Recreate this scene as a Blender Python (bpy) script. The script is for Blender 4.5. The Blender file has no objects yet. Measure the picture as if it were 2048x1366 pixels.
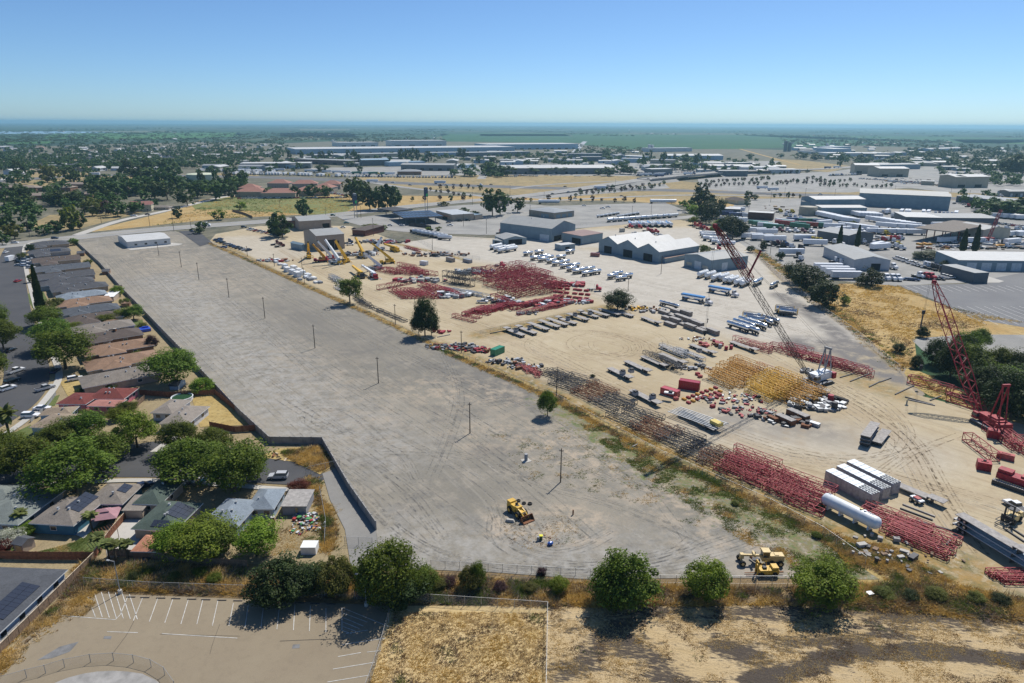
import bpy,bmesh,math,random
import numpy as np
from mathutils import Matrix,Vector
from mathutils.geometry import delaunay_2d_cdt
rnd=random.Random(7)
npr=np.random.RandomState(7)
SC=bpy.context.scene
COL=SC.collection
# ---------------------------------------------------------------- camera
FPX,CAMH=1365.0,85.0                      # focal length (for a 2048 px wide frame), drone height in metres
PITCH=math.atan((683-247.5)/FPX)
ROLL=math.radians(0.32)
cd=bpy.data.cameras.new('camera');cam=bpy.data.objects.new('camera',cd);COL.objects.link(cam)
cd.sensor_width=36;cd.lens=FPX/2048*36;cd.clip_start=1;cd.clip_end=200000
fw=Vector((0,math.cos(PITCH),-math.sin(PITCH)));up0=Vector((0,math.sin(PITCH),math.cos(PITCH)));rt0=Vector((1,0,0))
rt=rt0*math.cos(ROLL)+up0*math.sin(ROLL);up=up0*math.cos(ROLL)-rt0*math.sin(ROLL)
m=Matrix((rt,up,-fw)).transposed().to_4x4();m.translation=Vector((0,0,CAMH));cam.matrix_world=m
SC.camera=cam
# ---------------------------------------------------------------- light
SUN_AZ=math.radians(31.0)                   # from +Y towards +X
SUN_EL=math.radians(53.0)
sd=bpy.data.lights.new('sun','SUN');sd.energy=4.5;sd.angle=math.radians(0.53);sd.color=(1.0,0.95,0.87)
so=bpy.data.objects.new('sun',sd);COL.objects.link(so)
sv=Vector((math.sin(SUN_AZ)*math.cos(SUN_EL),math.cos(SUN_AZ)*math.cos(SUN_EL),math.sin(SUN_EL)))
so.rotation_euler=sv.to_track_quat('Z','Y').to_euler();so.location=sv*300
w=bpy.data.worlds.new('World');SC.world=w;w.use_nodes=True
nt=w.node_tree;nt.nodes.clear()
sky=nt.nodes.new('ShaderNodeTexSky');sky.sky_type='NISHITA';sky.sun_disc=False
sky.sun_elevation=SUN_EL;sky.sun_rotation=SUN_AZ;sky.altitude=3000;sky.air_density=1.0;sky.dust_density=4.0;sky.ozone_density=4.0
bg=nt.nodes.new('ShaderNodeBackground');bg.inputs[1].default_value=0.1
ow=nt.nodes.new('ShaderNodeOutputWorld');tint=nt.nodes.new('ShaderNodeMix');tint.data_type='RGBA';tint.blend_type='MULTIPLY';tint.inputs[0].default_value=1;tint.inputs[7].default_value=(.73,.91,1.04,1)
nt.links.new(sky.outputs[0],tint.inputs[6]);nt.links.new(tint.outputs[2],bg.inputs[0]);nt.links.new(bg.outputs[0],ow.inputs[0])
SC.view_settings.view_transform='Standard';SC.view_settings.look='None'
SC.view_settings.exposure=0.16;SC.view_settings.gamma=1.0;SC.view_settings.use_curve_mapping=False
SC.cycles.max_bounces=5;SC.cycles.diffuse_bounces=1;SC.cycles.glossy_bounces=2;SC.cycles.transparent_max_bounces=10
SC.cycles.volume_bounces=1
HAZE_DENSITY=7e-5
# ---------------------------------------------------------------- projection between photo pixels and the ground plane
def G(u,v,z=0.0):
    x,y=u-1024,v-683
    c,s=math.cos(ROLL),math.sin(ROLL)
    x,y=x*c+y*s,-x*s+y*c
    dx,dy=x/FPX,-y/FPX
    fy=math.cos(PITCH)+dy*math.sin(PITCH);fz=-math.sin(PITCH)+dy*math.cos(PITCH)
    t=(CAMH-z)/-fz
    return (dx*t,fy*t)
def PX(x,y,z=0.0):
    d=Vector((x,y,z-CAMH));zc=d.dot(fw)
    return (1024+FPX*d.dot(rt)/zc,683-FPX*d.dot(up)/zc)
def ppm(v):return max(0.02,(415+.953*(v-683))/85)      # pixels per metre at that row
def az(p,q):# heading of the ground line between two pixels
    a,b=G(*p),G(*q);return math.atan2(b[1]-a[1],b[0]-a[0])
def ray_at(u,v,h):return G(u,v,h)+(h,)
# ---------------------------------------------------------------- materials
MATS={}
def newmat(name):
    m=bpy.data.materials.new(name);m.use_nodes=True;m.node_tree.nodes.clear();return m,m.node_tree
class N:
    """tiny node-graph helper"""
    def __init__(s,name):s.m,s.t=newmat(name);MATS[name]=s.m
    def n(s,typ,**kw):
        o=s.t.nodes.new('ShaderNode'+typ)
        for k,v in kw.items():
            if k.startswith('i_'):
                o.inputs[int(k[2:]) if k[2:].isdigit() else k[2:].replace('_',' ')].default_value=v
            else:setattr(o,k,v)
        return o
    def l(s,a,b):s.t.links.new(a,b)
    def pos(s,rot=0,scale=(1,1,1)):
        g=s.n('NewGeometry');mp=s.n('Mapping');mp.vector_type='TEXTURE';mp.inputs['Rotation'].default_value=(0,0,-rot);mp.inputs['Scale'].default_value=tuple(1/k for k in scale)
        s.l(g.outputs['Position'],mp.inputs[0]);return mp.outputs[0]
    def noise(s,scale,detail=4,rough=.55,vec=None,dist=0):
        o=s.n('TexNoise');o.inputs['Scale'].default_value=scale;o.inputs['Detail'].default_value=detail
        o.inputs['Roughness'].default_value=rough;o.inputs['Distortion'].default_value=dist
        s.l(vec if vec else s.pos(),o.inputs['Vector']);return o.outputs['Fac']
    def ramp(s,f,a,b,lo=0.,hi=1.):
        o=s.n('MapRange');o.inputs[1].default_value=a;o.inputs[2].default_value=b;o.inputs[3].default_value=lo;o.inputs[4].default_value=hi
        o.clamp=True;s.l(f,o.inputs[0]);return o.outputs[0]
    def mix(s,f,a,b,mode='MIX'):
        o=s.n('Mix',data_type='RGBA',blend_type=mode)
        for sock,v in ((o.inputs[0],f),(o.inputs[6],a),(o.inputs[7],b)):
            if isinstance(v,(int,float)):sock.default_value=v
            elif isinstance(v,tuple):sock.default_value=v+(1,) if len(v)==3 else v
            else:s.l(v,sock)
        return o.outputs[2]
    def math(s,op,a,b=0.0,clamp=False):
        o=s.n('Math',operation=op);o.use_clamp=clamp
        for i,v in enumerate((a,b)):
            if isinstance(v,(int,float)):o.inputs[i].default_value=v
            else:s.l(v,o.inputs[i])
        return o.outputs[0]
    def attr(s,name):
        o=s.n('Attribute');o.attribute_name=name;return o.outputs['Fac']
    def out(s,col,rough=.8,metal=0.,bump=None,bstr=.3,bdist=.1,spec=.3):
        p=s.n('BsdfPrincipled');o=s.n('OutputMaterial')
        if isinstance(col,tuple):p.inputs['Base Color'].default_value=col+(1,)
        else:s.l(col,p.inputs['Base Color'])
        p.inputs['Roughness'].default_value=rough;p.inputs['Metallic'].default_value=metal
        p.inputs['Specular IOR Level'].default_value=spec
        if bump is not None:
            b=s.n('Bump');b.inputs['Strength'].default_value=bstr;b.inputs['Distance'].default_value=bdist
            s.l(bump,b.inputs['Height']);s.l(b.outputs[0],p.inputs['Normal'])
        s.l(p.outputs[0],o.inputs[0]);return s.m
def mat(name,col,rough=.6,metal=0.,var=.15,sc=.8,spec=.4):
    if name in MATS:return MATS[name]
    g=N(name);f=g.noise(sc,5,.6)
    k=g.ramp(f,.3,.7,1-var,1+var)
    c=g.mix(1.0,col,g.n('CombineColor').outputs[0],'MULTIPLY')
    cc=[n for n in g.t.nodes if n.bl_idname=='ShaderNodeCombineColor'][0]
    for i in range(3):g.l(k,cc.inputs[i])
    return g.out(c,rough,metal,spec=spec)
def grained(name,cols,scale,rot=0,stretch=(1,1,1),rough=.9,bump=.0,fine=6.0):
    """several tones mixed by noises of different size, optional stretch (streaks)"""
    g=N(name);v=g.pos(rot,stretch);a=g.noise(scale,6,.6,v);b=g.noise(scale*fine,4,.6,v);
    c=g.mix(g.ramp(a,.38,.62),cols[0],cols[1])
    c=g.mix(g.ramp(b,.45,.7),c,cols[2])
    return g.out(c,rough,bump=b if bump else None,bstr=bump,bdist=.15)
def striped(name,col,period,axisrot=0,dark=.8,rough=.5,metal=0.):
    """ribbed sheet metal: fine relief only"""
    if name in MATS:return MATS[name]
    g=N(name);t=g.n('TexCoord');mp=g.n('Mapping');mp.inputs['Rotation'].default_value=(0,0,axisrot);g.l(t.outputs['Object'],mp.inputs[0])
    wv=g.n('TexWave');wv.inputs['Scale'].default_value=2*math.pi/period/20*1.0;wv.inputs['Distortion'].default_value=0.0
    g.l(mp.outputs[0],wv.inputs[0]);f=g.noise(.25,5,.65);f2=g.noise(3.,3)
    c=g.mix(g.ramp(f,.35,.7),col,tuple(x*dark for x in col));c=g.mix(g.ramp(f2,.5,.75,0,.25),c,tuple(x*.7 for x in col))
    return g.out(c,rough,metal,bump=wv.outputs['Fac'],bstr=.25,bdist=.05)
# ---------------------------------------------------------------- mesh builder
class MB:
    def __init__(s):s.v=[];s.f=[];s.mi=[];s.mats=[]
    def mid(s,m):
        if m is None:return 0
        if m not in s.mats:s.mats.append(m)
        return s.mats.index(m)
    def add(s,vs,fs,m=None,T=None):
        o=len(s.v)
        if T is not None:vs=[tuple(T @ Vector(q)) for q in vs]
        s.v.extend(vs);i=s.mid(m)
        for f in fs:s.f.append([k+o for k in f]);s.mi.append(i)
        return s
    def box(s,cx,cy,cz,sx,sy,sz,m=None,rz=0,T=None,top=1.0,topx=None):
        """centre of base at cz; top = scale of the upper face"""
        tx=top if topx is None else topx
        c,n=math.cos(rz),math.sin(rz);vs=[]
        for z,kx,ky in ((0,1,1),(sz,tx,top)):
            for a,b in ((-1,-1),(1,-1),(1,1),(-1,1)):
                x,y=a*sx/2*kx,b*sy/2*ky
                vs.append((cx+x*c-y*n,cy+x*n+y*c,cz+z))
        return s.add(vs,[(0,3,2,1),(4,5,6,7),(0,1,5,4),(1,2,6,5),(2,3,7,6),(3,0,4,7)],m,T)
    def bar(s,p,q,r,m=None,n=4,caps=False,r2=None):
        p,q=Vector(p),Vector(q);d=q-p
        if d.length<1e-6:return s
        d.normalize();a=d.cross(Vector((0,0,1)))
        if a.length<.05:a=d.cross(Vector((0,1,0)))
        a.normalize();b=d.cross(a);r2=r if r2 is None else r2;vs=[]
        for c,rr in ((p,r),(q,r2)):
            for k in range(n):
                t=2*math.pi*(k+.5)/n;vs.append(tuple(c+a*(rr*math.cos(t))+b*(rr*math.sin(t))))
        fs=[(k,(k+1) % n,(k+1) % n+n,k+n) for k in range(n)]
        if caps:fs+=[tuple(range(n))[::-1],tuple(range(n,2*n))]
        return s.add(vs,fs,m)
    def lathe(s,prof,m=None,n=12,axis='z',c=(0,0,0)):
        """prof = [(r, h)...] revolved round an axis through c"""
        vs=[];fs=[]
        for r,h in prof:
            for k in range(n):
                t=2*math.pi*k/n;a,b=r*math.cos(t),r*math.sin(t)
                vs.append({'z':(c[0]+a,c[1]+b,c[2]+h),'x':(c[0]+h,c[1]+a,c[2]+b),'y':(c[0]+a,c[1]+h,c[2]+b)}[axis])
        for i in range(len(prof)-1):
            for k in range(n):fs.append((i*n+k,i*n+(k+1) % n,(i+1)*n+(k+1) % n,(i+1)*n+k))
        fs.append(tuple(range(n))[::-1]);fs.append(tuple(range((len(prof)-1)*n,len(prof)*n)))
        return s.add(vs,fs,m)
    def prism(s,pts,y0,y1,m=None,T=None,inset=0):
        """profile in x,z extruded along y"""
        n=len(pts);vs=[(x,y0,z) for x,z in pts]+[(x,y1,z) for x,z in pts]
        fs=[tuple(range(n)),tuple(range(n,2*n))[::-1]]+[(i,i+n,(i+1) % n+n,(i+1) % n) for i in range(n)]
        return s.add(vs,fs,m,T)
    def mesh(s,name,smooth=False):
        me=bpy.data.meshes.new(name);me.from_pydata(s.v,[],s.f)
        for m in s.mats:me.materials.append(m)
        if len(s.mats)>1:me.polygons.foreach_set('material_index',s.mi)
        if smooth:me.polygons.foreach_set('use_smooth',[True]*len(me.polygons))
        me.update();return me
def quads_mesh(name,V,nq,mats,mi=None,k=4):
    """V: (nq*k,3) array, every k vertices make one face"""
    me=bpy.data.meshes.new(name);V=np.asarray(V,dtype=np.float32)
    me.vertices.add(len(V));me.vertices.foreach_set('co',V.ravel())
    me.loops.add(nq*k);me.loops.foreach_set('vertex_index',np.arange(nq*k,dtype=np.int32))
    me.polygons.add(nq);me.polygons.foreach_set('loop_start',np.arange(0,nq*k,k,dtype=np.int32))
    try:me.polygons.foreach_set('loop_total',np.full(nq,k,dtype=np.int32))
    except Exception:pass
    for m in mats:me.materials.append(m)
    if mi is not None:me.polygons.foreach_set('material_index',np.asarray(mi,dtype=np.int32))
    me.update(calc_edges=True);return me
# ---------------------------------------------------------------- objects, names, labels
AUTO=[]
def link(name,me,parent=None,loc=(0,0,0),rz=0,scale=None):
    o=bpy.data.objects.new(name,me)
    o.location=loc;o.rotation_euler=(0,0,rz)
    if scale is not None:o.scale=scale if isinstance(scale,tuple) else (scale,)*3
    if parent is not None:o.parent=parent
    COL.objects.link(o);return o
def tag(o,label=None,cat=None,group=None,kind=None,auto=False,at=None):
    if label:o['label']=label
    if cat:o['category']=cat
    if group:o['group']=group
    if kind:o['kind']=kind
    if auto:AUTO.append((o,label,at))
    return o
def thing(name,loc,rz,label,cat,group=None,auto=False,scale=None):
    o=link(name,None,None,loc,rz,scale);o.empty_display_size=.5
    return tag(o,label,cat,group,auto=auto)
def place(name,parts,loc,rz,label,cat,group=None,auto=False,scale=None):
    """parts: a mesh, or [(name, mesh, loc, subparts)...]; builds one thing"""
    if isinstance(parts,bpy.types.Mesh):
        return tag(link(name,parts,None,loc,rz,scale),label,cat,group,auto=auto)
    t=thing(name,loc,rz,label,cat,group,auto,scale)
    for p in parts:
        c=link(p[0],p[1],t,p[2] if len(p)>2 and p[2] else (0,0,0))
        for q in (p[3] if len(p)>3 else ()):link(q[0],q[1],c,q[2] if len(q)>2 else (0,0,0))
    return t
LM=[]   # landmarks: (u, v, phrase)
ORD=['leftmost','second from left','third from left','fourth from left','fifth from left','sixth from left','seventh from left','eighth from left','ninth from left','tenth from left']
def finish_labels():
    keys={}
    for o,lab,at in AUTO:
        l=at or o.location;u,v=PX(l[0],l[1],l[2] if not at else 0)
        if not LM:break
        b=min(LM,key=lambda q:(q[0]-u)**2+(2.2*(q[1]-v))**2)
        du,dv=u-b[0],2.2*(v-b[1])
        rel=('right of' if du>0 else 'left of') if abs(du)>abs(dv) else ('in front of' if dv>0 else 'behind')
        keys.setdefault((lab,rel+' '+b[2]),[]).append((u,v,o))
    for (lab,ph),L in keys.items():
        base=lab+' '+ph;L.sort(key=lambda q:q[0])
        base=base.replace(' on top of its stack',', upper layer') if len(base.split())>13 else base
        while len(base.split())>12:base=' '.join(base.split()[1:])
        for i,(u,v,o) in enumerate(L):
            n=len(L)
            if n==1:t=base
            elif n==2:t=base+(', left one' if i==0 else ', right one')
            elif i<10 and i<(n+1)//2+(0 if n>3 else 1):t=base+', '+ORD[i]
            elif n-1-i<10:t=base+', '+ORD[n-1-i].replace('left','right')
            else:t=base+', mid group';o['group']=(o.get('group') or lab)
            o['label']=t
    D={}
    for o in COL.objects:
        if o.parent is None and 'label' in o and 'category' in o:D.setdefault(o['label'],[]).append(o)
    for t,L in D.items():
        if 1<len(L)<=4 and 'mid group' not in t:
            L.sort(key=lambda o:o.location.y)
            for i,o in enumerate(L):o['label']=('near ','far ')[i]+t if len(L)==2 else ('near ','second near ','far ','farthest ')[i]+t
# ---------------------------------------------------------------- ground sheets
def chaikin(P,n=1,closed=True):
    for _ in range(n):
        Q=[]
        R=list(zip(P,P[1:]+P[:1])) if closed else list(zip(P,P[1:]))
        if not closed:Q.append(P[0])
        for a,b in R:
            Q+=[(a[0]*.75+b[0]*.25,a[1]*.75+b[1]*.25),(a[0]*.25+b[0]*.75,a[1]*.25+b[1]*.75)]
        if not closed:Q.append(P[-1])
        P=Q
    return P
def sheet(name,px,m,z,grid=0,attrs=None,world=False,smooth=0,label=None,parent=None):
    P=[tuple(q) for q in px] if world else [G(*q) for q in px]
    if smooth:P=chaikin(P,smooth)
    me=bpy.data.meshes.new(name)
    if grid:
        A=np.array(P);lo,hi=A.min(0),A.max(0)
        X,Y=np.meshgrid(np.arange(lo[0],hi[0],grid),np.arange(lo[1],hi[1],grid));Q=np.stack([X.ravel(),Y.ravel()],1)
        Q+=npr.uniform(-.2,.2,Q.shape)*grid
        ins=inside(Q,P);Q=Q[ins]
        vs=[Vector(p) for p in P]+[Vector((a,b)) for a,b in Q.tolist()]
        r=delaunay_2d_cdt(vs,[],[list(range(len(P)))],1,1e-4)
        me.from_pydata([(p.x,p.y,z) for p in r[0]],[],r[2])
        if attrs:
            co=np.array([(p.x,p.y) for p in r[0]])
            for k,fn in attrs.items():
                a=me.attributes.new(k,'FLOAT','POINT');a.data.foreach_set('value',np.asarray(fn(co),dtype=np.float32))
    else:
        me.from_pydata([(x,y,z) for x,y in P],[],[list(range(len(P)))])
    me.materials.append(m);me.update()
    if me.polygons and me.polygons[0].normal.z<0:me.flip_normals()
    o=link(name,me,parent)
    if parent is None:o['kind']='structure'
    if label:o['label']=label
    return o
def inside(Q,P):
    x,y=Q[:,0],Q[:,1];r=np.zeros(len(Q),bool);n=len(P)
    for i in range(n):
        (x0,y0),(x1,y1)=P[i],P[(i+1) % n]
        if y0==y1:continue
        c=((y0>y) !=(y1>y)) & (x<(x1-x0)*(y-y0)/(y1-y0)+x0);r ^=c
    return r
def dseg(co,a,b):
    a,b=np.array(a),np.array(b);d=b-a;t=np.clip(((co-a) @ d)/max(1e-9,d @ d),0,1);return np.linalg.norm(co-a-t[:,None]*d,axis=1)
def dline(co,px):
    P=[G(*q) for q in px];return np.min([dseg(co,P[i],P[i+1]) for i in range(len(P)-1)],axis=0)
def blob(co,px,r,soft=.5):
    """soft mask round a polyline of pixels, r in metres"""
    d=dline(co,px) if len(px)>1 else np.linalg.norm(co-np.array(G(*px[0])),axis=1)
    return np.clip((r-d)/(r*soft)+.5,0,1)
def ribbon(name,px,width,m,z,world=False,smooth=2,label=None,parent=None,zs=None):
    P=[tuple(q) for q in px] if world else [G(*q) for q in px]
    P=chaikin(P,smooth,False);L=[];R=[]
    for i,p in enumerate(P):
        a=P[max(0,i-1)];b=P[min(len(P)-1,i+1)];dx,dy=b[0]-a[0],b[1]-a[1];k=math.hypot(dx,dy) or 1
        nx,ny=-dy/k*width/2,dx/k*width/2;zz=z if zs is None else zs(p)
        L.append((p[0]+nx,p[1]+ny,zz));R.append((p[0]-nx,p[1]-ny,zz))
    n=len(P);me=bpy.data.meshes.new(name);me.from_pydata(L+R,[],[(i,i+n,i+n+1,i+1) for i in range(n-1)]);me.materials.append(m);me.update()
    o=link(name,me,parent)
    if parent is None:o['kind']='structure'
    if label:o['label']=label
    return o
LOTA=math.atan2(.79,-.61)                   # heading of the long lot, away from the camera
# ================================================================ haze
hz=MB();hz.box(0,19000,-1.5,84000,42000,121.5)
hm,ht=newmat('haze_air');pv=ht.nodes.new('ShaderNodeVolumePrincipled');pv.inputs['Color'].default_value=(.38,.68,.86,1)
pv.inputs['Density'].default_value=HAZE_DENSITY;pv.inputs['Anisotropy'].default_value=.35
oo=ht.nodes.new('ShaderNodeOutputMaterial');ht.links.new(pv.outputs[0],oo.inputs[1]);MATS['haze_air']=hm
ho=link('haze',hz.mesh('haze'));ho.data.materials.append(hm);tag(ho,kind='stuff')
# ================================================================ ground materials
def terrain_mat():
    g=N('farmland');v=g.pos(.5,(1,.35,1));vo=g.n('TexVoronoi');vo.inputs['Scale'].default_value=.0016;g.l(v,vo.inputs['Vector'])
    sp=g.n('SeparateColor');g.l(vo.outputs['Color'],sp.inputs[0])
    c=g.mix(g.ramp(sp.outputs[0],.2,.75),(.012,.042,.018),(.026,.075,.026))
    c=g.mix(g.ramp(sp.outputs[1],.72,.76),c,(.10,.12,.07))
    big=g.noise(.0012,6,.7);c=g.mix(g.ramp(big,.48,.6),c,(.02,.042,.022))
    f=g.noise(.02,6,.7);c=g.mix(g.ramp(f,.5,.72),c,(.020,.036,.016))
    return g.out(c,.95)
def vineyard_mat(name,a,b,rot):
    g=N(name);v=g.pos(rot);wv=g.n('TexWave');wv.inputs['Scale'].default_value=.02;wv.inputs['Distortion'].default_value=.6;g.l(v,wv.inputs[0])
    f=g.noise(.004,5,.6);c=g.mix(g.ramp(f,.4,.65),a,b);c=g.mix(g.ramp(wv.outputs['Fac'],.3,.9,0,.35),c,(.03,.05,.02))
    return g.out(c,.95)
def lot_mat():
    g=N('worn_lot_surface')
    st=g.pos(-LOTA,(.03,.7,1));s1=g.noise(.55,8,.68,st,.6);st2=g.pos(-LOTA+.12,(.02,.5,1));s2=g.noise(1.3,7,.7,st2,.3)
    st3=g.pos(-LOTA-.3,(.05,.5,1));s3=g.noise(.9,6,.7,st3,1.2)
    big=g.noise(.02,7,.62);mid=g.noise(.12,7,.66);fine=g.noise(1.6,6,.7);grit=g.noise(6.,3,.6)
    c=g.mix(g.ramp(big,.40,.60),(.20,.184,.15),(.275,.246,.194))
    c=g.mix(g.ramp(mid,.5,.64,0,.7),c,(.335,.295,.235))
    c=g.mix(g.ramp(s1,.5,.66,0,.5),c,(.155,.148,.132))
    c=g.mix(g.ramp(s2,.53,.68,0,.4),c,(.40,.365,.31))
    c=g.mix(g.ramp(s3,.58,.7,0,.5),c,(.15,.15,.148))
    cr=g.noise(.07,9,.75);c=g.mix(g.ramp(cr,.54,.60,0,.5),c,(.145,.138,.125))
    dk=g.attr('dark');c=g.mix(g.math('MULTIPLY',dk,g.ramp(mid,.3,.55)),c,(.14,.132,.118))
    tn=g.attr('tan');c=g.mix(g.math('MULTIPLY',tn,g.ramp(g.noise(.22,7,.65),.46,.6)),c,(.40,.33,.245))
    pl=g.attr('pale');c=g.mix(g.math('MULTIPLY',pl,g.ramp(g.noise(.3,6,.7),.38,.62,0,.8)),c,(.37,.355,.325))
    wd=g.attr('weed');wn=g.noise(.32,8,.72)
    wm=g.ramp(g.math('ADD',g.math('MULTIPLY',wd,.36),wn),.80,.90,0,1)
    wc=g.mix(g.ramp(g.noise(.5,4),.4,.6),(.08,.125,.03),(.15,.18,.05));c=g.mix(wm,c,wc)
    wm2=g.ramp(g.math('ADD',g.math('MULTIPLY',wd,.35),g.noise(.9,6,.7)),.80,.88);c=g.mix(wm2,c,(.20,.17,.08))
    c=g.mix(g.ramp(fine,.42,.72,0,.28),c,(.12,.12,.118));c=g.mix(g.ramp(grit,.55,.8,0,.25),c,(.42,.40,.37))
    return g.out(c,.92,bump=fine,bstr=.35,bdist=.06)
def yard_mat():
    g=N('yard_dirt');big=g.noise(.03,7,.62);mid=g.noise(.16,7,.66);fine=g.noise(1.2,6,.7)
    st=g.noise(.8,7,.66,g.pos(.85,(.05,.6,1)),1.0)
    c=g.mix(g.ramp(big,.38,.62),(.395,.32,.20),(.465,.39,.26))
    c=g.mix(g.ramp(st,.5,.66,0,.55),c,(.31,.235,.145));c=g.mix(g.ramp(mid,.52,.7,0,.5),c,(.52,.45,.335))
    wh=g.attr('white');wc=g.mix(g.ramp(mid,.35,.65),(.42,.385,.325),(.50,.465,.40));wc=g.mix(g.ramp(st,.52,.68,0,.4),wc,(.34,.31,.265))
    c=g.mix(wh,c,wc)
    dk=g.attr('dark');c=g.mix(g.math('MULTIPLY',dk,g.ramp(g.noise(.1,8,.7),.32,.52)),c,(.17,.16,.15))
    gr=g.attr('grass');gm=g.math('MULTIPLY',gr,g.ramp(g.noise(.4,7,.7),.36,.5));c=g.mix(gm,c,g.mix(g.ramp(g.noise(.25,6,.7),.42,.6),(.33,.215,.075),(.15,.135,.05)))
    tr=g.attr('track');c=g.mix(g.math('MULTIPLY',tr,g.ramp(fine,.35,.6,.3,.8)),c,(.35,.27,.175))
    c=g.mix(g.ramp(fine,.46,.75,0,.3),c,(.28,.235,.18))
    return g.out(c,.95,bump=fine,bstr=.3,bdist=.06)
def dry_mat(name,a,b,d,sc=.25,bump=.6):
    g=N(name);n1=g.noise(sc,8,.7);n2=g.noise(sc*6,6,.75);n3=g.noise(.05,5,.6)
    c=g.mix(g.ramp(n1,.36,.62),a,b);c=g.mix(g.ramp(n2,.5,.68),c,d);c=g.mix(g.ramp(n3,.52,.66,0,.5),c,tuple(x*.8 for x in a))
    return g.out(c,.97,bump=n2,bstr=bump,bdist=.3)
def asphalt(name,a,b,crack=True):
    g=N(name);n1=g.noise(.05,6,.6);n2=g.noise(.7,6,.7);n3=g.noise(5,3)
    c=g.mix(g.ramp(n1,.36,.64),a,b);c=g.mix(g.ramp(n2,.5,.72,0,.35),c,tuple(x*.72 for x in a));c=g.mix(g.ramp(n3,.5,.75,0,.25),c,tuple(min(1,x*1.3) for x in b))
    return g.out(c,.9,bump=n3,bstr=.15,bdist=.02)
M_terr=terrain_mat();M_lot=lot_mat();M_yard=yard_mat()
M_straw=dry_mat('dry_straw',(.50,.37,.17),(.60,.46,.24),(.32,.22,.11))
M_dryg=dry_mat('dry_grass',(.36,.25,.085),(.45,.34,.14),(.20,.15,.06),.12)
M_gold=dry_mat('golden_grass',(.38,.245,.085),(.46,.335,.15),(.22,.17,.075),.06);M_verge=dry_mat('mixed_verge',(.27,.205,.10),(.36,.27,.13),(.10,.11,.05),.02)
M_brush=dry_mat('brush_soil',(.21,.15,.08),(.32,.22,.10),(.12,.09,.06),.35,.8)
M_greenf=dry_mat('green_meadow',(.13,.16,.045),(.20,.20,.07),(.27,.23,.09),.03)
M_lawn=dry_mat('lawn',(.075,.12,.03),(.11,.14,.04),(.2,.17,.07),.5,.3)
M_yardg=dry_mat('dry_yard',(.27,.21,.12),(.36,.285,.165),(.15,.13,.07),.4,.4)
M_sub=dry_mat('suburb_ground',(.10,.10,.07),(.20,.18,.13),(.045,.06,.03),.03,.3)
M_road=asphalt('road_asphalt',(.27,.265,.25),(.33,.32,.30))
M_street=asphalt('dark_street_asphalt',(.062,.063,.068),(.082,.082,.085))
M_fwy=asphalt('freeway_asphalt',(.13,.13,.135),(.17,.17,.17))
M_park=asphalt('tan_parking_asphalt',(.24,.195,.135),(.275,.228,.158))
M_parkg=asphalt('grey_parking_asphalt',(.16,.16,.165),(.19,.19,.19))
M_grey=asphalt('grey_yard',(.235,.23,.215),(.33,.32,.295))
M_conc=asphalt('concrete',(.42,.40,.36),(.48,.46,.42))
M_white=mat('white_paint',(.78,.78,.76),.6,var=.12,sc=.6)
M_line=mat('road_marking',(.52,.51,.48),.8,var=.3,sc=1.5)
def field_mat():
    g=N('disced_field');v=g.pos(0,(.25,1,1));a=g.noise(.22,8,.72,v,.8);b=g.noise(2.2,7,.78,g.pos(.25,(.3,1,1)));c3=g.noise(4,4,.7)
    dk=g.attr('dark');f=g.math('ADD',a,g.math('MULTIPLY',dk,.34));f=g.math('ADD',f,g.math('MULTIPLY',g.math('SUBTRACT',b,.5),.95))
    c=g.mix(g.ramp(a,.35,.6),(.46,.335,.17),(.56,.43,.25));c=g.mix(g.ramp(f,.54,.66),c,(.075,.06,.048));c=g.mix(g.ramp(c3,.5,.72,0,.5),c,(.20,.15,.09))
    return g.out(c,.97,bump=b,bstr=.8,bdist=.3)
M_field=field_mat()
# ================================================================ ground sheets
sheet('terrain',[(-40000,-300),(40000,-300),(40000,39500),(-40000,39500)],M_terr,-.02,world=True)
sd_=sheet('suburb_ground',[(-500,620),(-500,330),(0,297),(150,290),(400,284),(560,287),(700,281),(1180,285),(1560,300),(1700,291),(2048,300),(2600,330),(2600,700),(1900,700),(1300,470),(700,520),(150,600)],M_sub,0)
v1=vineyard_mat('vineyard_green',(.016,.085,.026),(.028,.105,.03),.3);v2=vineyard_mat('vineyard_blue_green',(.012,.052,.022),(.02,.07,.026),1.2)
v3=vineyard_mat('bright_crop',(.045,.14,.03),(.06,.165,.035),.8);v4=vineyard_mat('pale_field',(.12,.14,.09),(.16,.17,.11),.2)
for nm,P,m_ in (('vineyard',[(1140,268),(1560,271),(1900,283),(1700,291),(1480,298),(1240,299),(1165,290)],v1),
                 ('vineyard',[(1440,269),(1800,272),(2048,276),(2048,285),(1980,288),(1640,278)],v1),
                 ('crop_field',[(880,268),(1130,268),(1150,276),(1160,286),(890,283)],v1),
                 ('crop_field',[(960,267),(1130,267),(1140,272),(960,272)],v3),
                 ('vineyard',[(480,262),(900,262),(900,268),(860,278),(640,276),(470,270)],v2),
                 ('crop_field',[(560,266),(700,266),(720,275),(560,275)],v1),
                 ('crop_field',[(110,267),(470,265),(500,272),(330,279),(80,277)],v3),
                 ('crop_field',[(0,283),(100,283),(110,287),(0,288)],v3),
                 ('pale_field',[(180,262),(330,261),(350,264),(180,266)],v4),
                 ('crop_field',[(1900,279),(2048,279),(2048,288),(1930,286)],v3),
                 ('pale_field',[(1700,252.5),(1900,254),(1880,256),(1700,255)],v4),
                 ('vineyard',[(1150,256),(1500,257),(1800,262),(2048,268),(2048,272),(1500,265),(1140,263)],v2),
                 ('pale_field',[(600,258),(700,258),(700,261),(600,261)],v4)):
    sheet(nm,P,m_,.3)
pond=N('pond_water').out((.25,.33,.38),.15,spec=.6)
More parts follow.
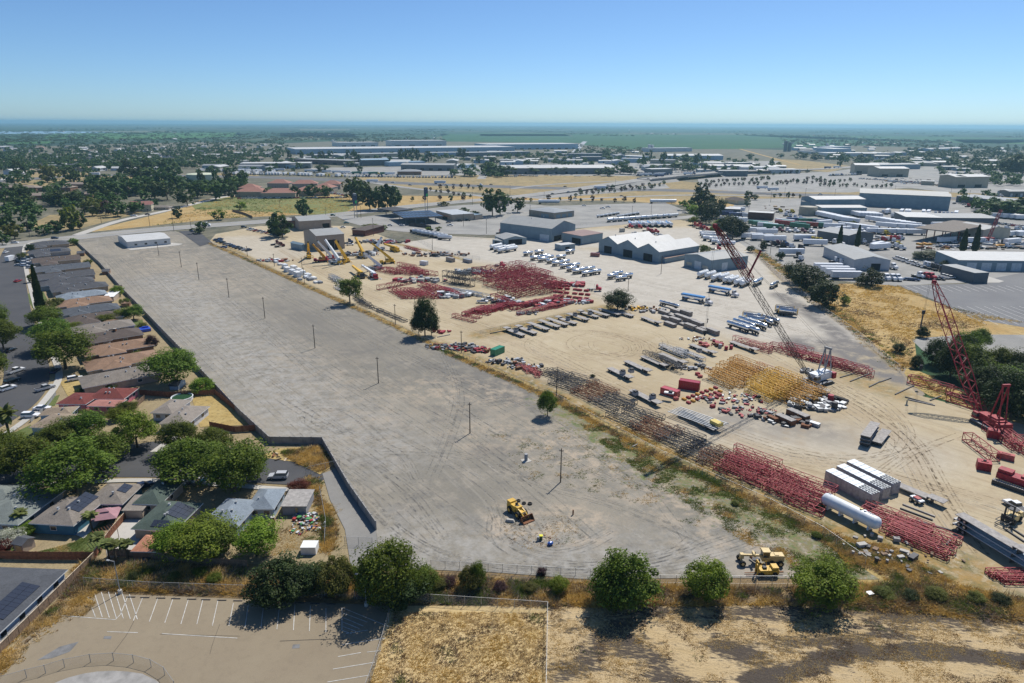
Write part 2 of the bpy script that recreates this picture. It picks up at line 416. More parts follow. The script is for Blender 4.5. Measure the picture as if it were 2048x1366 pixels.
sheet('lake',[(-200,263.5),(130,262.5),(260,264.5),(120,267.5),(-200,268.5)],pond,.5)
# grass and dry fields round the interchange
sheet('golden_field',[(160,466),(330,425),(400,400),(520,385),(700,390),(880,392),(1180,392),(1500,405),(1500,420),(1240,400),(930,405),(700,425),(440,437),(300,452)],M_gold,.03)
sheet('golden_verge',[(700,355),(1000,350),(1260,352),(1400,366),(1700,372),(2048,392),(2300,402),(2300,420),(1700,402),(1400,412),(1200,400),(900,382),(780,372)],M_verge,.02)
sheet('green_meadow',[(365,418),(430,395),(560,391),(700,397),(712,420),(640,431),(560,425),(470,420)],M_greenf,.06,smooth=1)
sheet('gravel_bank',[(1395,356),(1500,352),(1640,344),(1760,350),(1860,372),(1700,385),(1500,384),(1400,378)],M_grey,.06)
sheet('gravel_bank',[(1050,395),(1180,380),(1330,368),(1340,376),(1200,388),(1080,398)],M_grey,.06)
sheet('golden_verge',[(1540,318),(1600,320),(1700,332),(1660,345),(1560,335)],M_verge,.02)
sheet('golden_verge',[(0,355),(80,340),(260,352),(500,345),(520,352),(300,360),(60,375)],M_verge,.02)
sheet('golden_verge',[(45,455),(100,430),(300,420),(150,460)],M_verge,.02)
sheet('golden_verge',[(930,345),(1240,350),(1280,362),(930,358)],M_verge,.03)
# grey industrial grounds
sheet('industrial_ground',[(600,336),(900,332),(1300,322),(1560,322),(1520,348),(1240,352),(1000,350),(700,352)],M_grey,.04)
sheet('industrial_ground',[(1480,398),(1720,395),(2048,405),(2400,420),(2400,620),(2048,560),(1790,572),(1660,560),(1500,520),(1420,460)],M_grey,.05)
sheet('industrial_ground',[(1650,345),(1760,330),(1860,322),(2048,330),(2200,345),(2200,395),(1900,385),(1700,362)],M_grey,.04)
sheet('station_forecourt',[(700,437),(900,412),(1010,405),(1100,412),(1330,405),(1380,425),(1200,450),(1020,468),(820,462)],M_grey,.06)
# main lot
LOT=[(152,484),(165,477),(350,462),(415,487),(520,533),(640,588),(740,632),(860,690),(990,745),(1110,800),(1200,850),(1330,920),(1430,965),(1540,1015),(1645,1072),(1700,1120),(1760,1160),(1620,1158),(1400,1156),(1180,1160),(1000,1146),(860,1140),(760,1140),(752,1058),(700,985),(645,890),(540,888),(430,780),(290,630),(200,530)]
ISL=[(1010,1040),(1060,1020),(1130,1050)]
sheet('lot_ground',LOT,M_lot,.10,grid=2.2,attrs={
    'weed':lambda c:np.maximum.reduce([blob(c,[(1130,800),(1250,880),(1400,960),(1560,1040),(1680,1120)],15,1.2),.75*blob(c,[(1190,860),(1290,950),(1450,1010)],15,1.4),.45*blob(c,[(1000,890),(1080,900)],9,1.2),.8*blob(c,[(1640,1090),(1740,1150)],10,1.),.35*blob(c,[(1350,970),(1500,1080)],16,1.5)]),
    'tan':lambda c:np.maximum.reduce([blob(c,[(1100,880),(1300,950),(1480,1060),(1560,1080)],14,1.4),.8*blob(c,[(860,780),(1000,790)],12,1.5),.7*blob(c,[(960,870),(1040,860)],10,1.4),1.3*blob(c,[(1030,1050),(1150,1050)],8,.8),.5*blob(c,[(300,500),(420,570)],25,1.6),.45*blob(c,[(560,700),(760,850)],14,1.6)]),
    'dark':lambda c:np.maximum.reduce([.8*blob(c,[(900,730),(1080,800)],12,1.5),.8*blob(c,[(980,905),(1010,915)],5,1.),.5*blob(c,[(560,620),(760,690)],18,1.6),.7*blob(c,[(1010,1040),(1040,1090),(1120,1095)],2,1.)]),
    'pale':lambda c:np.maximum.reduce([blob(c,[(330,560),(480,700),(640,860)],16,1.6),.9*blob(c,[(800,1080),(1000,1120),(1400,1130)],10,1.4),.8*blob(c,[(640,830),(760,900)],14,1.5)])})
# yard
YARD=[(418,484),(432,468),(520,452),(700,452),(760,470),(800,486),(900,472),(1010,478),(1180,455),(1330,440),(1390,440),(1440,458),(1500,500),(1560,560),(1640,620),(1720,675),(1800,742),(1835,790),(1930,815),(2140,860),(2300,900),(2300,1220),(2048,1208),(1900,1186),(1770,1160),(1700,1105),(1645,1060),(1540,1004),(1430,955),(1330,910),(1200,840),(1110,791),(990,737),(860,682),(740,625),(640,581),(520,528)]
cx_,cy_=G(1210,690)
def ringtrack(c):
    r=np.zeros(len(c))
    for (u,v,rad,wd) in ((1215,692,17,.8),(1215,692,14,.6),(1180,690,20,.7),(1250,690,12,.6),(1210,696,9,.6),(1790,905,24,1.0),(1790,905,28,.8)):
        x,y=G(u,v);d=np.abs(np.hypot((c[:,0]-x) ,c[:,1]-y)-rad);r=np.maximum(r,np.clip(1-d/wd,0,1))
    for P,wd in (([(1040,690),(1180,760),(1330,830),(1560,910),(1760,950),(2048,1010)],3.0),([(800,560),(900,620),(960,665),(1060,700)],3),([(1640,780),(1760,850),(1830,900),(1850,1000),(2000,1110)],4),([(1500,700),(1640,770),(1750,850)],3),([(560,500),(640,545),(760,600)],2.5)):
        d=dline(c,P);r=np.maximum(r,.8*np.clip(1.3-d/wd,0,1))
        for o in (1.5,4,6):r=np.maximum(r,.7*np.clip(1-np.abs(d-wd*o/2.)/.5,0,1))
    return r
sheet('yard_ground',YARD,M_yard,.06,grid=1.7,attrs={
    'white':lambda c:np.clip(np.maximum.reduce([blob(c,[(1100,480),(1400,470),(1420,560),(1560,640),(1300,570),(1150,520),(900,490)],42,.5),blob(c,[(1450,600),(1620,660)],24,.7),.6*blob(c,[(1450,850),(1800,900)],14,1),.6*blob(c,[(480,480),(560,510)],20,.8)]),0,1),
    'dark':lambda c:np.maximum.reduce([blob(c,[(1620,690),(1700,695),(1760,740)],11,.8),blob(c,[(1560,590),(1640,640),(1700,690),(1790,760)],5,1.),.7*blob(c,[(1420,955),(1630,1060)],3,1),.6*blob(c,[(1450,840),(1640,860)],9,1.2),.5*blob(c,[(1060,760),(1200,800)],5,1.)]),
    'grass':lambda c:np.maximum.reduce([blob(c,[(430,480),(520,530),(640,585),(740,630),(860,688)],3.2,.6),blob(c,[(860,690),(990,742),(1110,797),(1200,845),(1330,915),(1430,960),(1540,1010),(1645,1066),(1720,1115),(1800,1165)],6.5,.8),blob(c,[(960,670),(1080,645),(1220,615)],5,.8),blob(c,[(1650,1080),(1780,1110),(1900,1150)],12,.8),blob(c,[(1550,545),(1640,610),(1720,665),(1800,735)],3,1.),.7*blob(c,[(1690,750),(1800,790)],6,1.2),blob(c,[(760,480),(870,505),(930,520)],3,1.)]),
    'track':ringtrack})
# right-hand ground
sheet('dry_field',[(1655,575),(1690,566),(1800,572),(1830,590),(1900,615),(2048,642),(2300,660),(2300,680),(1830,668),(1830,700),(1840,740),(1800,735),(1700,650),(1640,612)],M_gold,.08,smooth=1)
sheet('grey_parking',[(1795,572),(1930,568),(2048,545),(2400,545),(2400,660),(2048,655),(1945,638),(1880,605)],M_parkg,.12,label='grey asphalt parking with long white bay lines')
sheet('bare_ground',[(1810,668),(2300,672),(2300,760),(1980,735),(1860,715)],M_grey,.09,smooth=1)
sheet('dry_bank',[(1800,735),(1850,745),(1950,800),(2300,850),(2300,905),(2040,850),(1930,812),(1835,785)],M_dryg,.11,smooth=1)
# near strip and fields
sheet('brush_strip',[(-100,1440),(-100,1080),(190,1075),(480,1090),(740,1120),(860,1138),(1180,1156),(1620,1156),(1770,1156),(1900,1180),(2300,1225),(2300,1265),(2048,1240),(1600,1225),(1100,1228),(780,1222),(400,1210),(100,1230)],M_brush,.02)
sheet('disced_field',[(1092,1215),(1600,1212),(2048,1228),(2400,1240),(2400,1500),(1085,1500)],M_field,.16,grid=1.2,attrs={
    'dark':lambda c:np.clip(np.maximum.reduce([blob(c,[(1500,1366),(1600,1340),(1700,1308),(1850,1302),(2048,1325),(2300,1360)],1.7,.7),.55*blob(c,[(1120,1366),(1180,1320),(1230,1250),(1300,1225),(1400,1232),(1600,1225),(2048,1240)],2.2,1.4),.6*blob(c,[(1240,1290),(1300,1310),(1340,1366)],3,1.4),.6*blob(c,[(1440,1290),(1530,1330),(1560,1366)],2,1.3),.45*blob(c,[(1560,1280),(1800,1270)],2,1.3)]),0,1)})
sheet('straw_field',[(780,1213),(1096,1213),(1090,1500),(700,1500)],M_straw,.15)
PARK=[(112,1232),(190,1188),(500,1200),(782,1213),(742,1366),(700,1500),(-300,1500),(-60,1366),(0,1318)]
park=sheet('parking_lot',PARK,M_park,.17,label='tan asphalt parking with white bay lines')
# residential ground
sheet('residential_ground',[(150,484),(-500,500),(-500,1250),(0,1320),(190,1120),(560,1130),(750,1140),(752,1058),(700,985),(645,890),(540,888),(430,780),(290,630),(200,530)],M_yardg,.03)
# ================================================================ shared colours
C_glass=N('dark_glass').out((.02,.03,.04),.12,spec=.8)
M_tyre=mat('tyre_rubber',(.02,.02,.02),.85)
M_rim=mat('steel_rim',(.45,.45,.45),.4,.6)
M_darksteel=mat('dark_steel',(.055,.055,.06),.6,.3)
M_steel=mat('galvanised_steel',(.38,.40,.42),.5,.5,var=.25)
M_greyp=mat('grey_paint',(.30,.31,.32),.6)
M_red=mat('crane_red',(.30,.012,.026),.55,var=.45,sc=1.5)
M_redfade=mat('faded_red',(.40,.085,.08),.65,var=.4,sc=1.5)
M_yel=mat('crane_yellow',(.72,.42,.03),.45,var=.2)
M_catyel=mat('loader_yellow',(.62,.38,.05),.5,var=.25,sc=2)
M_tanyel=mat('grader_tan',(.60,.45,.20),.5,var=.2,sc=2)
M_orange=mat('boom_orange_yellow',(.55,.27,.02),.55,var=.3,sc=1.5)
M_silver=N('polished_aluminium').out((.72,.75,.78),.22,.9)
M_wood=mat('weathered_wood',(.22,.15,.10),.85,var=.35,sc=2)
M_woodred=mat('redwood_fence',(.20,.085,.045),.85,var=.35,sc=2)
M_woodlight=mat('fence_cap_wood',(.52,.42,.30),.85,var=.3,sc=2)
M_pole=mat('pole_wood',(.10,.075,.055),.9)
M_tankwhite=mat('tank_white',(.74,.77,.79),.4,var=.08)
M_fencew=mat('chain_link_wire',(.45,.46,.46),.5,.6)
M_deck=mat('trailer_deck_wood',(.33,.31,.29),.85,var=.3,sc=1.2)
M_decklight=mat('trailer_deck_aluminium',(.50,.50,.49),.6,var=.2,sc=1.2)
M_rust=mat('rust',(.20,.085,.04),.85,var=.4,sc=3)
M_block=mat('concrete_block_wall',(.29,.28,.265),.9,var=.3,sc=.5)
M_tile=mat('clay_roof_tile',(.45,.20,.12),.8,var=.25,sc=2)
def paint(c,nm=None):
    k='paint_%02d_%02d_%02d' % tuple(int(x*99) for x in c);return mat(nm or k,c,.35,var=.06,spec=.5)
def mesh1(fn,name,*a):
    mb=MB();fn(mb,*a);return mb.mesh(name)
_cache={}
def cached(f):
    def g(*a):
        k=(f.__name__,)+a
        if k not in _cache:_cache[k]=f(*a)
        return _cache[k]
    return g
# ---------------------------------------------------------------- wheels / cars
@cached
def wheel(r,w):
    mb=MB();mb.lathe([(r*.75,-w/2),(r,-w/2*.8),(r,w/2*.8),(r*.75,w/2)],M_tyre,14,'y');return mb.mesh('wheel')
@cached
def rim(r,w):
    mb=MB();mb.lathe([(r*.55,-w/2-.01),(r*.5,w/2+.01)],M_rim,10,'y');return mb.mesh('rim')
PROF={'sedan':([(-2.35,.35),(-2.38,.75),(-2.3,.95),(-1.5,1.0),(1.0,.98),(2.2,.82),(2.35,.6),(2.3,.32)],[(-1.7,.98),(-1.1,1.42),(.35,1.44),(1.15,.98)],1.8),
        'suv':([(-2.35,.4),(-2.4,.85),(-2.35,1.1),(1.05,1.1),(2.25,.98),(2.4,.7),(2.35,.38)],[(-2.3,1.1),(-2.1,1.72),(.3,1.76),(1.05,1.1)],1.95),
        'pickup':([(-2.85,.5),(-2.88,1.12),(-.75,1.14),(1.45,1.14),(2.7,1.02),(2.85,.75),(2.8,.48)],[(-.8,1.14),(-.65,1.82),(.75,1.84),(1.5,1.14)],2.0),
        'van':([(-2.8,.4),(-2.82,1.3),(1.7,1.3),(2.5,1.1),(2.8,.9),(2.8,.38)],[(-2.8,1.3),(-2.75,2.35),(1.2,2.4),(1.75,1.3)],2.05)}
def carbody(mb,kind,m):
    low,cab,w=PROF[kind]
    mb.prism(low,-w/2,w/2,m)
    if kind=='pickup':mb.box(-1.8,0,1.10,1.9,w-.3,.06,M_darksteel)
def cabin(mb,kind,m,glass=True):
    low,cab,w=PROF[kind];n=len(cab)
    wb,wt=w*.46,w*.38;vs=[(x,-(wb if z<1.35 else wt),z) for x,z in cab]+[(x,(wb if z<1.35 else wt),z) for x,z in cab]
    mb.add(vs,[(0,1,5,4),(2,3,7,6),(0,3,2,1),(4,5,6,7)],C_glass if kind !='van' else m);mb.add([(x,y,z+.012) for x,y,z in (vs[1],vs[2],vs[6],vs[5])],[(0,1,2,3)],m)
    x1,x2=cab[1][0],cab[2][0];zt=cab[1][1]
    mb.box((x1+x2)/2,0,zt-.02,(x2-x1)*.98,wt*2,.07,m)
    if kind=='van':mb.add([(x+.02,y*1.01,z) for x,y,z in (vs[2],vs[3],vs[7],vs[6])],[(0,1,2,3)],C_glass)
@cached
def car(kind,col,lod):
    m=paint(col);low,cab,w=PROF[kind];xs=(-1.4,1.45) if kind !='pickup' else (-1.75,1.85);r=.36 if kind !='sedan' else .33
    if lod:
        mb=MB();carbody(mb,kind,m);cabin(mb,kind,m)
        for x in xs:mb.box(x,0,0.03,.62,w+.02,.6,M_tyre)
        return mb.mesh('car')
    b=MB();carbody(b,kind,m);c=MB();cabin(c,kind,m)
    parts=[('body',b.mesh('body')),('cabin',c.mesh('cabin'))]
    wh,ri=wheel(r,.24),rim(r,.24)
    for x in xs:
        for y in (-w/2+.1,w/2-.1):parts.append(('wheel',wh,(x,y,r),[('rim',ri)]))
    h=MB();h.box(low[-2][0]-.02,w*.36,.62,.12,.34,.16,M_white);
    h2=MB();h2.box(-2.36 if kind !='pickup' else-2.87,w*.38,.75,.06,.2,.22,M_red)
    hm_,tm_=h.mesh('headlight'),h2.mesh('tail_light')
    parts+=[('headlight',hm_),('headlight',hm_,(0,-w*.72,0)),('tail_light',tm_),('tail_light',tm_,(0,-w*.76,0))]
    bp=MB();bp.box(low[-2][0]+.02,0,.36,.12,w*.96,.22,M_darksteel);parts.append(('bumper',bp.mesh('bumper')))
    return parts
CN={'white':(.75,.76,.77),'silver':(.45,.46,.47),'black':(.015,.016,.018),'grey':(.13,.135,.14),'blue':(.03,.07,.18),'red':(.35,.02,.02),'tan':(.40,.34,.25),'green':(.03,.12,.06),'darkblue':(.015,.03,.08),'yellow':(.7,.5,.05),'orange':(.7,.2,.03),'teal':(.05,.2,.22),'maroon':(.15,.02,.03)}
KN={'sedan':'sedan','suv':'SUV','pickup':'pickup truck','van':'van'}
CC={'sedan':'car','suv':'car','pickup':'pickup truck','van':'van'}
def putcar(u,v,kind,col,heading,label=None,z=.1,group='parked cars'):
    x,y=G(u,v);lod=v<520
    p=car(kind,CN[col],lod);nm={'sedan':'parked_car','suv':'parked_car','pickup':'pickup_truck','van':'van'}[kind]
    cn={'darkblue':'dark blue'}.get(col,col)
    return place(nm,p,(x,y,z),heading,label or ('%s %s' % (cn,KN[kind])),CC[kind],group,auto=label is None)
# ---------------------------------------------------------------- trees
def leafball(n,R,size,seed,clumps,flat=.8,low=-.35,stretch=(1,1,1),irregular=.25,spike=0):
    r=np.random.RandomState(seed);C=r.normal(size=(clumps,3));C/=np.linalg.norm(C,axis=1)[:,None]
    C[:,2]=np.where(C[:,2]<low,-C[:,2]*.6,C[:,2]);rad=(.50+.34*r.rand(clumps));cen=C*rad[:,None]
    cr=(.17+.15*r.rand(clumps))*(1+irregular*r.normal(size=clumps)).clip(.6,1.5)
    idx=r.randint(0,clumps,n);d=r.normal(size=(n,3));d/=np.linalg.norm(d,axis=1)[:,None]
    d[:,2]+=.25;k=(.80+.28*r.rand(n));P=cen[idx]+d*(cr[idx]*k)[:,None]
    P*=np.array([1,1,flat])*np.array(stretch)*R
    nrm=d+.5*r.normal(size=(n,3))+np.array([0,0,.3]);nrm/=np.linalg.norm(nrm,axis=1)[:,None]
    a=np.cross(nrm,r.normal(size=(n,3)));a/=np.linalg.norm(a,axis=1)[:,None];b=np.cross(nrm,a)
    s=size*(.6+.8*r.rand(n))[:,None];a*=s;b*=s*(.55+.4*r.rand(n))[:,None]
    bend=nrm*s*.25
    V=np.empty((n,4,3));V[:,0]=P-a;V[:,1]=P-b*.9+bend;V[:,2]=P+a;V[:,3]=P+b+bend
    return V.reshape(-1,3)
def leafmat(name,base,tip,trans=.35,hue=True):
    g=N(name);ge=g.n('NewGeometry');oi=g.n('ObjectInfo')
    c=g.mix(ge.outputs['Random Per Island'],base,tip)
    n=g.noise(.35,3,.6);c=g.mix(g.ramp(n,.4,.65,0,.7),c,tuple(x*(.55 if hue else .8) for x in base))
    hs=g.n('HueSaturation');g.l(c,hs.inputs['Color']);hue and (g.l(g.ramp(oi.outputs['Random'],0,1,.475,.52),hs.inputs['Hue']),g.l(g.ramp(oi.outputs['Random'],0,1,.75,1.3),hs.inputs['Value']))
    p=g.n('BsdfPrincipled');p.inputs['Roughness'].default_value=.6;p.inputs['Specular IOR Level'].default_value=.15;g.l(hs.outputs[0],p.inputs['Base Color'])
    t=g.n('BsdfTranslucent');t2=g.mix(1.0,hs.outputs[0],(1.15,1.15,.4) if hue else (1,.95,.7),'MULTIPLY');g.l(t2,t.inputs[0])
    mx=g.n('MixShader');mx.inputs[0].default_value=trans;g.l(p.outputs[0],mx.inputs[1]);g.l(t.outputs[0],mx.inputs[2])
    o=g.n('OutputMaterial');g.l(mx.outputs[0],o.inputs[0]);return g.m
L_mid=leafmat('leaf_mid_green',(.07,.12,.014),(.19,.25,.035))
L_light=leafmat('leaf_light_green',(.11,.175,.018),(.27,.34,.045),.4)
L_dark=leafmat('leaf_dark_green',(.024,.042,.013),(.065,.09,.025),.25)
L_far=leafmat('leaf_far',(.035,.07,.018),(.10,.15,.032),.2)
L_olive=leafmat('leaf_olive',(.10,.12,.025),(.20,.20,.05),.35)
L_plum=leafmat('leaf_plum',(.05,.02,.025),(.10,.05,.05),.25)
L_silver=leafmat('leaf_silver',(.17,.20,.13),(.30,.33,.24),.2)
L_white=leafmat('leaf_white_bloom',(.25,.28,.18),(.75,.75,.68),.2)
L_palm=leafmat('leaf_palm',(.09,.12,.03),(.22,.24,.08),.3)
L_redb=leafmat('leaf_red',(.12,.035,.02),(.22,.08,.04),.3)
M_bark=mat('bark',(.10,.075,.05),.95,var=.3,sc=2)
def trunk_mesh(h,r,top,seed,n=5):
    mb=MB();q=random.Random(seed)
    mb.bar((0,0,-.3),(0,0,h),r,M_bark,8,r2=r*.7)
    for k in range(n):
        t=2*math.pi*(k+q.random()*.5)/n;d=top*(.4+.3*q.random());e=(d*math.cos(t),d*math.sin(t),h+top*(.35+.5*q.random()))
        mb.bar((0,0,h*.9),e,r*.55,M_bark,6,r2=r*.2)
    return mb.mesh('trunk')
@cached
def treeproto(kind,seed,lod):
    """unit tree: height 1, crown radius .5; scaled when placed. lod 0 near .. 2 far"""
    n=(13000,4200,420)[lod];sz=(.0165,.026,.075)[lod];cl=(85,45,16)[lod]
    leaf={'mid':L_mid,'light':L_light,'dark':L_dark,'far':L_far,'olive':L_olive,'plum':L_plum,'silver':L_silver,'white':L_white,'red':L_redb}[kind]
    bush=seed>=20;V=leafball(n,.5,sz,seed,cl,1.0,-.95 if bush else-.75,irregular=.35);V[:,2]=V[:,2]*(1.0 if bush else .92)+(.50 if bush else .55)
    V[:,0]*=1+.12*np.sin(V[:,2]*9+seed);V[:,1]*=1+.12*np.cos(V[:,2]*7+seed*2)
    me=quads_mesh('crown',V,n,[leaf]);me.name='crown'
    return [('trunk',trunk_mesh(.3,.03,.35,seed)),('crown',me)]
def tree(u,v,H,W,kind,label=None,cat='tree',seed=None,group=None,name=None,z=0,bush=False):
    x,y=G(u,v);bush=bush or (u>540 and v>1100) or (kind=='dark' and u>1100) or H<6;lod=0 if v>620 else (1 if v>430 else 2);s=seed if seed is not None else (rnd.randint(0,(5,4,3)[lod])+(20 if bush else 0))
    nm=name or {'mid':'tree','light':'tree','dark':'oak_tree','far':'tree','olive':'tree','plum':'plum_tree','silver':'shrub','white':'flowering_shrub','red':'shrub'}[kind]
    d={'mid':'green','light':'bright green','dark':'dark green','far':'dark green','olive':'yellow-green','plum':'purple-leaved','silver':'silvery','white':'white-flowered','red':'reddish'}[kind]
    lb=label or ('%s %s %s' % ({0:'big',1:'small',2:'medium'}[0 if H>12 else (1 if H<6 else 2)],d,'tree' if H>4 else 'bush'))
    return place(nm,treeproto(kind,s,lod),(x,y,z-.05),rnd.uniform(0,6.28),lb,cat if H>4 else 'bush',group or ('%s trees' % d),auto=label is None,scale=(W*rnd.uniform(.88,1.12),W*rnd.uniform(.88,1.12),H))
@cached
def cypress(lod):
    n=2600;r=np.random.RandomState(5);h=r.rand(n)**.8;rad=.5*np.clip(np.minimum(h*6,1)*(1-h)**.62*(1.12+.1*np.sin(h*40)),.02,1)
    t=r.rand(n)*6.283;k=.7+.35*r.rand(n);P=np.stack([rad*k*np.cos(t),rad*k*np.sin(t),h],1)
    a=np.stack([np.cos(t+1.57),np.sin(t+1.57),np.zeros(n)],1)*.13;b=np.stack([.06*np.cos(t),.06*np.sin(t),np.full(n,.02)],1)
    V=np.empty((n,4,3));V[:,0]=P-a;V[:,1]=P-b;V[:,2]=P+a;V[:,3]=P+b*1.2
    return [('trunk',mesh1(lambda m:m.bar((0,0,0),(0,0,.5),.08,M_bark,6),'trunk')),('crown',quads_mesh('crown',V.reshape(-1,3),n,[L_dark]))]
@cached
def palm(seed):
    q=random.Random(seed);mb=MB();cr=MB()
    mb.bar((0,0,0),(.1,0,4.5),.28,M_bark,8,r2=.2);mb.bar((.1,0,4.5),(0,0,9),.2,M_bark,8,r2=.24)
    for k in range(46):
        t=q.random()*6.283;el=q.uniform(-.9,1.3);L=q.uniform(1.7,2.5);p=Vector((0,0,9));d=Vector((math.cos(t)*math.cos(el),math.sin(t)*math.cos(el),math.sin(el)));s=Vector((-math.sin(t),math.cos(t),0))
        pts=[]
        for i in range(5):pts.append(p.copy());p=p+d*(L/4);d=(d+Vector((0,0,-.28))).normalized()
        for i in range(4):
            w0,w1=(.12,.5,.6,.45,.05)[i],(.12,.5,.6,.45,.05)[i+1]
            for sg in (-1,1):cr.add([tuple(pts[i]),tuple(pts[i]+s*w0*sg-Vector((0,0,.12))),tuple(pts[i+1]+s*w1*sg-Vector((0,0,.12))),tuple(pts[i+1])],[(0,1,2,3)],L_palm)
    return [('trunk',mb.mesh('trunk')),('crown',cr.mesh('crown'))]
@cached
def baretree():
    mb=MB();q=random.Random(3);mb.bar((0,0,0),(0,0,2.6),.22,M_bark,7,r2=.17)
    def br(p,d,L,r,n):
        e=p+d*L;mb.bar(p,e,r,M_bark,5,r2=r*.7)
        if n:
            for k in range(3):
                dd=(d+Vector((q.uniform(-.7,.7),q.uniform(-.7,.7),q.uniform(0,.5)))).normalized();br(e,dd,L*.72,r*.6,n-1)
    for k in range(6):
        t=k*1.05;br(Vector((0,0,2.4)),Vector((math.cos(t)*.7,math.sin(t)*.7,.9)).normalized(),1.4,.11,2)
    return mb.mesh('bare_tree')
# ---------------------------------------------------------------- lattice work
def lattice(mb,p,q,w,h,n,r,m,taper0=1.,taper1=1.,up=(0,0,1)):
    p,q=Vector(p),Vector(q);d=(q-p).normalized();s=d.cross(Vector(up))
    if s.length<.05:s=d.cross(Vector((0,1,0)))
    s.normalize();u=s.cross(d).normalized();S=[]
    for i in range(n+1):
        t=i/n;k=1.0
        if taper0<1 and t<.25:k=taper0+(1-taper0)*t/.25
        if taper1<1 and t>.8:k=taper1+(1-taper1)*(1-t)/.2
        c=p.lerp(q,t);S.append([c+s*(a*w/2*k)+u*(b*h/2*k) for a,b in ((-1,-1),(1,-1),(1,1),(-1,1))])
    for k in range(4):
        if taper0==1 and taper1==1:mb.bar(S[0][k],S[-1][k],r,m)
        else:
            for i in range(n):mb.bar(S[i][k],S[i+1][k],r,m)
    for i in range(n):
        for k in range(4):
            a,b=(k,(k+1) % 4) if (i+k) % 2 else ((k+1) % 4,k)
            mb.bar(S[i][a],S[i+1][b],r*.55,m)
    for i in (0,n):
        for k in range(4):mb.bar(S[i][k],S[i][(k+1) % 4],r*.8,m)
@cached
def boomsec(L,w,h,mname,r,taper=0):
    """boom section lying along x, as chords + lacing"""
    m=MATS[mname];ch=MB();ch.bar((-L/2,0,0),(L/2,0,0),r,m);cm=ch.mesh('chord')
    n=max(3,round(L/(w*.95)));la=MB();S=[]
    for i in range(n+1):S.append([(-L/2+L*i/n,a*w/2,r+(h if b else 0)) for a,b in ((-1,0),(1,0),(1,1),(-1,1))])
    for i in range(n):
        for k in range(4):
            a,b=(k,(k+1) % 4) if (i+k) % 2 else ((k+1) % 4,k);la.bar(S[i][a],S[i+1][b],r*.6,m)
    for k in range(4):
        la.bar(S[0][k],S[0][(k+1) % 4],r*.9,m);la.bar(S[n][k],S[n][(k+1) % 4],r*.9,m)
    return [('chord',cm,(0,-w/2,r)),('chord',cm,(0,w/2,r)),('chord',cm,(0,w/2,r+h)),('chord',cm,(0,-w/2,r+h)),('lacing',la.mesh('lacing'))]
def booms(A,B,n,L,w,h,mname,head,label,z=0,r=.07,jit=.05,group=None,layers=1,name='boom_section'):
    """n sections spread from pixel A to pixel B, all pointing along heading"""
    a,b=G(*A),G(*B)
    if A[1]<645:w,h,L,r=round(w*1.35,2),round(h*1.35,2),round(L*1.12,1),round(r*1.25,3)
    for l in range(layers):
        for i in range(n):
            t=i/max(1,n-1);x,y=a[0]+(b[0]-a[0])*t,a[1]+(b[1]-a[1])*t
            LL=L*rnd.choice((1,1,.75));
            place(name,boomsec(LL,w,h,mname,r),(x+rnd.uniform(-.6,.6),y+rnd.uniform(-.6,.6),z+.07+l*(h+.25)),head+rnd.uniform(-jit,jit),label+(' on top of its stack' if l else ''),'boom section',group or (label+'s'),auto=True)
# ---------------------------------------------------------------- trailers and trucks
def axle(parts,xs,r=.5,w=2.5,z=0):
    wh,ri=wheel(r,.5),rim(r,.5)
    for x in xs:
        for y in (-w/2+.28,w/2-.28):parts.append(('wheel',wh,(x,y,r+z),[('rim',ri)]))
@cached
def flatbed(L,light,lod):
    m=M_decklight if light else M_deck;d=MB();d.box(0,0,1.18,L,2.55,.14,m)
    if light:
        for y in (-.85,0,.85):d.box(0,y,1.32,L,.05,.012,M_darksteel)
    f=MB();f.box(0,-.5,.85,L*.96,.16,.33,M_darksteel);f.box(0,.5,.85,L*.96,.16,.33,M_darksteel);f.box(L*.28,0,0,.15,1.8,.95,M_darksteel);f.box(-L/2+.1,0,.75,.15,2.4,.3,M_darksteel)
    p=[('deck',d.mesh('deck')),('frame',f.mesh('frame'))];axle(p,(-L/2+1.4,-L/2+2.7));return p
@cached
def dropdeck(L):
    d=MB();d.box(-L*.1,0,1.0,L*.78,2.55,.14,M_deck);d.box(L*.39,0,1.45,L*.22,2.55,.16,M_deck)
    f=MB();f.box(-L*.1,-.5,.7,L*.76,.16,.3,M_darksteel);f.box(-L*.1,.5,.7,L*.76,.16,.3,M_darksteel);f.box(L*.285,0,.75,.2,2.5,.8,M_darksteel);f.box(L*.39,0,1.2,L*.2,.8,.25,M_darksteel);f.box(L*.33,0,0,.12,1.8,1.3,M_darksteel)
    p=[('deck',d.mesh('deck')),('frame',f.mesh('frame'))];axle(p,(-L/2+1.3,-L/2+2.5));return p
@cached
def boxtrailer(L,col,lod):
    m=paint(col);b=MB();b.box(0,0,1.1,L,2.55,2.85,m)
    if lod:
        b.box(-L/2+2,0,0,2.6,2.3,1.1,M_tyre);b.box(L*.3,0,0,.3,1.9,1.1,M_darksteel);return b.mesh('box_trailer')
    f=MB();f.box(0,0,.9,L*.96,1.0,.2,M_darksteel);f.box(L*.28,0,0,.15,1.9,.95,M_darksteel)
    p=[('body',b.mesh('body')),('frame',f.mesh('frame'))];axle(p,(-L/2+1.4,-L/2+2.7));return p
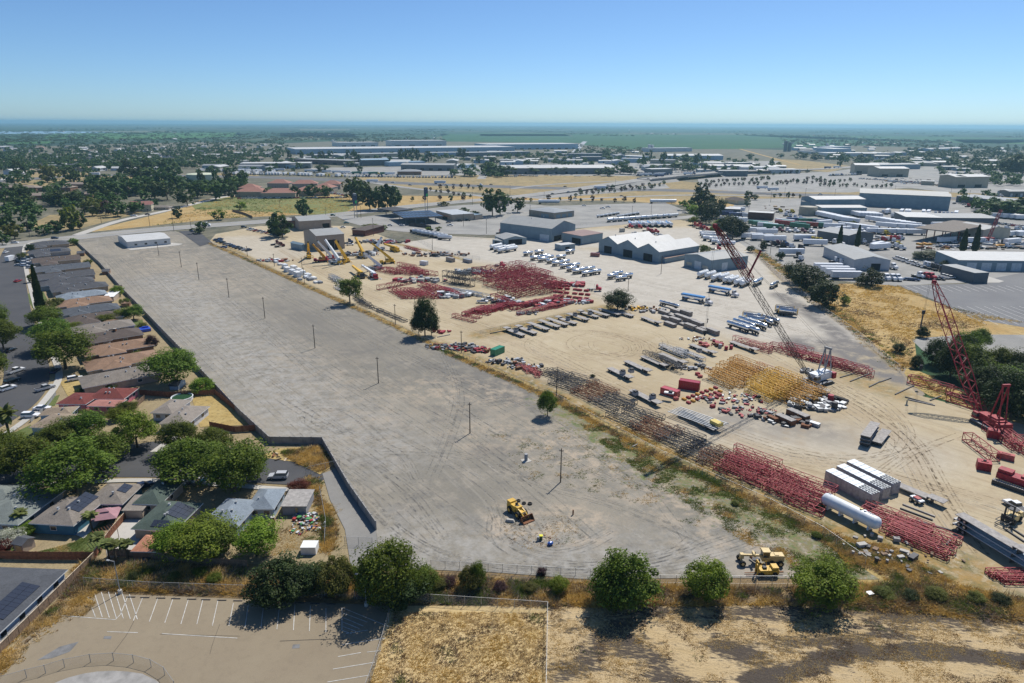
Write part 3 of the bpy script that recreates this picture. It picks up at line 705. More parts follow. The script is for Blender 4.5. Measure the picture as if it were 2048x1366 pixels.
@cached
def tanker(L,r,mname,lod,band=None):
    m=MATS[mname];b=MB();c=(0,0,1.25+r);b.lathe([(.25*r,-L/2),(r*.85,-L/2+.15),(r,-L/2+.4),(r,L/2-.4),(r*.85,L/2-.15),(.25*r,L/2)],m,14,'x',c)
    for v_ in b.v[:]:pass
    t=MB();t.box(0,0,1.25+2*r-.03,L*.7,.7,.12,M_steel)
    for x in (-L*.25,0,L*.25):t.lathe([(.28,0),(.28,.18)],M_steel,8,'z',(x,0,1.25+2*r+.05))
    f=MB();f.box(0,0,.95,L*.9,1.0,.3,M_darksteel);f.box(L*.33,0,0,.14,1.8,1.,M_darksteel)
    if lod:
        f.box(-L/2+1.8,0,0,2.4,2.3,1.,M_tyre);
        bm_=MB();bm_.v=b.v[:]
        for src in (b,t,f):
            pass
        k=MB()
        for src in (b,t,f):
            off=len(k.v);k.v+=src.v
            for fc,mi in zip(src.f,src.mi):k.f.append([i+off for i in fc]);k.mi.append(k.mid(src.mats[mi]))
        return k.mesh('tanker')
    for i in range(5):
        x=-L/2+L*(i+.7)/5.4;b.lathe([(r+.03,x-.05),(r+.03,x+.05)],m,14,'x',c)
    p=[('tank',b.mesh('tank',True)),('walkway',t.mesh('walkway')),('frame',f.mesh('frame'))];axle(p,(-L/2+1.3,-L/2+2.6));return p
@cached
def hopper(L,col):
    m=paint(col);b=MB();b.prism([(-L/2,3.1),(-L/2+.4,3.5),(L/2-.4,3.5),(L/2,3.1),(L/2-1,2.0),(L/4,1.3),(.6,2.0),(-.6,2.0),(-L/4,1.3),(-L/2+1,2.0)],-1.2,1.2,m)
    s=MB();s.prism([(-L/2+.1,2.7),(L/2-.1,2.7),(L/2-.9,2.05),(-L/2+.9,2.05)],-1.22,1.22,M_silver)
    f=MB();f.box(0,0,.95,L*.95,.9,.25,M_darksteel);f.box(L*.42,0,.9,.15,2,1.6,M_darksteel);f.box(-L*.42,0,.9,.15,2,1.6,M_darksteel)
    p=[('hopper_body',b.mesh('hopper_body')),('side_band',s.mesh('side_band')),('frame',f.mesh('frame'))];axle(p,(-L/2+1.3,-L/2+2.6));return p
@cached
def tractor(col,lod,sleeper=True):
    m=paint(col);c=MB();x0=-.4 if sleeper else .4
    c.prism([(x0,.95),(x0,3.2),(x0+.5,3.6),(1.4,3.35),(1.75,2.3),(3.1,2.0),(3.45,1.6),(3.45,.8),(x0,.8)],-1.15,1.15,m)
    g=MB();g.box(1.62,0,2.35,.12,1.9,.75,C_glass,topx=.5);g.box(.85,0,2.3,.9,2.34,.6,C_glass)
    f=MB();f.box(-1.6,0,.75,5.5,.9,.3,M_darksteel);f.box(-2.2,0,1.06,1.1,.9,.14,M_steel);f.lathe([(.09,1),(.09,3.6)],M_silver,6,'z',(-.55,1.0,0));f.lathe([(.33,-.7),(.33,.7)],M_silver,8,'x',(.2,1.05,.75));f.box(3.5,0,.45,.15,2.3,.4,M_silver)
    if lod:
        k=MB()
        for src in (c,g,f):
            off=len(k.v);k.v+=src.v
            for fc,mi in zip(src.f,src.mi):k.f.append([i+off for i in fc]);k.mi.append(k.mid(src.mats[mi]))
        for x in (2.5,-1.6,-2.9):k.box(x,0,0,1.0,2.4,.98,M_tyre)
        return k.mesh('truck_tractor')
    p=[('cab',c.mesh('cab')),('window',g.mesh('window')),('frame',f.mesh('frame'))];axle(p,(2.5,));axle(p,(-1.6,-2.9));return p
@cached
def container(L,col,H=2.6):
    m=paint(col);b=MB();b.box(0,0,.15,L-.12,2.32,H-.2,m);n=int(L/.6)
    for i in range(n):
        x=-L/2+.3+(L-.6)*i/max(1,n-1);b.box(x,0,.2,.16,2.42,H-.3,m)
    f=MB()
    for x in (-L/2+.08,L/2-.08):
        for y in (-1.16,1.16):f.box(x,y,0,.16,.16,H,m)
    for y in (-1.16,1.16):f.box(0,y,0,L-.32,.14,.16,m);f.box(0,y,H-.14,L-.32,.14,.14,m)
    d=MB();d.box(L/2+.01,-.55,.2,.06,1.0,H-.35,m);d.box(L/2+.06,-.3,.3,.04,.04,H-.5,M_steel);dm_=d.mesh('door')
    return [('body',b.mesh('body')),('frame',f.mesh('frame')),('door',dm_),('door',dm_,(0,1.1,0))]
# ---------------------------------------------------------------- buildings
def wall_opening(mb,o,ax,nrm,t0,t1,z0,z1,m,proud=.06):
    a=Vector((o[0],o[1],0))+ax*t0;b=Vector((o[0],o[1],0))+ax*t1;n=nrm*proud;k=nrm*-.05
    vs=[a+k+Vector((0,0,z0)),b+k+Vector((0,0,z0)),b+k+Vector((0,0,z1)),a+k+Vector((0,0,z1)),a+n+Vector((0,0,z0)),b+n+Vector((0,0,z0)),b+n+Vector((0,0,z1)),a+n+Vector((0,0,z1))]
    mb.add([tuple(v) for v in vs],[(4,5,6,7),(0,4,7,3),(1,2,6,5),(3,7,6,2),(0,1,5,4)],m)
def shed(name,B,u,w,h,wallm,roofm,label,cat='building',roof='gable',rise=1.2,doors=(),wins=(),bays=1,over=.3,auto=False,doorm=None,winm=None,ridge='u',group=None,z=0,vents=0,seams=0,world=False,nobase=False):
    """B = near corner (pixel), u and w = the two other base corners next to it (pixels). local x runs B->u, y runs B->w"""
    b=Vector((G(*B) if not world else B)+(0,));U=Vector((G(*u) if not world else u)+(0,))-b;W=Vector((G(*w) if not world else w)+(0,))-b if not isinstance(w,(int,float)) else None
    L=U.length;ux=U.normalized();wy=Vector((-ux.y,ux.x,0))
    if W is None:D=abs(w);sgn=1 if w>0 else-1
    else:D=abs(W.dot(wy));sgn=1 if W.dot(wy)>0 else-1
    wy=wy*sgn;T=Matrix(((ux.x,wy.x,0,b.x),(ux.y,wy.y,0,b.y),(0,0,1,z),(0,0,0,1)))
    t=thing(name,(b.x,b.y,z),0,label,cat,group,auto);T0=Matrix.Translation((-b.x,-b.y,-z)) @ T
    wl=MB();rf=MB();flip=sgn<0
    def A(mb,vs,fs,m):mb.add([tuple(T0 @ Vector(q)) for q in vs],[f[::-1] if flip else f for f in fs],m)
    A(wl,[(0,0,0),(L,0,0),(L,D,0),(0,D,0),(0,0,h),(L,0,h),(L,D,h),(0,D,h)],[(0,1,5,4),(1,2,6,5),(2,3,7,6),(3,0,4,7)],wallm)
    o=over
    if roof=='flat':
        A(wl,[(.02,.02,h-.02),(L-.02,.02,h-.02),(L-.02,D-.02,h-.02),(.02,D-.02,h-.02)],[(0,1,2,3)],wallm)
        for (x0,y0,x1,y1,z0,z1) in ((-.05,-.05,L+.05,D+.05,h+.003,h+.12),):
            A(rf,[(x0,y0,z0),(x1,y0,z0),(x1,y1,z0),(x0,y1,z0),(x0,y0,z1),(x1,y0,z1),(x1,y1,z1),(x0,y1,z1)],[(0,1,5,4),(1,2,6,5),(2,3,7,6),(3,0,4,7),(4,5,6,7)],roofm)
    elif roof=='slope':
        A(wl,[(0,0,h),(0,D,h),(0,D,h+rise),(L,0,h),(L,D,h),(L,D,h+rise)],[(0,1,2),(3,5,4),(1,4,5,2)],wallm)
        A(rf,[(-o,-o,h),(L+o,-o,h),(L+o,D+o,h+rise),(-o,D+o,h+rise),(-o,-o,h+.12),(L+o,-o,h+.12),(L+o,D+o,h+rise+.12),(-o,D+o,h+rise+.12)],[(4,5,6,7),(0,1,5,4),(1,2,6,5),(2,3,7,6),(3,0,4,7),(3,2,1,0)],roofm)
    elif roof=='hip':
        r=min(L,D)/2+o;x0,x1,y0,y1=-o,L+o,-o,D+o
        R=[(x0+r,D/2,h+rise),(x1-r,D/2,h+rise)] if L>=D else [(L/2,y0+r,h+rise),(L/2,y1-r,h+rise)]
        E=[(x0,y0,h),(x1,y0,h),(x1,y1,h),(x0,y1,h)];E2=[(a,b_,h-.15) for a,b_,c in E]
        fs=[(0,1,5,4),(1,2,5),(2,3,4,5),(3,0,4)] if L>=D else [(0,1,4),(1,2,5,4),(2,3,5),(3,0,4,5)]
        A(rf,E+R,fs,roofm);A(rf,[(a,b_,c) for a,b_,c in E]+E2,[(0,4,5,1),(1,5,6,2),(2,6,7,3),(3,7,4,0),(4,7,6,5)],M_white)
    else:
        if ridge=='u':# ridges parallel to x, bays across y
            bw=D/bays
            for i in range(bays):
                y0=i*bw;ym=y0+bw/2;y1=y0+bw
                A(wl,[(0,y0,h),(0,ym,h+rise),(0,y1,h),(L,y0,h),(L,ym,h+rise),(L,y1,h)],[(0,1,2),(3,5,4)],wallm)
                ya=y0-(o if i==0 else 0);yb=y1+(o if i==bays-1 else 0);za=h-(o*rise/(bw/2) if i==0 else 0);zb=h-(o*rise/(bw/2) if i==bays-1 else 0)
                for e in (.05,):A(rf,[(-o,ya,za+e),(L+o,ya,za+e),(L+o,ym,h+rise+e),(-o,ym,h+rise+e),(-o,yb,zb+e),(L+o,yb,zb+e)],[(0,1,2,3),(3,2,5,4)],roofm)
                A(rf,[(-o,ya,za-.1),(L+o,ya,za-.1),(L+o,ya,za+.05),(-o,ya,za+.05)],[(0,1,2,3)],roofm)
        else:
            bw=L/bays
            for i in range(bays):
                x0=i*bw;xm=x0+bw/2;x1=x0+bw
                A(wl,[(x0,0,h),(xm,0,h+rise),(x1,0,h),(x0,D,h),(xm,D,h+rise),(x1,D,h)],[(0,2,1),(3,4,5)],wallm)
                xa=x0-(o if i==0 else 0);xb=x1+(o if i==bays-1 else 0);za=h-(o*rise/(bw/2) if i==0 else 0);zb=h-(o*rise/(bw/2) if i==bays-1 else 0)
                A(rf,[(xa,-o,za+.05),(xm,-o,h+rise+.05),(xm,D+o,h+rise+.05),(xa,D+o,za+.05),(xb,-o,zb+.05),(xb,D+o,zb+.05)],[(0,1,2,3),(1,4,5,2)],roofm)
    wo=link('wall',wl.mesh('wall'),t);ro=link('roof',rf.mesh('roof'),t)
    X,Y=T0.to_3x3() @ Vector((1,0,0)),T0.to_3x3() @ Vector((0,1,0))
    for kind,lst,mm in (('door',doors,doorm or C_glass),('window',wins,winm or C_glass)):
        for q in lst:# (side, t0, t1, z0, z1[, material])  side 0 = B->u wall, 1 = B->w wall
            mb=MB();side,t0,t1,z0,z1=q[:5];ax,nn,Ls=(X,-Y,L) if side==0 else (Y,-X,D)
            wall_opening(mb,(0,0),ax,nn,t0*Ls,t1*Ls,z0,z1,q[5] if len(q)>5 else mm);link(kind,mb.mesh(kind),t)
    if vents:
        for i in range(vents):
            mb=MB();xx=L*(i+.5)/vents;zz=h+rise if roof !='flat' else h+.1
            p=T0 @ Vector((xx,D/2 if bays==1 else D/bays/2,zz-.1));mb.lathe([(.25,0),(.25,.5),(.42,.5),(.2,.9)],M_greyp,8,'z',tuple(p));link('roof_vent',mb.mesh('roof_vent'),ro)
    t['_T']=0;del t['_T']
    return t,T,T0
# ================================================================ landmarks used in labels
LM+=[(295,484,'the long white shed'),(625,480,'the big tan workshop'),(840,428,'the dark filling station canopy'),(925,430,'the filling station shop'),(1090,465,'the large blue-grey gabled shed'),(1290,502,'the triple gabled shed'),
       (1430,530,'the lone blue shed by the tankers'),(1620,570,'the two dark oaks'),(1725,525,'the white workshop with parked cars'),(1960,525,'the long grey garages'),(1860,460,'the open steel canopy'),(1806,405,'the huge blue-grey warehouse'),
       (1660,440,'the white trailer block'),(1670,475,'the dark grey workshop'),(1615,422,'the tan round tank'),(1850,505,'the silvery bush'),(1970,590,'the grey bay parking'),(1230,600,'the round dark oak'),(850,640,'the dark poplar-like tree'),(700,575,'the tree on the lot edge'),
       (1095,810,'the lone lot tree'),(990,700,'the green container'),(1365,770,'the red containers'),(1640,755,'the dark crawler crane'),(1970,830,'the red crawler crane'),(1720,970,'the metal chiller boxes'),(1700,1020,'the white cylindrical tank'),(1730,845,'the stacked flatbeds'),
       (1980,1070,'the long stacked trailers'),(1525,1120,'the parked motor grader'),(1040,1020,'the yellow wheel loader'),(1250,1150,'the largest strip tree'),(1412,1150,'the middle strip tree'),(1640,1150,'the loose strip tree'),(780,1110,'the tall tree at the lane end'),(560,1140,'the dark oak by the lane'),
       (150,900,'the huge tree by the blue house'),(430,930,'the big tree over the cul-de-sac'),(350,730,'the big backyard tree'),(130,690,'the big street tree'),(86,600,'the tall cypress'),(20,860,'the tall palm'),(160,1010,'the blue house'),(340,1000,'the green-roofed house'),(500,1010,'the pale grey house'),(60,1180,'the white and blue house'),
       (200,795,'the pink house'),(140,840,'the tan-roofed house'),(350,815,'the beige hipped house'),(237,745,'the dark brown house'),(200,650,'the taupe house'),(150,545,'the charcoal-roofed houses'),(110,480,'the first house by the main road'),(283,412,'the red-roofed yellow house'),(405,355,'the cream water tank'),(120,380,'the brown apartment roofs'),
       (570,380,'the red-roofed apartments'),(760,390,'the clump of eucalyptus'),(985,400,'the twin tall trees'),(1330,370,'the overpass bridge'),(1100,335,'the long curved-roof warehouse'),(860,300,'the enormous white warehouse'),(570,330,'the white trailer yard'),(850,330,'the grey warehouse by the freeway'),(1340,300,'the white silo plant'),
       (1385,312,'the long white-roofed warehouse'),(1450,330,'the dark long warehouse'),(1575,290,'the concrete tower'),(1780,345,'the twin tan sheds'),(1920,365,'the tan double shed'),(1400,400,'the tall trees by the tanker yard'),(1280,448,'the row of far tankers'),(50,330,'the western tree belt'),(250,310,'the far suburb'),(1750,300,'the far scrap yards'),(1950,330,'the eastern suburb'),(300,1100,'the wooden back fence')]
# ================================================================ roads
road_c=[(-500,522),(0,494),(150,475),(300,460),(450,449),(560,441),(690,428),(800,415),(900,405),(1000,397),(1100,387),(1200,376),(1300,364),(1400,354),(1536,346),(1640,338),(1720,333),(1850,318)]
def rz_(p):
    u,v=PX(p[0],p[1]);t=(u-1030)/300
    return .2+6.5*max(0,min(1,t))**1.5*max(0,min(1,(1640-u)/160))
ribbon('main_road',road_c,25,M_road,.2,zs=rz_)
for o in (-11.6,11.6):
    P=[G(*q) for q in road_c];Q=[]
    for i,p in enumerate(P):
        a,b=P[max(0,i-1)],P[min(len(P)-1,i+1)];dx,dy=b[0]-a[0],b[1]-a[1];k=math.hypot(dx,dy);Q.append((p[0]-dy/k*o,p[1]+dx/k*o))
    ribbon('road_edge_line',Q,.3,M_line,.26,world=True,zs=lambda p:rz_(p)+.06)
ribbon('road_median_line',road_c,.35,mat('median_yellow',(.5,.38,.1),.8),.26,zs=lambda p:rz_(p)+.06)
ribbon('side_road',[(690,432),(720,447),(800,461),(900,465),(1000,468),(1050,462),(1180,452),(1320,440),(1480,424),(1600,406),(1720,400)],16,M_road,.16)
ribbon('freeway',[(-400,385),(0,363),(130,352),(300,350),(520,354),(720,362),(860,369),(1024,374),(1200,379),(1340,380),(1540,388),(1700,392),(1870,396),(2048,400),(2500,414)],38,M_fwy,.12)
ribbon('median_barrier',[(520,354),(720,362),(860,369),(1024,374),(1200,379),(1340,380),(1540,388),(1700,392),(1870,396),(2048,400),(2500,414)],1.6,M_darksteel,.9)
ribbon('freeway_ramp',[(700,357),(777,371),(860,381),(930,388),(985,395),(1024,397)],12,M_road,.17)
ribbon('freeway_ramp',[(1010,402),(1100,402),(1200,396),(1320,391),(1400,390),(1560,392),(1700,400)],11,M_road,.17)
ribbon('freeway_ramp',[(1024,378),(1060,372),(1160,365),(1240,362)],10,M_road,.17)
ribbon('freeway_ramp',[(1540,352),(1600,356),(1640,366),(1620,378),(1560,376)],14,M_road,.17)
ribbon('freeway_ramp',[(1660,345),(1750,352),(1850,366),(1960,380)],10,M_road,.17)
ribbon('far_street',[(962,358),(978,335),(990,322)],14,M_road,.14)
ribbon('far_street',[(1150,305),(1160,292),(1170,283)],22,M_greyp,.35)
ribbon('field_track',[(1480,298),(1530,312),(1600,330)],9,M_gold,.2)
ribbon('far_street',[(1790,335),(1870,318),(1960,309)],14,M_road,.14)
ribbon('park_path',[(155,470),(240,440),(320,425),(400,405),(440,395),(490,388)],8,M_conc,.14)
ribbon('far_street',[(0,360),(60,345),(85,337),(300,330),(420,330)],14,M_conc,.15)
# overpass bridge
mb=MB();A_,B_=G(1320,363),G(1412,354);dv=Vector((B_[0]-A_[0],B_[1]-A_[1]));Lb=dv.length;hb=math.atan2(dv.y,dv.x)
bt=thing('overpass_bridge',((A_[0]+B_[0])/2,(A_[1]+B_[1])/2,0),hb,'concrete overpass bridge carrying the main road over the freeway','bridge')
mb.box(0,0,4.5,Lb+90,26.5,1.6,M_block);link('deck',mb.mesh('deck'),bt)
for y in (-13.1,13.1):
    q=MB();q.box(0,y,6.1,Lb+88,.3,1.1,M_conc);link('parapet',q.mesh('parapet'),bt)
for x in (-.42,0,.42):
    q=MB();q.box(x*(Lb+80),0,0,1.4,15,4.5,M_block);link('pier',q.mesh('pier'),bt)
# embankment of the overpass
emb=MB()
for (seg,col) in ((((1040,393),(1330,361)),0),(((1420,352),(1620,339)),0)):
    p,q=Vector(G(*seg[0])),Vector(G(*seg[1]));d=(q-p).normalized();n=Vector((-d.y,d.x));K=14
    L0=[]
    for i in range(K+1):
        c=p.lerp(q,i/K);h=max(0.1,rz_((c.x,c.y))-.15)
        L0.append([(c.x+n.x*s*(12.6+e*h*2.2),c.y+n.y*s*(12.6+e*h*2.2),h*(1-e)) for s,e in ((-1,1),(-1,0),(1,0),(1,1))])
    for i in range(K):
        for k in range(3):emb.add([L0[i][k],L0[i+1][k],L0[i+1][k+1],L0[i][k+1]],[(0,1,2,3)],MATS['grey_yard'])
tag(link('road_embankment',emb.mesh('road_embankment')),kind='structure')
# residential streets
ribbon('residential_street',[(40,482),(20,520),(22,570),(28,640),(45,700),(58,750),(40,800),(-30,850),(-150,900)],13.5,M_street,.14)
ribbon('pavement',[(66,484),(46,492),(52,540),(68,600),(80,640),(97,690),(118,735),(119,765),(84,810),(52,842),(10,870)],2.2,M_conc,.24)
sheet('cul_de_sac',[(-200,925),(100,905),(250,893),(330,880),(420,890),(520,905),(590,922),(650,945),(650,962),(610,972),(540,968),(440,962),(330,955),(200,955),(60,965),(-200,985)],M_street,.14,smooth=1)
ribbon('pavement',[(-200,992),(60,972),(220,962),(330,962),(440,970),(540,978),(600,982)],1.8,M_conc,.24)
sheet('concrete_driveway',[(300,905),(345,872),(372,880),(330,905)],M_conc,.2)
sheet('lane_ground',[(645,948),(680,935),(730,1010),(752,1060),(760,1150),(705,1155),(690,1060),(660,1000)],asphalt('worn_lane',(.20,.195,.185),(.26,.25,.23)),.15)
sheet('dry_bank',[(515,915),(560,898),(640,893),(670,930),(640,950),(590,925)],M_dryg,.2)
sheet('driveway_strip',[(358,463),(395,461),(425,486),(400,493)],M_street,.22)
sheet('concrete_apron',[(262,501),(358,491),(366,488),(345,486),(250,497)],M_conc,.22)
for P in ([(120,765),(180,740),(190,770),(140,800)],[(400,760),(445,780),(500,850),(400,855),(385,800)]):sheet('dry_lawn',P,M_dryg,.12)
for P in ([(85,800),(120,790),(110,812),(80,815)],[(20,870),(62,850),(75,880),(20,910)],[(55,1110),(150,1085),(215,1040),(195,1110),(160,1112)],[(0,1100),(30,1095),(50,1110),(0,1120)],[(250,645),(285,640),(290,655),(258,660)],[(48,590),(85,580),(95,600),(65,615)],[(120,535),(150,530),(160,545)]):sheet('lawn',P,M_lawn,.13)
for P in ([(150,1070),(190,1040),(200,1045),(168,1078)],[(210,1085),(240,1040),(300,1040),(265,1110),(215,1118)]):sheet('concrete_patio',P,M_conc,.16)
# ================================================================ parking bay lines (near, bottom left)
def pline(a,b,w=.12,parent=park,z=.20,name='bay_line'):
    P=[G(*a),G(*b)];d=Vector((P[1][0]-P[0][0],P[1][1]-P[0][1]));d.normalize();n=Vector((-d.y,d.x))*w/2
    me=bpy.data.meshes.new(name);me.from_pydata([(P[0][0]+n.x,P[0][1]+n.y,z),(P[1][0]+n.x,P[1][1]+n.y,z),(P[1][0]-n.x,P[1][1]-n.y,z),(P[0][0]-n.x,P[0][1]-n.y,z)],[],[(0,1,2,3)]);me.materials.append(M_line)
    if me.polygons[0].normal.z<0:me.flip_normals()
    return link(name,me,parent)
for a,b in [((286,1196),(267,1243)),((316,1198),(299,1245)),((346,1200),(330,1247)),((377,1200),(362,1250)),((406,1201),(394,1250)),((436,1203),(425,1253)),((467,1208),(458,1254)),((497,1210),(490,1257)),((528,1208),(522,1258)),((559,1217),(554,1260)),((590,1211),(587,1262)),((621,1213),(619,1264)),((652,1218),(652,1266)),
             ((113,1232),(230,1241)),((256,1194),(241,1231)),((684,1217),(684,1262)),((692,1269),(735,1262)),((684,1217),(780,1256)),((771,1278),(684,1291)),((762,1303),(734,1306)),((722,1307),(676,1315)),((752,1326),(666,1340)),((740,1352),(655,1366)),((215,1265),(276,1267)),((324,1269),(475,1278))]:pline(a,b)
for i in range(10):
    a=(125+i*14 if i>2 else 112+i*12,(1212,1203,1197,1192,1187,1186,1185,1187,1189,1190)[i] if i else 1228);b=(a[0]+4+20*(min(a[1],1232)<1220),1233+i*.8);pline((a[0]+8,a[1]),b)
for i in range(5):pline((684,1227+i*9),(735-i*8,1250+i*5-1 if i else 1246))
pline((231,1241),(241,1231))
for u in (262,290,322,352,384,412,444,476,506,538,600,630,662):
    x,y=G(u,1196+(u-262)*.035);k=MB();k.box(x,y,.17,1.7,.15,.12,M_darksteel);link('wheel_stop',k.mesh('wheel_stop'),park)
def crackstrip(P,w,m):
    ribbon('asphalt_crack',[G(*q) for q in P],w,m,.195,world=True,smooth=1,parent=park)
M_crack=mat('crack_fill',(.07,.06,.05),.9);M_patch=mat('asphalt_patch',(.17,.17,.17),.9,var=.3)
crackstrip([(268,1244),(255,1270),(240,1290),(225,1310)],.08,M_crack);crackstrip([(0,1340),(40,1300),(80,1262),(112,1235)],.12,M_crack);crackstrip([(560,1284),(600,1282),(660,1280),(700,1280)],.1,M_crack)
crackstrip([(440,1250),(425,1290),(420,1310)],.06,M_crack);crackstrip([(320,1270),(480,1274)],.05,M_crack)
sheet('asphalt_patch',[(586,1291),(600,1290),(599,1298),(584,1299)],M_patch,.19,parent=park)
sheet('asphalt_patch',[(209,1274),(224,1274),(222,1280),(207,1279)],M_patch,.19,parent=park)
sheet('asphalt_patch',[(75,1322),(120,1295),(158,1285),(140,1305),(105,1318)],M_patch,.19,parent=park)
# concrete walk behind the curved fence
sheet('concrete_walk',[(60,1395),(120,1362),(180,1346),(240,1343),(300,1352),(350,1395)],M_block,.24,smooth=1)
# right grey parking lines
gp=[o for o in COL.objects if o.name=='grey_parking'][0]
for i in range(14):pline((1808+i*17,572),(1836+i*17.5,583.5),.32,gp,.16)
for i in range(13):pline((1898+i*17.5,613),(1975+i*21,650),.28,gp,.16)
pline((1918,632),(2300,634),.15,gp,.16)
# ================================================================ utility poles of the lot
def pole(u,v,H,arm=True,label=None,wood=True,name='utility_pole',cat='utility pole',head=None,group='utility poles'):
    x,y=G(u,v);p=MB();p.bar((0,0,0),(0,0,H),.17 if wood else .10,M_pole if wood else M_greyp,8,True,r2=.12 if wood else .07)
    parts=[('shaft',p.mesh('shaft'))]
    if arm:
        c=MB();c.box(0,0,H-.7,1.1,.14,.14,M_pole);parts.append(('crossarm',c.mesh('crossarm')))
        k=MB();k.bar((.4,0,H-.56),(.4,0,H-.25),.06,M_greyp,6,True);im=k.mesh('insulator');parts+=[('insulator',im),('insulator',im,(-.8,0,0))]
    if head=='lamp':
        c=MB();c.box(.7,0,H-.1,1.5,.08,.08,M_greyp);c.box(1.4,0,H-.15,.6,.35,.14,M_greyp);parts.append(('lamp_head',c.mesh('lamp_head')))
    return place(name,parts,(x,y,.05),rnd.uniform(-.3,.3)+(0 if head !='lamp' else 3.1),label or 'dark wooden utility pole',cat,group,auto=label is None)
for i,(u,v,H) in enumerate([(1121,965,9.3),(940,867,9.6),(757,767,9.6),(630,697,9.8),(530,637,10),(458,595,10),(398,560,10),(363,535,10)]):
    pole(u,v,H,label='bare wooden utility pole standing in the empty lot, %s from the camera' % ('nearest','second','third','fourth','fifth','sixth','seventh','farthest')[i],group='poles in the empty lot')
for u,v,H in [(318,512,8),(1113,793,9.5),(923,706,9),(791,650,9.5),(609,567,9),(549,533,8),(495,513,7),(605,545,9),(747,472,14),(348,463,15),(383,462,10),(300,453,14),(203,446,14),(60,475,13),(1415,645,2),(1322,548,11),(1256,582,7),(865,500,11),(973,468,12),(927,453,11),(1060,440,14),(1230,380,15),(1264,432,10),(1302,431,12),(1541,405,14),(1568,398,14),(1668,402,14),(1610,396,12),(1788,392,13),(1936,405,14),(1540,510,8),(1690,470,9),(1497,425,8),(1614,345,12),(1700,340,12),(1900,395,12),(700,410,12),(722,436,11),(652,435,10),(945,410,14),(1088,405,12),(1020,392,13),(560,416,8)]:pole(u,v,H)
pole(241,1188,7.2,False,'slim grey parking lamp post beside the striped corner bays',False,'lamp_post','lamp post','lamp','parking lamp posts');pole(733,1213,7.0,False,'slim grey parking lamp post near the chain-link corner',False,'lamp_post','lamp post','lamp','parking lamp posts')
for (u,v) in ((241,1188),(733,1213)):
    x,y=G(u,v);k=MB();k.lathe([(.42,0),(.38,.75)],M_conc,12);place('lamp_footing',k.mesh('lamp_footing'),(x,y,.15),0,'round concrete footing of the %s parking lamp' % ('left' if u<500 else 'right'),'footing','lamp footings')
pole(1673,612,10,False,'tall grey light pole beside the dark oak and dry field',False,'lamp_post','lamp post','lamp')
pole(1843,500,12);
for u,v,H in ((135,440,10),(212,432,9),(132,412,9)):pole(u,v,H,False,None,False,'street_lamp','street lamp','lamp','street lamps')
# ================================================================ fences and walls
def fence_run(name,P,h,sp,label,cat='fence',kind='chain',m=None,cap=None,z=.05,post=.05,world=False):
    W=[tuple(p) if world else G(*p) for p in P];t=thing(name,(W[0][0],W[0][1],z),0,label,cat);ox,oy=W[0]
    pc={}
    for (a,b) in zip(W,W[1:]):
        d=Vector((b[0]-a[0],b[1]-a[1]));L=d.length;n=max(1,round(L/sp));s=L/n;rz=math.atan2(d.y,d.x);d.normalize();key=(round(s,2))
        if key not in pc:
            q=MB()
            if kind=='chain':
                q.bar((0,0,h),(s,0,h),.03,M_fencew);q.bar((0,0,.1),(s,0,.1),.015,M_fencew);q.add([(0,0,.1),(s,0,.1),(s,0,h),(0,0,h)],[(0,1,2,3)],M_mesh)
            elif kind=='wall':q.box(s/2,0,-.1,s-.06,.2,h+.1,m)
            else:
                k=6
                for i in range(k):q.box(s*(i+.5)/k,0,0,s/k-.02,.03,h+rnd.uniform(-.05,.03),m)
                q.box(s/2,-.04,h*.25,s,.05,.09,m);q.box(s/2,-.04,h*.8,s,.05,.09,m)
                if cap:q.box(s/2,0,h,s,.16,.05,cap)
            pm=q.mesh('panel');r=MB()
            if kind=='chain':r.bar((0,0,0),(0,0,h+.1),post,M_fencew,5,True)
            elif kind=='wall':r.box(0,0,-.1,.34,.34,h+.22,m)
            else:r.box(0,0,0,.12,.12,h+.1,m)
            pc[key]=(pm,r.mesh('post'))
        pm,po=pc[key]
        for i in range(n):
            c=(a[0]-ox+d.x*s*i,a[1]-oy+d.y*s*i,0)
            e=link('panel' if kind !='wall' else 'wall_panel',pm,t,c,rz);link('post',po,t,c,rz)
    link('post',po,t,(W[-1][0]-ox,W[-1][1]-oy,0));return t
g=N('chain_link_mesh');p_=g.n('BsdfPrincipled');p_.inputs['Base Color'].default_value=(.35,.36,.36,1);tr=g.n('BsdfTransparent');mx=g.n('MixShader');mx.inputs[0].default_value=.16
g.l(tr.outputs[0],mx.inputs[1]);g.l(p_.outputs[0],mx.inputs[2]);o_=g.n('OutputMaterial');g.l(mx.outputs[0],o_.inputs[0]);M_mesh=g.m
fence_run('concrete_wall',[(290,630),(345,688),(430,778),(480,832),(540,888),(645,889),(700,985),(752,1060)],2.3,3.2,'weathered grey block wall along the left edge of the empty lot','wall','wall',M_block,z=.0)
fence_run('concrete_wall',[(152,486),(200,530),(245,582),(290,628)],1.9,6,'far stretch of grey block wall behind the charcoal-roofed houses','wall','wall',M_block,z=0)
fence_run('chain_link_fence',[(418,488),(520,532),(640,586),(740,631),(860,688)],2.0,6,'chain-link fence along the far right edge of the empty lot')
fence_run('chain_link_fence',[(860,688),(990,744),(1110,798),(1200,849),(1330,918),(1430,963),(1540,1013),(1645,1070),(1730,1130)],2.0,4,'chain-link fence between the weedy lot edge and the boom storage')
fence_run('chain_link_fence',[(862,1136),(1180,1154),(1320,1166),(1480,1168),(1640,1168)],1.8,3,'chain-link fence along the near edge of the empty lot')
fence_run('chain_link_fence',[(170,1173),(300,1182),(420,1186),(620,1193),(800,1203),(1095,1222),(1090,1500)],2.0,3,'long chain-link fence behind the tan parking and round the straw field')
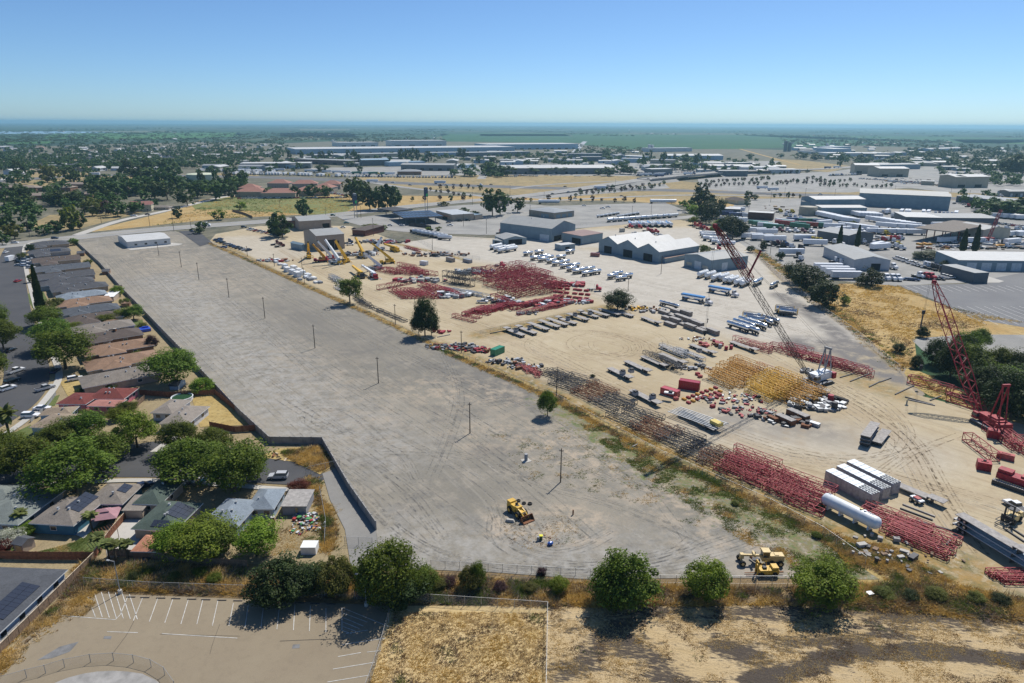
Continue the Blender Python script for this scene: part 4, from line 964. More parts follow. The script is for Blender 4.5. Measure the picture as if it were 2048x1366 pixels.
fence_run('chain_link_fence',[(784,1222),(762,1300),(740,1366),(700,1470)],2.0,3,'chain-link fence on the right end of the tan parking')
fence_run('chain_link_fence',[(0,1372),(54,1357),(92,1348),(130,1336),(182,1326),(228,1323),(268,1327),(303,1336),(330,1352),(350,1380)],1.7,4,'curved chain-link fence at the bottom left corner',post=.06)
fence_run('chain_link_fence',[(612,952),(622,948),(680,935)],2.2,4,'chain-link gate across the lane end beside the block wall','gate')
fence_run('chain_link_fence',[(640,985),(652,1050),(650,1090)],1.7,3,'leaning chain-link fence beside the cluttered backyard')
fence_run('chain_link_fence',[(690,1090),(745,1092)],2.0,3,'low chain-link gate across the lane','gate')
fence_run('chain_link_fence',[(770,478),(830,478),(870,500),(930,515),(960,520)],2.2,8,'chain-link fence between crane yard and white tankers')
fence_run('chain_link_fence',[(820,470),(900,480),(1010,475)],2.4,6,'dark chain-link fence below the filling station')
fence_run('chain_link_fence',[(1150,452),(1250,444),(1330,436)],2.4,6,'chain-link fence behind the row of far tankers')
fence_run('chain_link_fence',[(1502,505),(1560,556),(1640,618),(1720,676),(1800,744)],2.2,5,'slatted chain-link fence along the dirt bank by the dark oaks')
fence_run('chain_link_fence',[(960,668),(1040,650),(1110,636),(1200,622)],1.5,5,'wire fence along the grassy ditch beside the flatbeds')
fence_run('wooden_fence',[(0,1118),(100,1120),(190,1120)],1.9,2.4,'brown plank fence behind the blue house lawn',kind='wood',m=M_woodred)
fence_run('wooden_fence',[(190,1120),(150,1160),(100,1210),(40,1270),(0,1310),(-40,1350)],1.8,2.4,'light-capped plank fence running down beside the white and blue house',kind='wood',m=M_wood,cap=M_woodlight)
fence_run('wooden_fence',[(218,1112),(320,1120),(360,1128),(495,1137)],1.9,2.4,'faded grey-brown plank fence behind the two back gardens',kind='wood',m=M_wood)
fence_run('wooden_fence',[(190,1118),(225,1070),(272,1015)],1.8,2.4,'dark red plank fence between blue house and green-roofed house',kind='wood',m=M_woodred,cap=M_woodlight)
fence_run('wooden_fence',[(280,790),(340,795),(430,790),(480,830),(515,862),(470,865),(420,855)],1.9,2.4,'brown plank fence round the dry yards beside the lot wall',kind='wood',m=M_woodred)
fence_run('wooden_fence',[(155,830),(250,835),(290,800)],1.7,2.4,'plank fence between pink house and tan-roofed house',kind='wood',m=M_wood)
fence_run('picket_fence',[(112,790),(95,815),(62,845)],1.1,2.4,'low pale fence along the front of the pink house',kind='wood',m=M_greyp)
fence_run('wooden_fence',[(465,423),(490,430),(505,437)],2.2,6,'long dark fence at the corner of the green meadow',kind='wood',m=M_wood)
fence_run('dark_fence',[(818,452),(862,457),(864,470),(820,465)],2.5,6,'dark slatted enclosure fence beside the filling station',kind='wood',m=M_darksteel)
# ================================================================ houses
def roofmat(name,col):return grained(name,[col,tuple(x*1.25 for x in col),tuple(x*.75 for x in col)],.6,0,(1,1,1),.95,.15)
R_char=roofmat('shingle_charcoal',(.075,.077,.085));R_dbr=roofmat('shingle_dark_brown',(.10,.08,.07));R_brn=roofmat('shingle_brown',(.235,.15,.10));R_tan=roofmat('shingle_tan',(.26,.205,.15));R_taupe=roofmat('shingle_taupe',(.20,.175,.15))
R_grn=roofmat('shingle_green',(.07,.095,.08));R_ggr=roofmat('shingle_grey_green',(.17,.19,.175));R_blu=roofmat('shingle_blue_grey',(.20,.235,.27));R_slate=roofmat('shingle_slate',(.085,.095,.11));R_red=roofmat('tile_red',(.15,.042,.036));R_bei=roofmat('shingle_beige',(.24,.21,.18));R_dk=roofmat('shingle_black_grey',(.075,.08,.09));R_lred=roofmat('patio_red',(.33,.15,.125));R_aptb=roofmat('apartment_brown',(.26,.21,.17));R_aptr=roofmat('apartment_red',(.31,.16,.125))
W_blue=mat('wall_teal_blue',(.05,.17,.25),.7);W_pink=mat('wall_pink',(.55,.18,.22),.7);W_tan=mat('wall_tan',(.42,.34,.26),.8);W_wht=mat('wall_white',(.62,.63,.65),.7);W_grey=mat('wall_grey',(.33,.33,.34),.8);W_lb=mat('wall_pale_blue',(.38,.47,.56),.7);W_cream=mat('wall_cream',(.58,.53,.38),.8);W_brown=mat('wall_brown',(.22,.12,.07),.8)
M_solar=N('solar_glass').out((.035,.04,.055),.18,spec=.8)
def hipblock(t,O,A,B,C,h,rise,wallm,roofm,gable=False,z0=0,wins=2,o=.5):
    """A near-left, B near-right, C far-right eave corners in world xy"""
    A,B,C=Vector(A),Vector(B),Vector(C);ux=(B-A);L=ux.length;ux.normalize();uy=Vector((-ux.y,ux.x));D=(C-B).dot(uy)
    def P(x,y,z):q=A+ux*x+uy*y;return (q.x-O[0],q.y-O[1],z)
    w=MB();w.add([P(o,o,0),P(L-o,o,0),P(L-o,D-o,0),P(o,D-o,0),P(o,o,h),P(L-o,o,h),P(L-o,D-o,h),P(o,D-o,h)],[(0,1,5,4),(1,2,6,5),(2,3,7,6),(3,0,4,7)],wallm)
    r=MB();m_=min(L,D)/2
    if gable:m2=0.0
    else:m2=m_
    R=[P(m2,D/2,h+rise),P(L-m2,D/2,h+rise)] if L>=D else [P(L/2,m2,h+rise),P(L/2,D-m2,h+rise)]
    E=[P(0,0,h),P(L,0,h),P(L,D,h),P(0,D,h)];F=[(x,y,z-.2) for x,y,z in E]
    r.add(E+R,[(0,1,5,4),(1,2,5),(2,3,4,5),(3,0,4)] if L>=D else [(0,1,4),(1,2,5,4),(2,3,5),(3,0,4,5)],roofm);f=MB()
    f.add(E+F,[(0,4,5,1),(1,5,6,2),(2,6,7,3),(3,7,4,0),(4,7,6,5)],M_white)
    link('wall',w.mesh('wall'),t);ro=link('roof',r.mesh('roof'),t);link('fascia',f.mesh('fascia'),ro)
    for k in range(wins):
        for side in (0,1):
            mb=MB();LL=L if side==0 else D;c=LL*(k+.7)/(wins+.4)
            for (a,b_,zz,hh,mm,pr) in ((c-.75,c+.75,.95,1.15,M_white,.04),(c-.65,c+.65,1.05,.95,C_glass,.07)):
                if side==0:q=[P(a,o-pr,zz),P(b_,o-pr,zz),P(b_,o-pr,zz+hh),P(a,o-pr,zz+hh)]
                else:q=[P(L-o+pr,a,zz),P(L-o+pr,b_,zz),P(L-o+pr,b_,zz+hh),P(L-o+pr,a,zz+hh)]
                mb.add(q,[(0,1,2,3)],mm)
            link('window',mb.mesh('window'),t)
    cen=A+ux*L*.5+uy*D*.5;return ro,P,L,D,h,rise
def roof_bits(ro,P,L,D,h,rise,n,seed,chim=False):
    q=random.Random(seed)
    for k in range(n):
        x,y=q.uniform(.3,.7)*L,q.choice((.3,.36,.62))*D;e=min(y,D-y)/(D/2) if L>=D else min(x,L-x)/(L/2);z=h+rise*e
        m=MB();c=P(x,y,z-.1);m.box(c[0],c[1],c[2],.35,.35,.45,M_white if q.random()<.6 else M_greyp);m.box(c[0],c[1],c[2]+.45,.5,.5,.08,M_greyp);link('roof_vent',m.mesh('roof_vent'),ro)
    if chim:
        m=MB();c=P(L*.6,D*.45,h+rise*.6);m.box(c[0],c[1],c[2],1.0,.8,1.5,M_rust);m.box(c[0],c[1],c[2]+1.5,1.15,.95,.12,M_conc);link('chimney',m.mesh('chimney'),ro)
def house(label,blocks,wallm,roofm,h=2.7,rise=1.5,cat='house',vents=3,seed=1,name='house',wins=2,chim=False):
    """blocks: list of (A,B,C) eave pixels, or (center pixel, L, W, heading)"""
    W=[]
    for b in blocks:
        if isinstance(b[1],(int,float)):
            c=G(*b[0],h+rise*.5);L,D,hd=b[1],b[2],b[3];ux=Vector((math.cos(hd),math.sin(hd)));uy=Vector((-ux.y,ux.x));c=Vector(c)
            W.append((c-ux*L/2-uy*D/2,c+ux*L/2-uy*D/2,c+ux*L/2+uy*D/2)+tuple(b[4:]))
        else:W.append((Vector(G(*b[0],h)),Vector(G(*b[1],h)),Vector(G(*b[2],h)))+tuple(b[3:]))
    O=(W[0][0].x,W[0][0].y);t=thing(name,(O[0],O[1],.04),0,label,cat);out=[]
    for i,b in enumerate(W):
        kw=b[3] if len(b)>3 else {};hh=h+kw.get('dh',-.003*i);r_=rise-.06*i
        info=hipblock(t,O,b[0],b[1],b[2],hh,kw.get('rise',r_),wallm,kw.get('roof',roofm),kw.get('gable',False),wins=wins);roof_bits(*info,vents if i==0 else 1,seed+i,chim and i==0);out.append(info)
    return t,O,out
def panels(t,O,info,x0,y0,nx,ny,side=0,pw=1.0,ph=1.65):
    """solar panels lying on the near (side 0) or right-hand (side 1) roof slope"""
    ro,P,L,D,h,rise=info
    for i in range(nx):
        for j in range(ny):
            m=MB();q=[]
            for a,b in ((0,0),(1,0),(1,1),(0,1)):
                x=x0+(i+a*.96)*pw;y=y0+(j+b*.96)*ph
                if side==0:e=min(y,D-y)/(min(L,D)/2);c=P(x,y,h+rise*e+.12)
                else:e=(L-x)/(min(L,D)/2);c=P(x,y,h+rise*e+.12)
                q.append(c)
            q2=[(a,b,c-.06) for a,b,c in q];m.add(q+q2,[(0,1,2,3),(0,4,5,1),(1,5,6,2),(2,6,7,3),(3,7,4,0)],M_solar);link('solar_panel',m.mesh('solar_panel'),ro)
HB=LOTA-math.pi/2
cfg=[((99,484),23,15,R_char,W_tan,'charcoal hip-roofed house nearest the main road'),((98,499),24,14,R_char,W_grey,'charcoal-roofed house with pale solar slope, second from the main road'),
       ((112,516),26,13,R_dbr,W_tan,'brown-grey gabled house with a small shed behind'),((125,532),28,13,R_slate,W_tan,'slate and brown roofed house beside the driveway full of white cars'),((131,547),28,13,R_char,W_grey,'charcoal gabled house third beyond the cypress'),
       ((132,560),26,11,R_char,W_grey,'charcoal-roofed house just beyond the cypress top'),((158,570),26,12,R_char,W_tan,'wide charcoal-roofed house with white-edged patio'),((163,586),22,10,R_blu,W_tan,'pale blue-grey low-roofed house'),
       ((168,599),23,12,R_brn,W_tan,'tan-brown hipped house with a white patio roof'),((177,615),25,11,R_slate,W_lb,'slate-roofed house with pale blue walls'),((188,630),22,12,R_dbr,W_cream,'maroon-brown house with cream walls behind the hedge'),
       ((203,649),24,12,R_taupe,W_tan,'taupe hipped house beside the green lawn'),((217,667),24,12,R_dbr,W_brown,'dark brown house with red chimney beside the white boat'),((235,689),24,12,R_brn,W_brown,'brown house with rust-coloured walls and two white windows'),
       ((243,715),24,13,R_brn,W_tan,'light brown L-shaped hipped house above the grey-brown one'),((239,745),24,13,R_taupe,W_tan,'grey-brown hipped house with pinkish tan walls')]
HS=[]
for i,(c,L,W,rm,wm,lb) in enumerate(cfg):
    L*=.98;k=i % 3;wing=((c[0]-14,c[1]+7),9,11,HB+0.0,{'rise':1.3}) if k else ((c[0]-20,c[1]+6),8,10,HB,{'rise':1.2})
    hh=house(lb,[(c,L,W,HB,{'gable':i in (2,3,4)}),wing],wm,rm,vents=4,seed=i,rise=2.0,wins=2 if i>10 else 1,chim=i==12);HS.append(hh)
panels(HS[1][0],HS[1][1],HS[1][2][0],12,1.2,6,2)
house('pink house with dark red tiled roof and faded red patio roof',[((172,798),(248,798),(282,776)),((111,808),(171,809),(190,786),{'rise':1.3}),((172,811),(232,812),(246,797),{'roof':R_lred,'rise':.35,'dh':-.25})],W_pink,R_red,seed=21,vents=4)
house('tan-roofed house with pale teal wall beside the lawn',[((57,855),(148,858),(201,829)),((75,832),(142,828),(162,812),{'rise':1.1})],W_lb,R_tan,seed=22)
house('beige hipped house beside the round above-ground pool',[((316,848),(374,850),(402,812)),((300,826),(345,828),(385,800),{'rise':1.3})],W_wht,R_bei,seed=23)
house('grey-green roofed house at the left edge',[((-70,1045),(36,1050),(128,980),{'rise':2.0}),((-120,1010),(20,1012),(70,970),{'rise':1.6})],W_grey,R_ggr,seed=24,vents=4)
h21=house('teal blue house with taupe roof and solar panels',[((56,1047),(147,1052),(203,996),{'rise':1.9}),((168,1008),(245,1009),(290,968),{'rise':1.5})],W_blue,R_taupe,seed=25,vents=3,wins=1)
b0=h21[2][0];panels(h21[0],h21[1],b0,b0[2]-4.6,4.2,3,4,1);b1=h21[2][1];panels(h21[0],h21[1],b1,b1[2]-3.4,4.0,2,2,1)
h22=house('green-roofed house with three groups of solar panels',[((261,1058),(348,1064),(404,1006),{'rise':1.9}),((264,1008),(320,1010),(384,962),{'rise':1.6})],W_tan,R_grn,seed=26,wins=1)
b0=h22[2][0];panels(h22[0],h22[1],b0,b0[2]-4.2,4,4,3,1);panels(h22[0],h22[1],b0,4,.8,4,1,0)
house('pale blue-grey house with white skylights by the cul-de-sac',[((400,1050),(474,1056),(512,1000),{'rise':1.8}),((490,1019),(548,1019),(578,977),{'rise':1.5})],W_lb,R_blu,seed=27,vents=4)
h24=house('dark grey roofed house with white and blue walls at the bottom left',[((-60,1322),(136,1139),(-10,1085),{'rise':2.4})],W_wht,R_dk,seed=28,vents=3,wins=5)
b0=h24[2][0];panels(h24[0],h24[1],b0,9,1.4,9,2,0)
# patio roofs, sheds, gazebo and other yard things
shed('patio_cover',(250,1038),(287,1038),(290,1012),2.2,W_tan,R_bei,'worn translucent patio cover against the green-roofed house','patio cover','slope',.5)
shed('garden_shed',(566,1030),(613,1030),(624,1000),2.3,W_grey,M_deck,'white-roofed wooden lean-to with a yellow board in its door','shed','slope',.3,doors=[(0,.35,.5,0,1.9,M_greyp),(0,.55,.66,0,1.9,MATS['dry_straw'])])
shed('garden_shed',(48,1108),(30,1104),(66,1092),2.2,W_tan,R_dk,'small beige shed with a white-framed dark panel roof','shed','gable',.6,doors=[(0,.2,.8,0,1.9,M_tanyel)])
shed('tiled_pavilion',(268,1118),(316,1119),(322,1088),2.0,W_brown,M_tile,'small pavilion with orange clay tile roof beside palms','pavilion','hip',1.2)
shed('playhouse',(340,780),(357,780),(362,768),1.6,W_lb,R_char,'tiny blue playhouse with dark gable roof','playhouse','gable',1.0)
shed('garden_shed',(602,1110),(632,1110),(636,1096),1.7,M_white,M_white,'white flat-topped storage shed at the end of the cluttered yard','shed','flat')
shed('garden_shed',(206,655),(222,655),(226,647),2.0,W_brown,R_brn,'little brown shed beside the green lawn','shed','gable',.6)
shed('patio_cover',(208,604),(228,603),(232,592),2.4,W_tan,M_white,'bright white patio roof behind the tan-brown house','patio cover','slope',.3)
for i,(u,v) in enumerate(((155,513),(172,568),(228,583),(245,615),(205,550),(230,632))):shed('garden_shed',(u,v),(u+14,v-1),(u+17,v-6),2.0,W_brown,(R_char,R_dbr,R_dbr,R_brn,R_char,R_dbr)[i],'small dark backyard shed','shed','gable',.6,auto=True,group='backyard sheds')
# gazebo
x,y=G(216,1044);gz=thing('gazebo',(x,y,0),.3,'dusty pink canopy gazebo in the blue house yard','gazebo');gp_=mat('gazebo_fabric',(.36,.20,.22),.9);k=MB()
k.add([(-2.6,-2.6,2.1),(2.6,-2.6,2.1),(2.6,2.6,2.1),(-2.6,2.6,2.1),(-.6,-.6,3),(.6,-.6,3),(.6,.6,3),(-.6,.6,3),(0,0,3.5),(-.9,-.9,3.1),(.9,-.9,3.1),(.9,.9,3.1),(-.9,.9,3.1)],[(0,1,5,4),(1,2,6,5),(2,3,7,6),(3,0,4,7),(9,10,8),(10,11,8),(11,12,8),(12,9,8)],gp_);link('canopy',k.mesh('canopy'),gz)
for sx in (-1,1):
    for sy in (-1,1):k=MB();k.bar((sx*2.5,sy*2.5,0),(sx*2.5,sy*2.5,2.1),.06,M_darksteel);link('post',k.mesh('post'),gz)
# round pool
x,y=G(365,800);pl_=thing('round_pool',(x,y,.1),0,'round above-ground pool with green water','pool');k=MB();n=24
k.lathe([(3.2,0),(3.2,1.1),(3.35,1.15),(3.05,1.15),(3.05,.9)],M_tankwhite,24);link('rim',k.mesh('rim'),pl_);k=MB();k.lathe([(3.04,.8),(3.04,.92)],N('pool_water').out((.03,.08,.04),.1,spec=.8),24);link('water',k.mesh('water'),pl_)
# boat, slide, pergola, junk
x,y=G(247,672);k=MB();k.prism([(-3,.7),(-2.8,.3),(2,.3),(3.3,1.0),(2.2,1.15),(-3,1.15)],-1.05,1.05,M_white);k.box(.2,0,1.15,1.6,1.5,.5,M_white,topx=.6,top=.7);place('boat',[('hull',k.mesh('hull'))],(x,y,.5),HB,'small white boat beside the dark brown house','boat')
x,y=G(284,663);k=MB();bl=paint((.03,.08,.5));k.box(0,0,.2,6.5,4,1.1,bl);k.box(-2,-.8,.9,2.2,1.5,.9,paint((.5,.03,.10)),topx=.4);k.box(1.5,.5,1.3,2.4,.7,.6,bl);place('inflatable_pool',[('pool_body',k.mesh('pool_body'))],(x,y,0),HB,'bright blue inflatable pool with a pink end behind the dark brown house','pool')
x,y=G(214,1078);k=MB()
for i in range(8):k.bar((-2+i*.55,-1.6,2.2),(-2+i*.55,1.6,2.2),.05,M_woodred)
for sx in (-2,1.9):
    for sy in (-1.5,1.5):k.bar((sx,sy,0),(sx,sy,2.2),.07,M_woodred)
place('pergola',[('frame',k.mesh('frame'))],(x,y,0),.8,'reddish wooden pergola beside the plank fence','pergola')
x,y=G(245,715);
JC=[(.5,.5,.5),(.03,.08,.25),(.4,.05,.05),(.05,.05,.06),(.6,.3,.12),(.1,.3,.1),(.3,.28,.25),(.62,.62,.62)]
def junk(u,v,n,spread,label,cat='rubbish heap',size=.6,asp=1.6,z=0,cols=None,name='rubbish_heap',seed=1,long=1.0):
    q=random.Random(seed);k=MB();x,y=G(u,v)
    for i in range(n):
        r=spread*math.sqrt(q.random());t=q.random()*6.28;c=q.choice(cols or JC);s=size*q.uniform(.4,1.4)
        if q.random()<.6:k.box(r*math.cos(t)*asp,r*math.sin(t),q.uniform(0,.3),s*q.uniform(.8,1.8)*long,s,s*q.uniform(.2,.8),paint(c) if isinstance(c,tuple) else MATS[c],q.random()*3)
        else:k.lathe([(s*.35,0),(s*.4,s*.7)],paint(c) if isinstance(c,tuple) else MATS[c],8,q.choice('xyz'),(r*math.cos(t)*asp,r*math.sin(t),s*.3))
    o=link(name,k.mesh(name),None,(x,y,z));tag(o,label,cat);o['kind']='stuff';return o
junk(613,1037,60,2.0,'heap of white and grey rubbish beside the wooden lean-to',seed=3);junk(600,1058,45,2.4,'scattered toys and junk on the dry back garden',seed=4,size=.4);junk(635,1055,35,1.8,'pale scattered rubbish along the leaning fence',seed=5,size=.35);junk(385,965,30,2.2,'pale blue clutter in the front yard under the tree',seed=6,size=.7,cols=[(.5,.6,.65),(.1,.3,.4),(.6,.6,.6),(.1,.1,.1)])
junk(590,912,50,3.2,'pile of cut brown branches on the dry bank','brush pile',.35,2.2,cols=['rust','bark','fence_cap_wood'],name='brush_pile',seed=8,long=4)
junk(300,1112,25,1.6,'dark clutter under the tiled pavilion',seed=9,cols=[(.02,.02,.03),(.2,.22,.25)])
k=MB();x,y=G(547,1050);k.box(0,0,0,.7,.7,2.0,M_rust);k.box(0,0,2.0,.85,.85,.1,M_conc);place('brick_chimney',[('stack',k.mesh('stack'))],(x,y,0),.3,'brick outdoor chimney behind the pale grey house','chimney')
# street cars
for u,v,kd,cl,hd,lb in [(17,780,'suv','white',1.15,'white boxy SUV parked at the left kerb of the street'),(33,745,'pickup','white',1.25,'white pickup with dark bed at the left kerb'),(25,765,'suv','black',1.2,'black SUV tucked behind the white pickup'),(22,703,'sedan','black',1.45,'black car at the left kerb in tree shade'),(91,780,'pickup','silver',1.05,'silver pickup parked by the low pale fence'),(151,761,'suv','white',HB,'white SUV on the driveway of the grey-brown house'),
        (62,835,'suv','white',.1,'white and dark SUV in front of the tan-roofed house'),(85,820,'sedan','white',.1,'white car half hidden behind the tan roof'),(111,745,'sedan','darkblue',1.7,'dark car in the shade of the big street tree'),(36,564,'sedan','red',1.6,'red car on the street by the right kerb'),(12,506,'sedan','white',1.7,'small white car at the far street end'),
        (557,957,'suv','silver',3.2,'silver SUV parked in the cul-de-sac by the big tree'),(287,976,'sedan','darkblue',.85,'dark car in the driveway of the blue house'),(345,972,'sedan','white',.2,'pale car under the tree in the green house yard'),(383,463,'sedan','blue',2.2,'blue car beside the dark driveway strip'),(448,496,'sedan','blue',.1,'small blue car at the lot edge beside a brown box')]:putcar(u,v,kd,cl,hd,lb)
for i in range(9):putcar(38+(i % 3)*13,520+(i//3)*6+(i % 3),('sedan','suv','pickup')[i % 3],('white','silver','white','black','white')[i % 5],.1)
for u,v,c in ((62,537,'silver'),(57,531,'black'),(88,576,'white'),(30,487,'white'),(110,478,'darkblue')):putcar(u,v,'suv',c,.2)
x,y=G(21,523);place('box_truck',boxtrailer(6,(.75,.76,.77),1),(x,y,-.3),1.6,'white box truck parked beside the far pavement','truck')
# ================================================================ trees of the left side and the near strip
T_=tree
for a in [(150,985,13,19,'mid','huge spreading green tree above the blue house roof'),(60,960,11,15,'mid','wide green tree at the left edge behind the palm'),(205,940,10,12,'mid','green tree on the right side of the huge tree'),(15,930,9,12,'mid',None),(275,895,10,12,'light','bright round green tree before the beige house'),(120,900,8,11,'mid',None),(180,885,9,11,'mid',None),
          (385,965,11,16,'mid','big blue-green tree over the cul-de-sac street'),(470,985,12.5,17,'mid','large dark green tree in front of the silver SUV'),(362,905,9,10,'mid','green tree before the beige house drive'),(430,915,8,12,'mid',None),(500,960,8,10,'mid',None),(350,770,12,18,'mid','big dense green backyard tree beside the lot wall'),(405,785,5,8,'light',None),
          (132,738,14,22,'mid','biggest street tree casting shade on the road'),(112,700,12,17,'mid','second street tree behind the biggest one'),(95,655,9,14,'mid','street tree around the cypress foot'),(110,620,6,9,'olive',None),(8,700,12,13,'mid',None),(-5,660,11,12,'mid',None),(-10,760,11,13,'mid',None),(-20,620,8,9,'mid',None),
          (65,565,5,5,'mid',None),(150,662,4,7,'light',None),(215,648,4.5,9,'light',None),(240,640,5,9,'light',None),(268,640,6.5,9.5,'mid','leafy tree at the lot wall beside the hedge'),(235,592,5.5,7,'light',None),(250,612,4,6,'mid',None),(178,530,4,5,'mid',None),(148,490,5,8,'mid',None),(60,505,6,7,'dark',None),(45,520,5,6,'mid',None),(285,658,3,5,'olive',None),
          (305,700,6,6.5,'plum','dark purple-leaved tree behind the light brown house'),(276,716,3,4,'mid',None),(220,780,2.5,4,'mid',None),(160,788,2,3,'dark',None),(255,830,4.5,7,'mid',None),(235,840,4,6,'light',None),(155,880,4,8,'mid',None),
          (400,1120,8.5,15,'light','leafy bright green tree hiding the green-roofed house corner'),(355,1115,7.5,10,'light',None),(440,1110,7,10,'mid',None),(515,1112,7.5,12,'light','light green spreading tree in front of the pale grey house'),(560,1196,8.5,13,'dark','dark dense oak-like tree above the parking shadow'),(625,1185,6.5,8,'dark',None),(678,1188,8,7.5,'olive','yellow-green bushy tree beside the lane end'),
          (778,1205,13,11.5,'mid','tallest strip tree at the lane end with upright top'),(735,1190,7,6,'mid',None),(800,1210,6,9,'dark',None),(845,1190,6.5,6.5,'mid',None),(940,1178,5,5,'olive','small bush with upright dark shoots by the fence'),(955,1175,6,3.5,'mid',None),(1117,1185,3.4,4,'light',None),(1250,1208,11.2,12.6,'mid','largest rounded green tree of the near strip'),(1225,1208,8.5,9,'mid',None),(1412,1200,8.5,9.2,'light','rounded bright green tree of the near strip'),
          (1638,1207,8.8,11.5,'light','loose wide green tree beside the parked graders'),(1690,1190,4,6,'olive',None),(598,985,3.2,5,'red','round reddish bush by the chain-link gate'),(20,1085,3,6,'white','white-flowered shrub beside the beige shed'),(8,1100,2.5,4,'red',None),(50,1070,2.5,6,'light',None),(1083,1150,1.6,2.2,'plum',None),
          (1095,833,8.3,6.2,'mid','lone round-topped tree standing in the empty lot'),(700,607,14,12.5,'mid','tree with bare trunk on the far lot edge'),(850,672,16,11.5,'dark','tall dark ragged tree on the lot edge'),(1235,622,10.5,15,'dark','round dark oak in the middle of the yard'),(838,672,9,7,'dark',None),(863,672,9,7,'dark',None),
          (1612,580,14,20,'dark','broad dark oak beside the white trailers'),(1650,615,14,19,'dark','broad dark oak beside the light pole'),(1590,565,12,14,'dark',None),(1742,572,10,14,'dark','dark oak in front of the white workshop'),(1722,568,5,9,'dark',None),(1690,610,5,6,'light',None),(1408,512,8,8,'mid','small tree beside the triple gabled shed'),(1525,500,7,8,'dark',None),(1560,520,6,7,'dark',None),(1500,505,5,6,'dark',None),
          (1465,478,17,21,'dark','dark green tree behind the red crane boom tip'),(1440,460,9,13,'mid',None),(1478,470,12,16,'dark',None),(1412,448,20,18,'dark','tallest tree of the clump behind the red tractors'),(1392,440,15,20,'light',None),(1425,435,20,24,'dark',None),(1405,425,24,22,'dark',None),(1375,420,12,20,'mid',None),(1455,470,16,22,'dark',None),(1380,425,10,14,'mid',None),(1400,405,24,16,'dark',None),(1385,450,8,11,'light',None),(1365,412,7,10,'mid',None),(1430,470,8,10,'mid',None),
          (1850,518,6.5,19,'silver','rounded silvery bush beside the dirt road'),(1838,518,5,10,'silver',None),(1862,518,5.5,11,'silver',None),(1892,533,4,7,'dark',None),(1705,450,4,6,'olive',None),
          (1870,730,11,10,'dark','leftmost dark oak before the bare ground'),(1900,755,14,13,'dark',None),(1935,760,13,14,'mid',None),(1925,720,11,12,'mid',None),(1975,800,13,15,'dark',None),(2020,835,15,18,'dark',None),(1995,760,12,14,'mid',None),(2040,770,12,14,'dark',None),(1955,700,9,9,'mid',None),(2070,850,14,16,'dark',None),(1845,675,5,5.5,'dark',None),(1797,705,4,5,'dark',None),(1830,735,5,5,'dark',None),(1950,790,10,12,'dark',None),(2060,800,14,16,'dark',None),(2005,805,12,14,'mid',None)]:
    T_(a[0],a[1],a[2],a[3],a[4],a[5])
for u,v,H,W,lb in [(88,648,26,4.4,'tall narrow dark cypress among the street trees'),(1677,497,17,4.2,'left slim cypress before the dark grey workshop'),(1713,497,17,4.2,'right slim cypress before the dark grey workshop'),(1924,506,17,5,'left slim cypress before the cream building'),(1948,507,20,5,'right slim cypress before the cream building')]:
    x,y=G(u,v);place('cypress_tree',cypress(0),(x,y,0),1.3,lb,'cypress','slim cypress trees',scale=(W,W,H))
x,y=G(28,912);place('palm_tree',palm(1),(x,y,0),0,'tall palm rising over the left edge of the cul-de-sac','palm',scale=(1.5,1.5,1.35))
for i,(u,v) in enumerate(((200,1105),(218,1118),(232,1120),(256,1118),(185,1060),(45,1055))):x,y=G(u,v);place('palm_tree',palm(2+i % 2),(x,y,0),i,'small garden palm','palm','small garden palms',auto=True,scale=(.85,.85,.42))
x,y=G(323,960);place('bare_tree',baretree(),(x,y,0),0,'leafless pollarded tree on the cul-de-sac kerb','tree')
# ================================================================ yard buildings
S_blue=striped('blue_grey_sheet',(.21,.29,.34),1.2);S_tanw=striped('tan_sheet',(.36,.30,.25),1.2);S_roof=striped('grey_sheet_roof',(.34,.345,.33),1.5,0,.85,.55);S_roofw=striped('white_sheet_roof',(.56,.56,.54),1.5,0,.85,.55);S_roofd=striped('dull_sheet_roof',(.30,.31,.31),1.5);S_white=striped('white_sheet_wall',(.62,.62,.60),1.2);S_pale=striped('pale_grey_sheet',(.48,.50,.52),1.2);S_dk=striped('dark_grey_sheet',(.11,.13,.15),1.5);S_cream=striped('cream_sheet',(.50,.46,.36),1.2);S_rustr=striped('rusty_roof',(.30,.19,.15),1.5)
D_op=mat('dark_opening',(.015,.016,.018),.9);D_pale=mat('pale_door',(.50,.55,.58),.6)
SH=shed
SH('workshop',(635,502),(690,497),(562,493),10.5,S_tanw,S_roof,'big tan metal workshop with open bays behind the cranes','workshop','gable',2.5,doors=[(0,.04,.36,0,6,S_tanw),(0,.38,.62,0,7,D_op),(0,.64,.8,0,6,D_op)],vents=3)
SH('lean_to',(582,497),(605,502),(575,494),4,S_blue,S_blue,'blue lean-to against the left side of the tan workshop','lean-to','slope',1)
SH('workshop',(600,462),(663,458),(583,452),8,S_tanw,S_roof,'smaller tan gabled building behind the tan workshop','building','gable',2,doors=[(0,.1,.35,0,4.5,S_tanw),(0,.72,.95,0,5,D_op)])
SH('office_building',(556,456),(592,456),(503,455),6.2,mat('brick_brown',(.19,.10,.07),.9),S_cream,'brown brick office with cream parapet beside the main road','office','flat',doors=[(0,.05,.3,3.4,4.8,C_glass),(0,.4,.9,3.2,4.6,C_glass)])
SH('blue_shed',(540,468),(556,472),(532,461),4.5,W_lb,S_roof,'small pale blue shed under the tree beside the brick office','shed','gable',1.2,doors=[(0,.3,.8,0,3,D_op)])
SH('brown_shed',(705,471),(731,473),(692,458),4.5,mat('brown_boards',(.13,.05,.04),.9),R_dbr,'dark brown low building beside the side road','building','slope',.6)
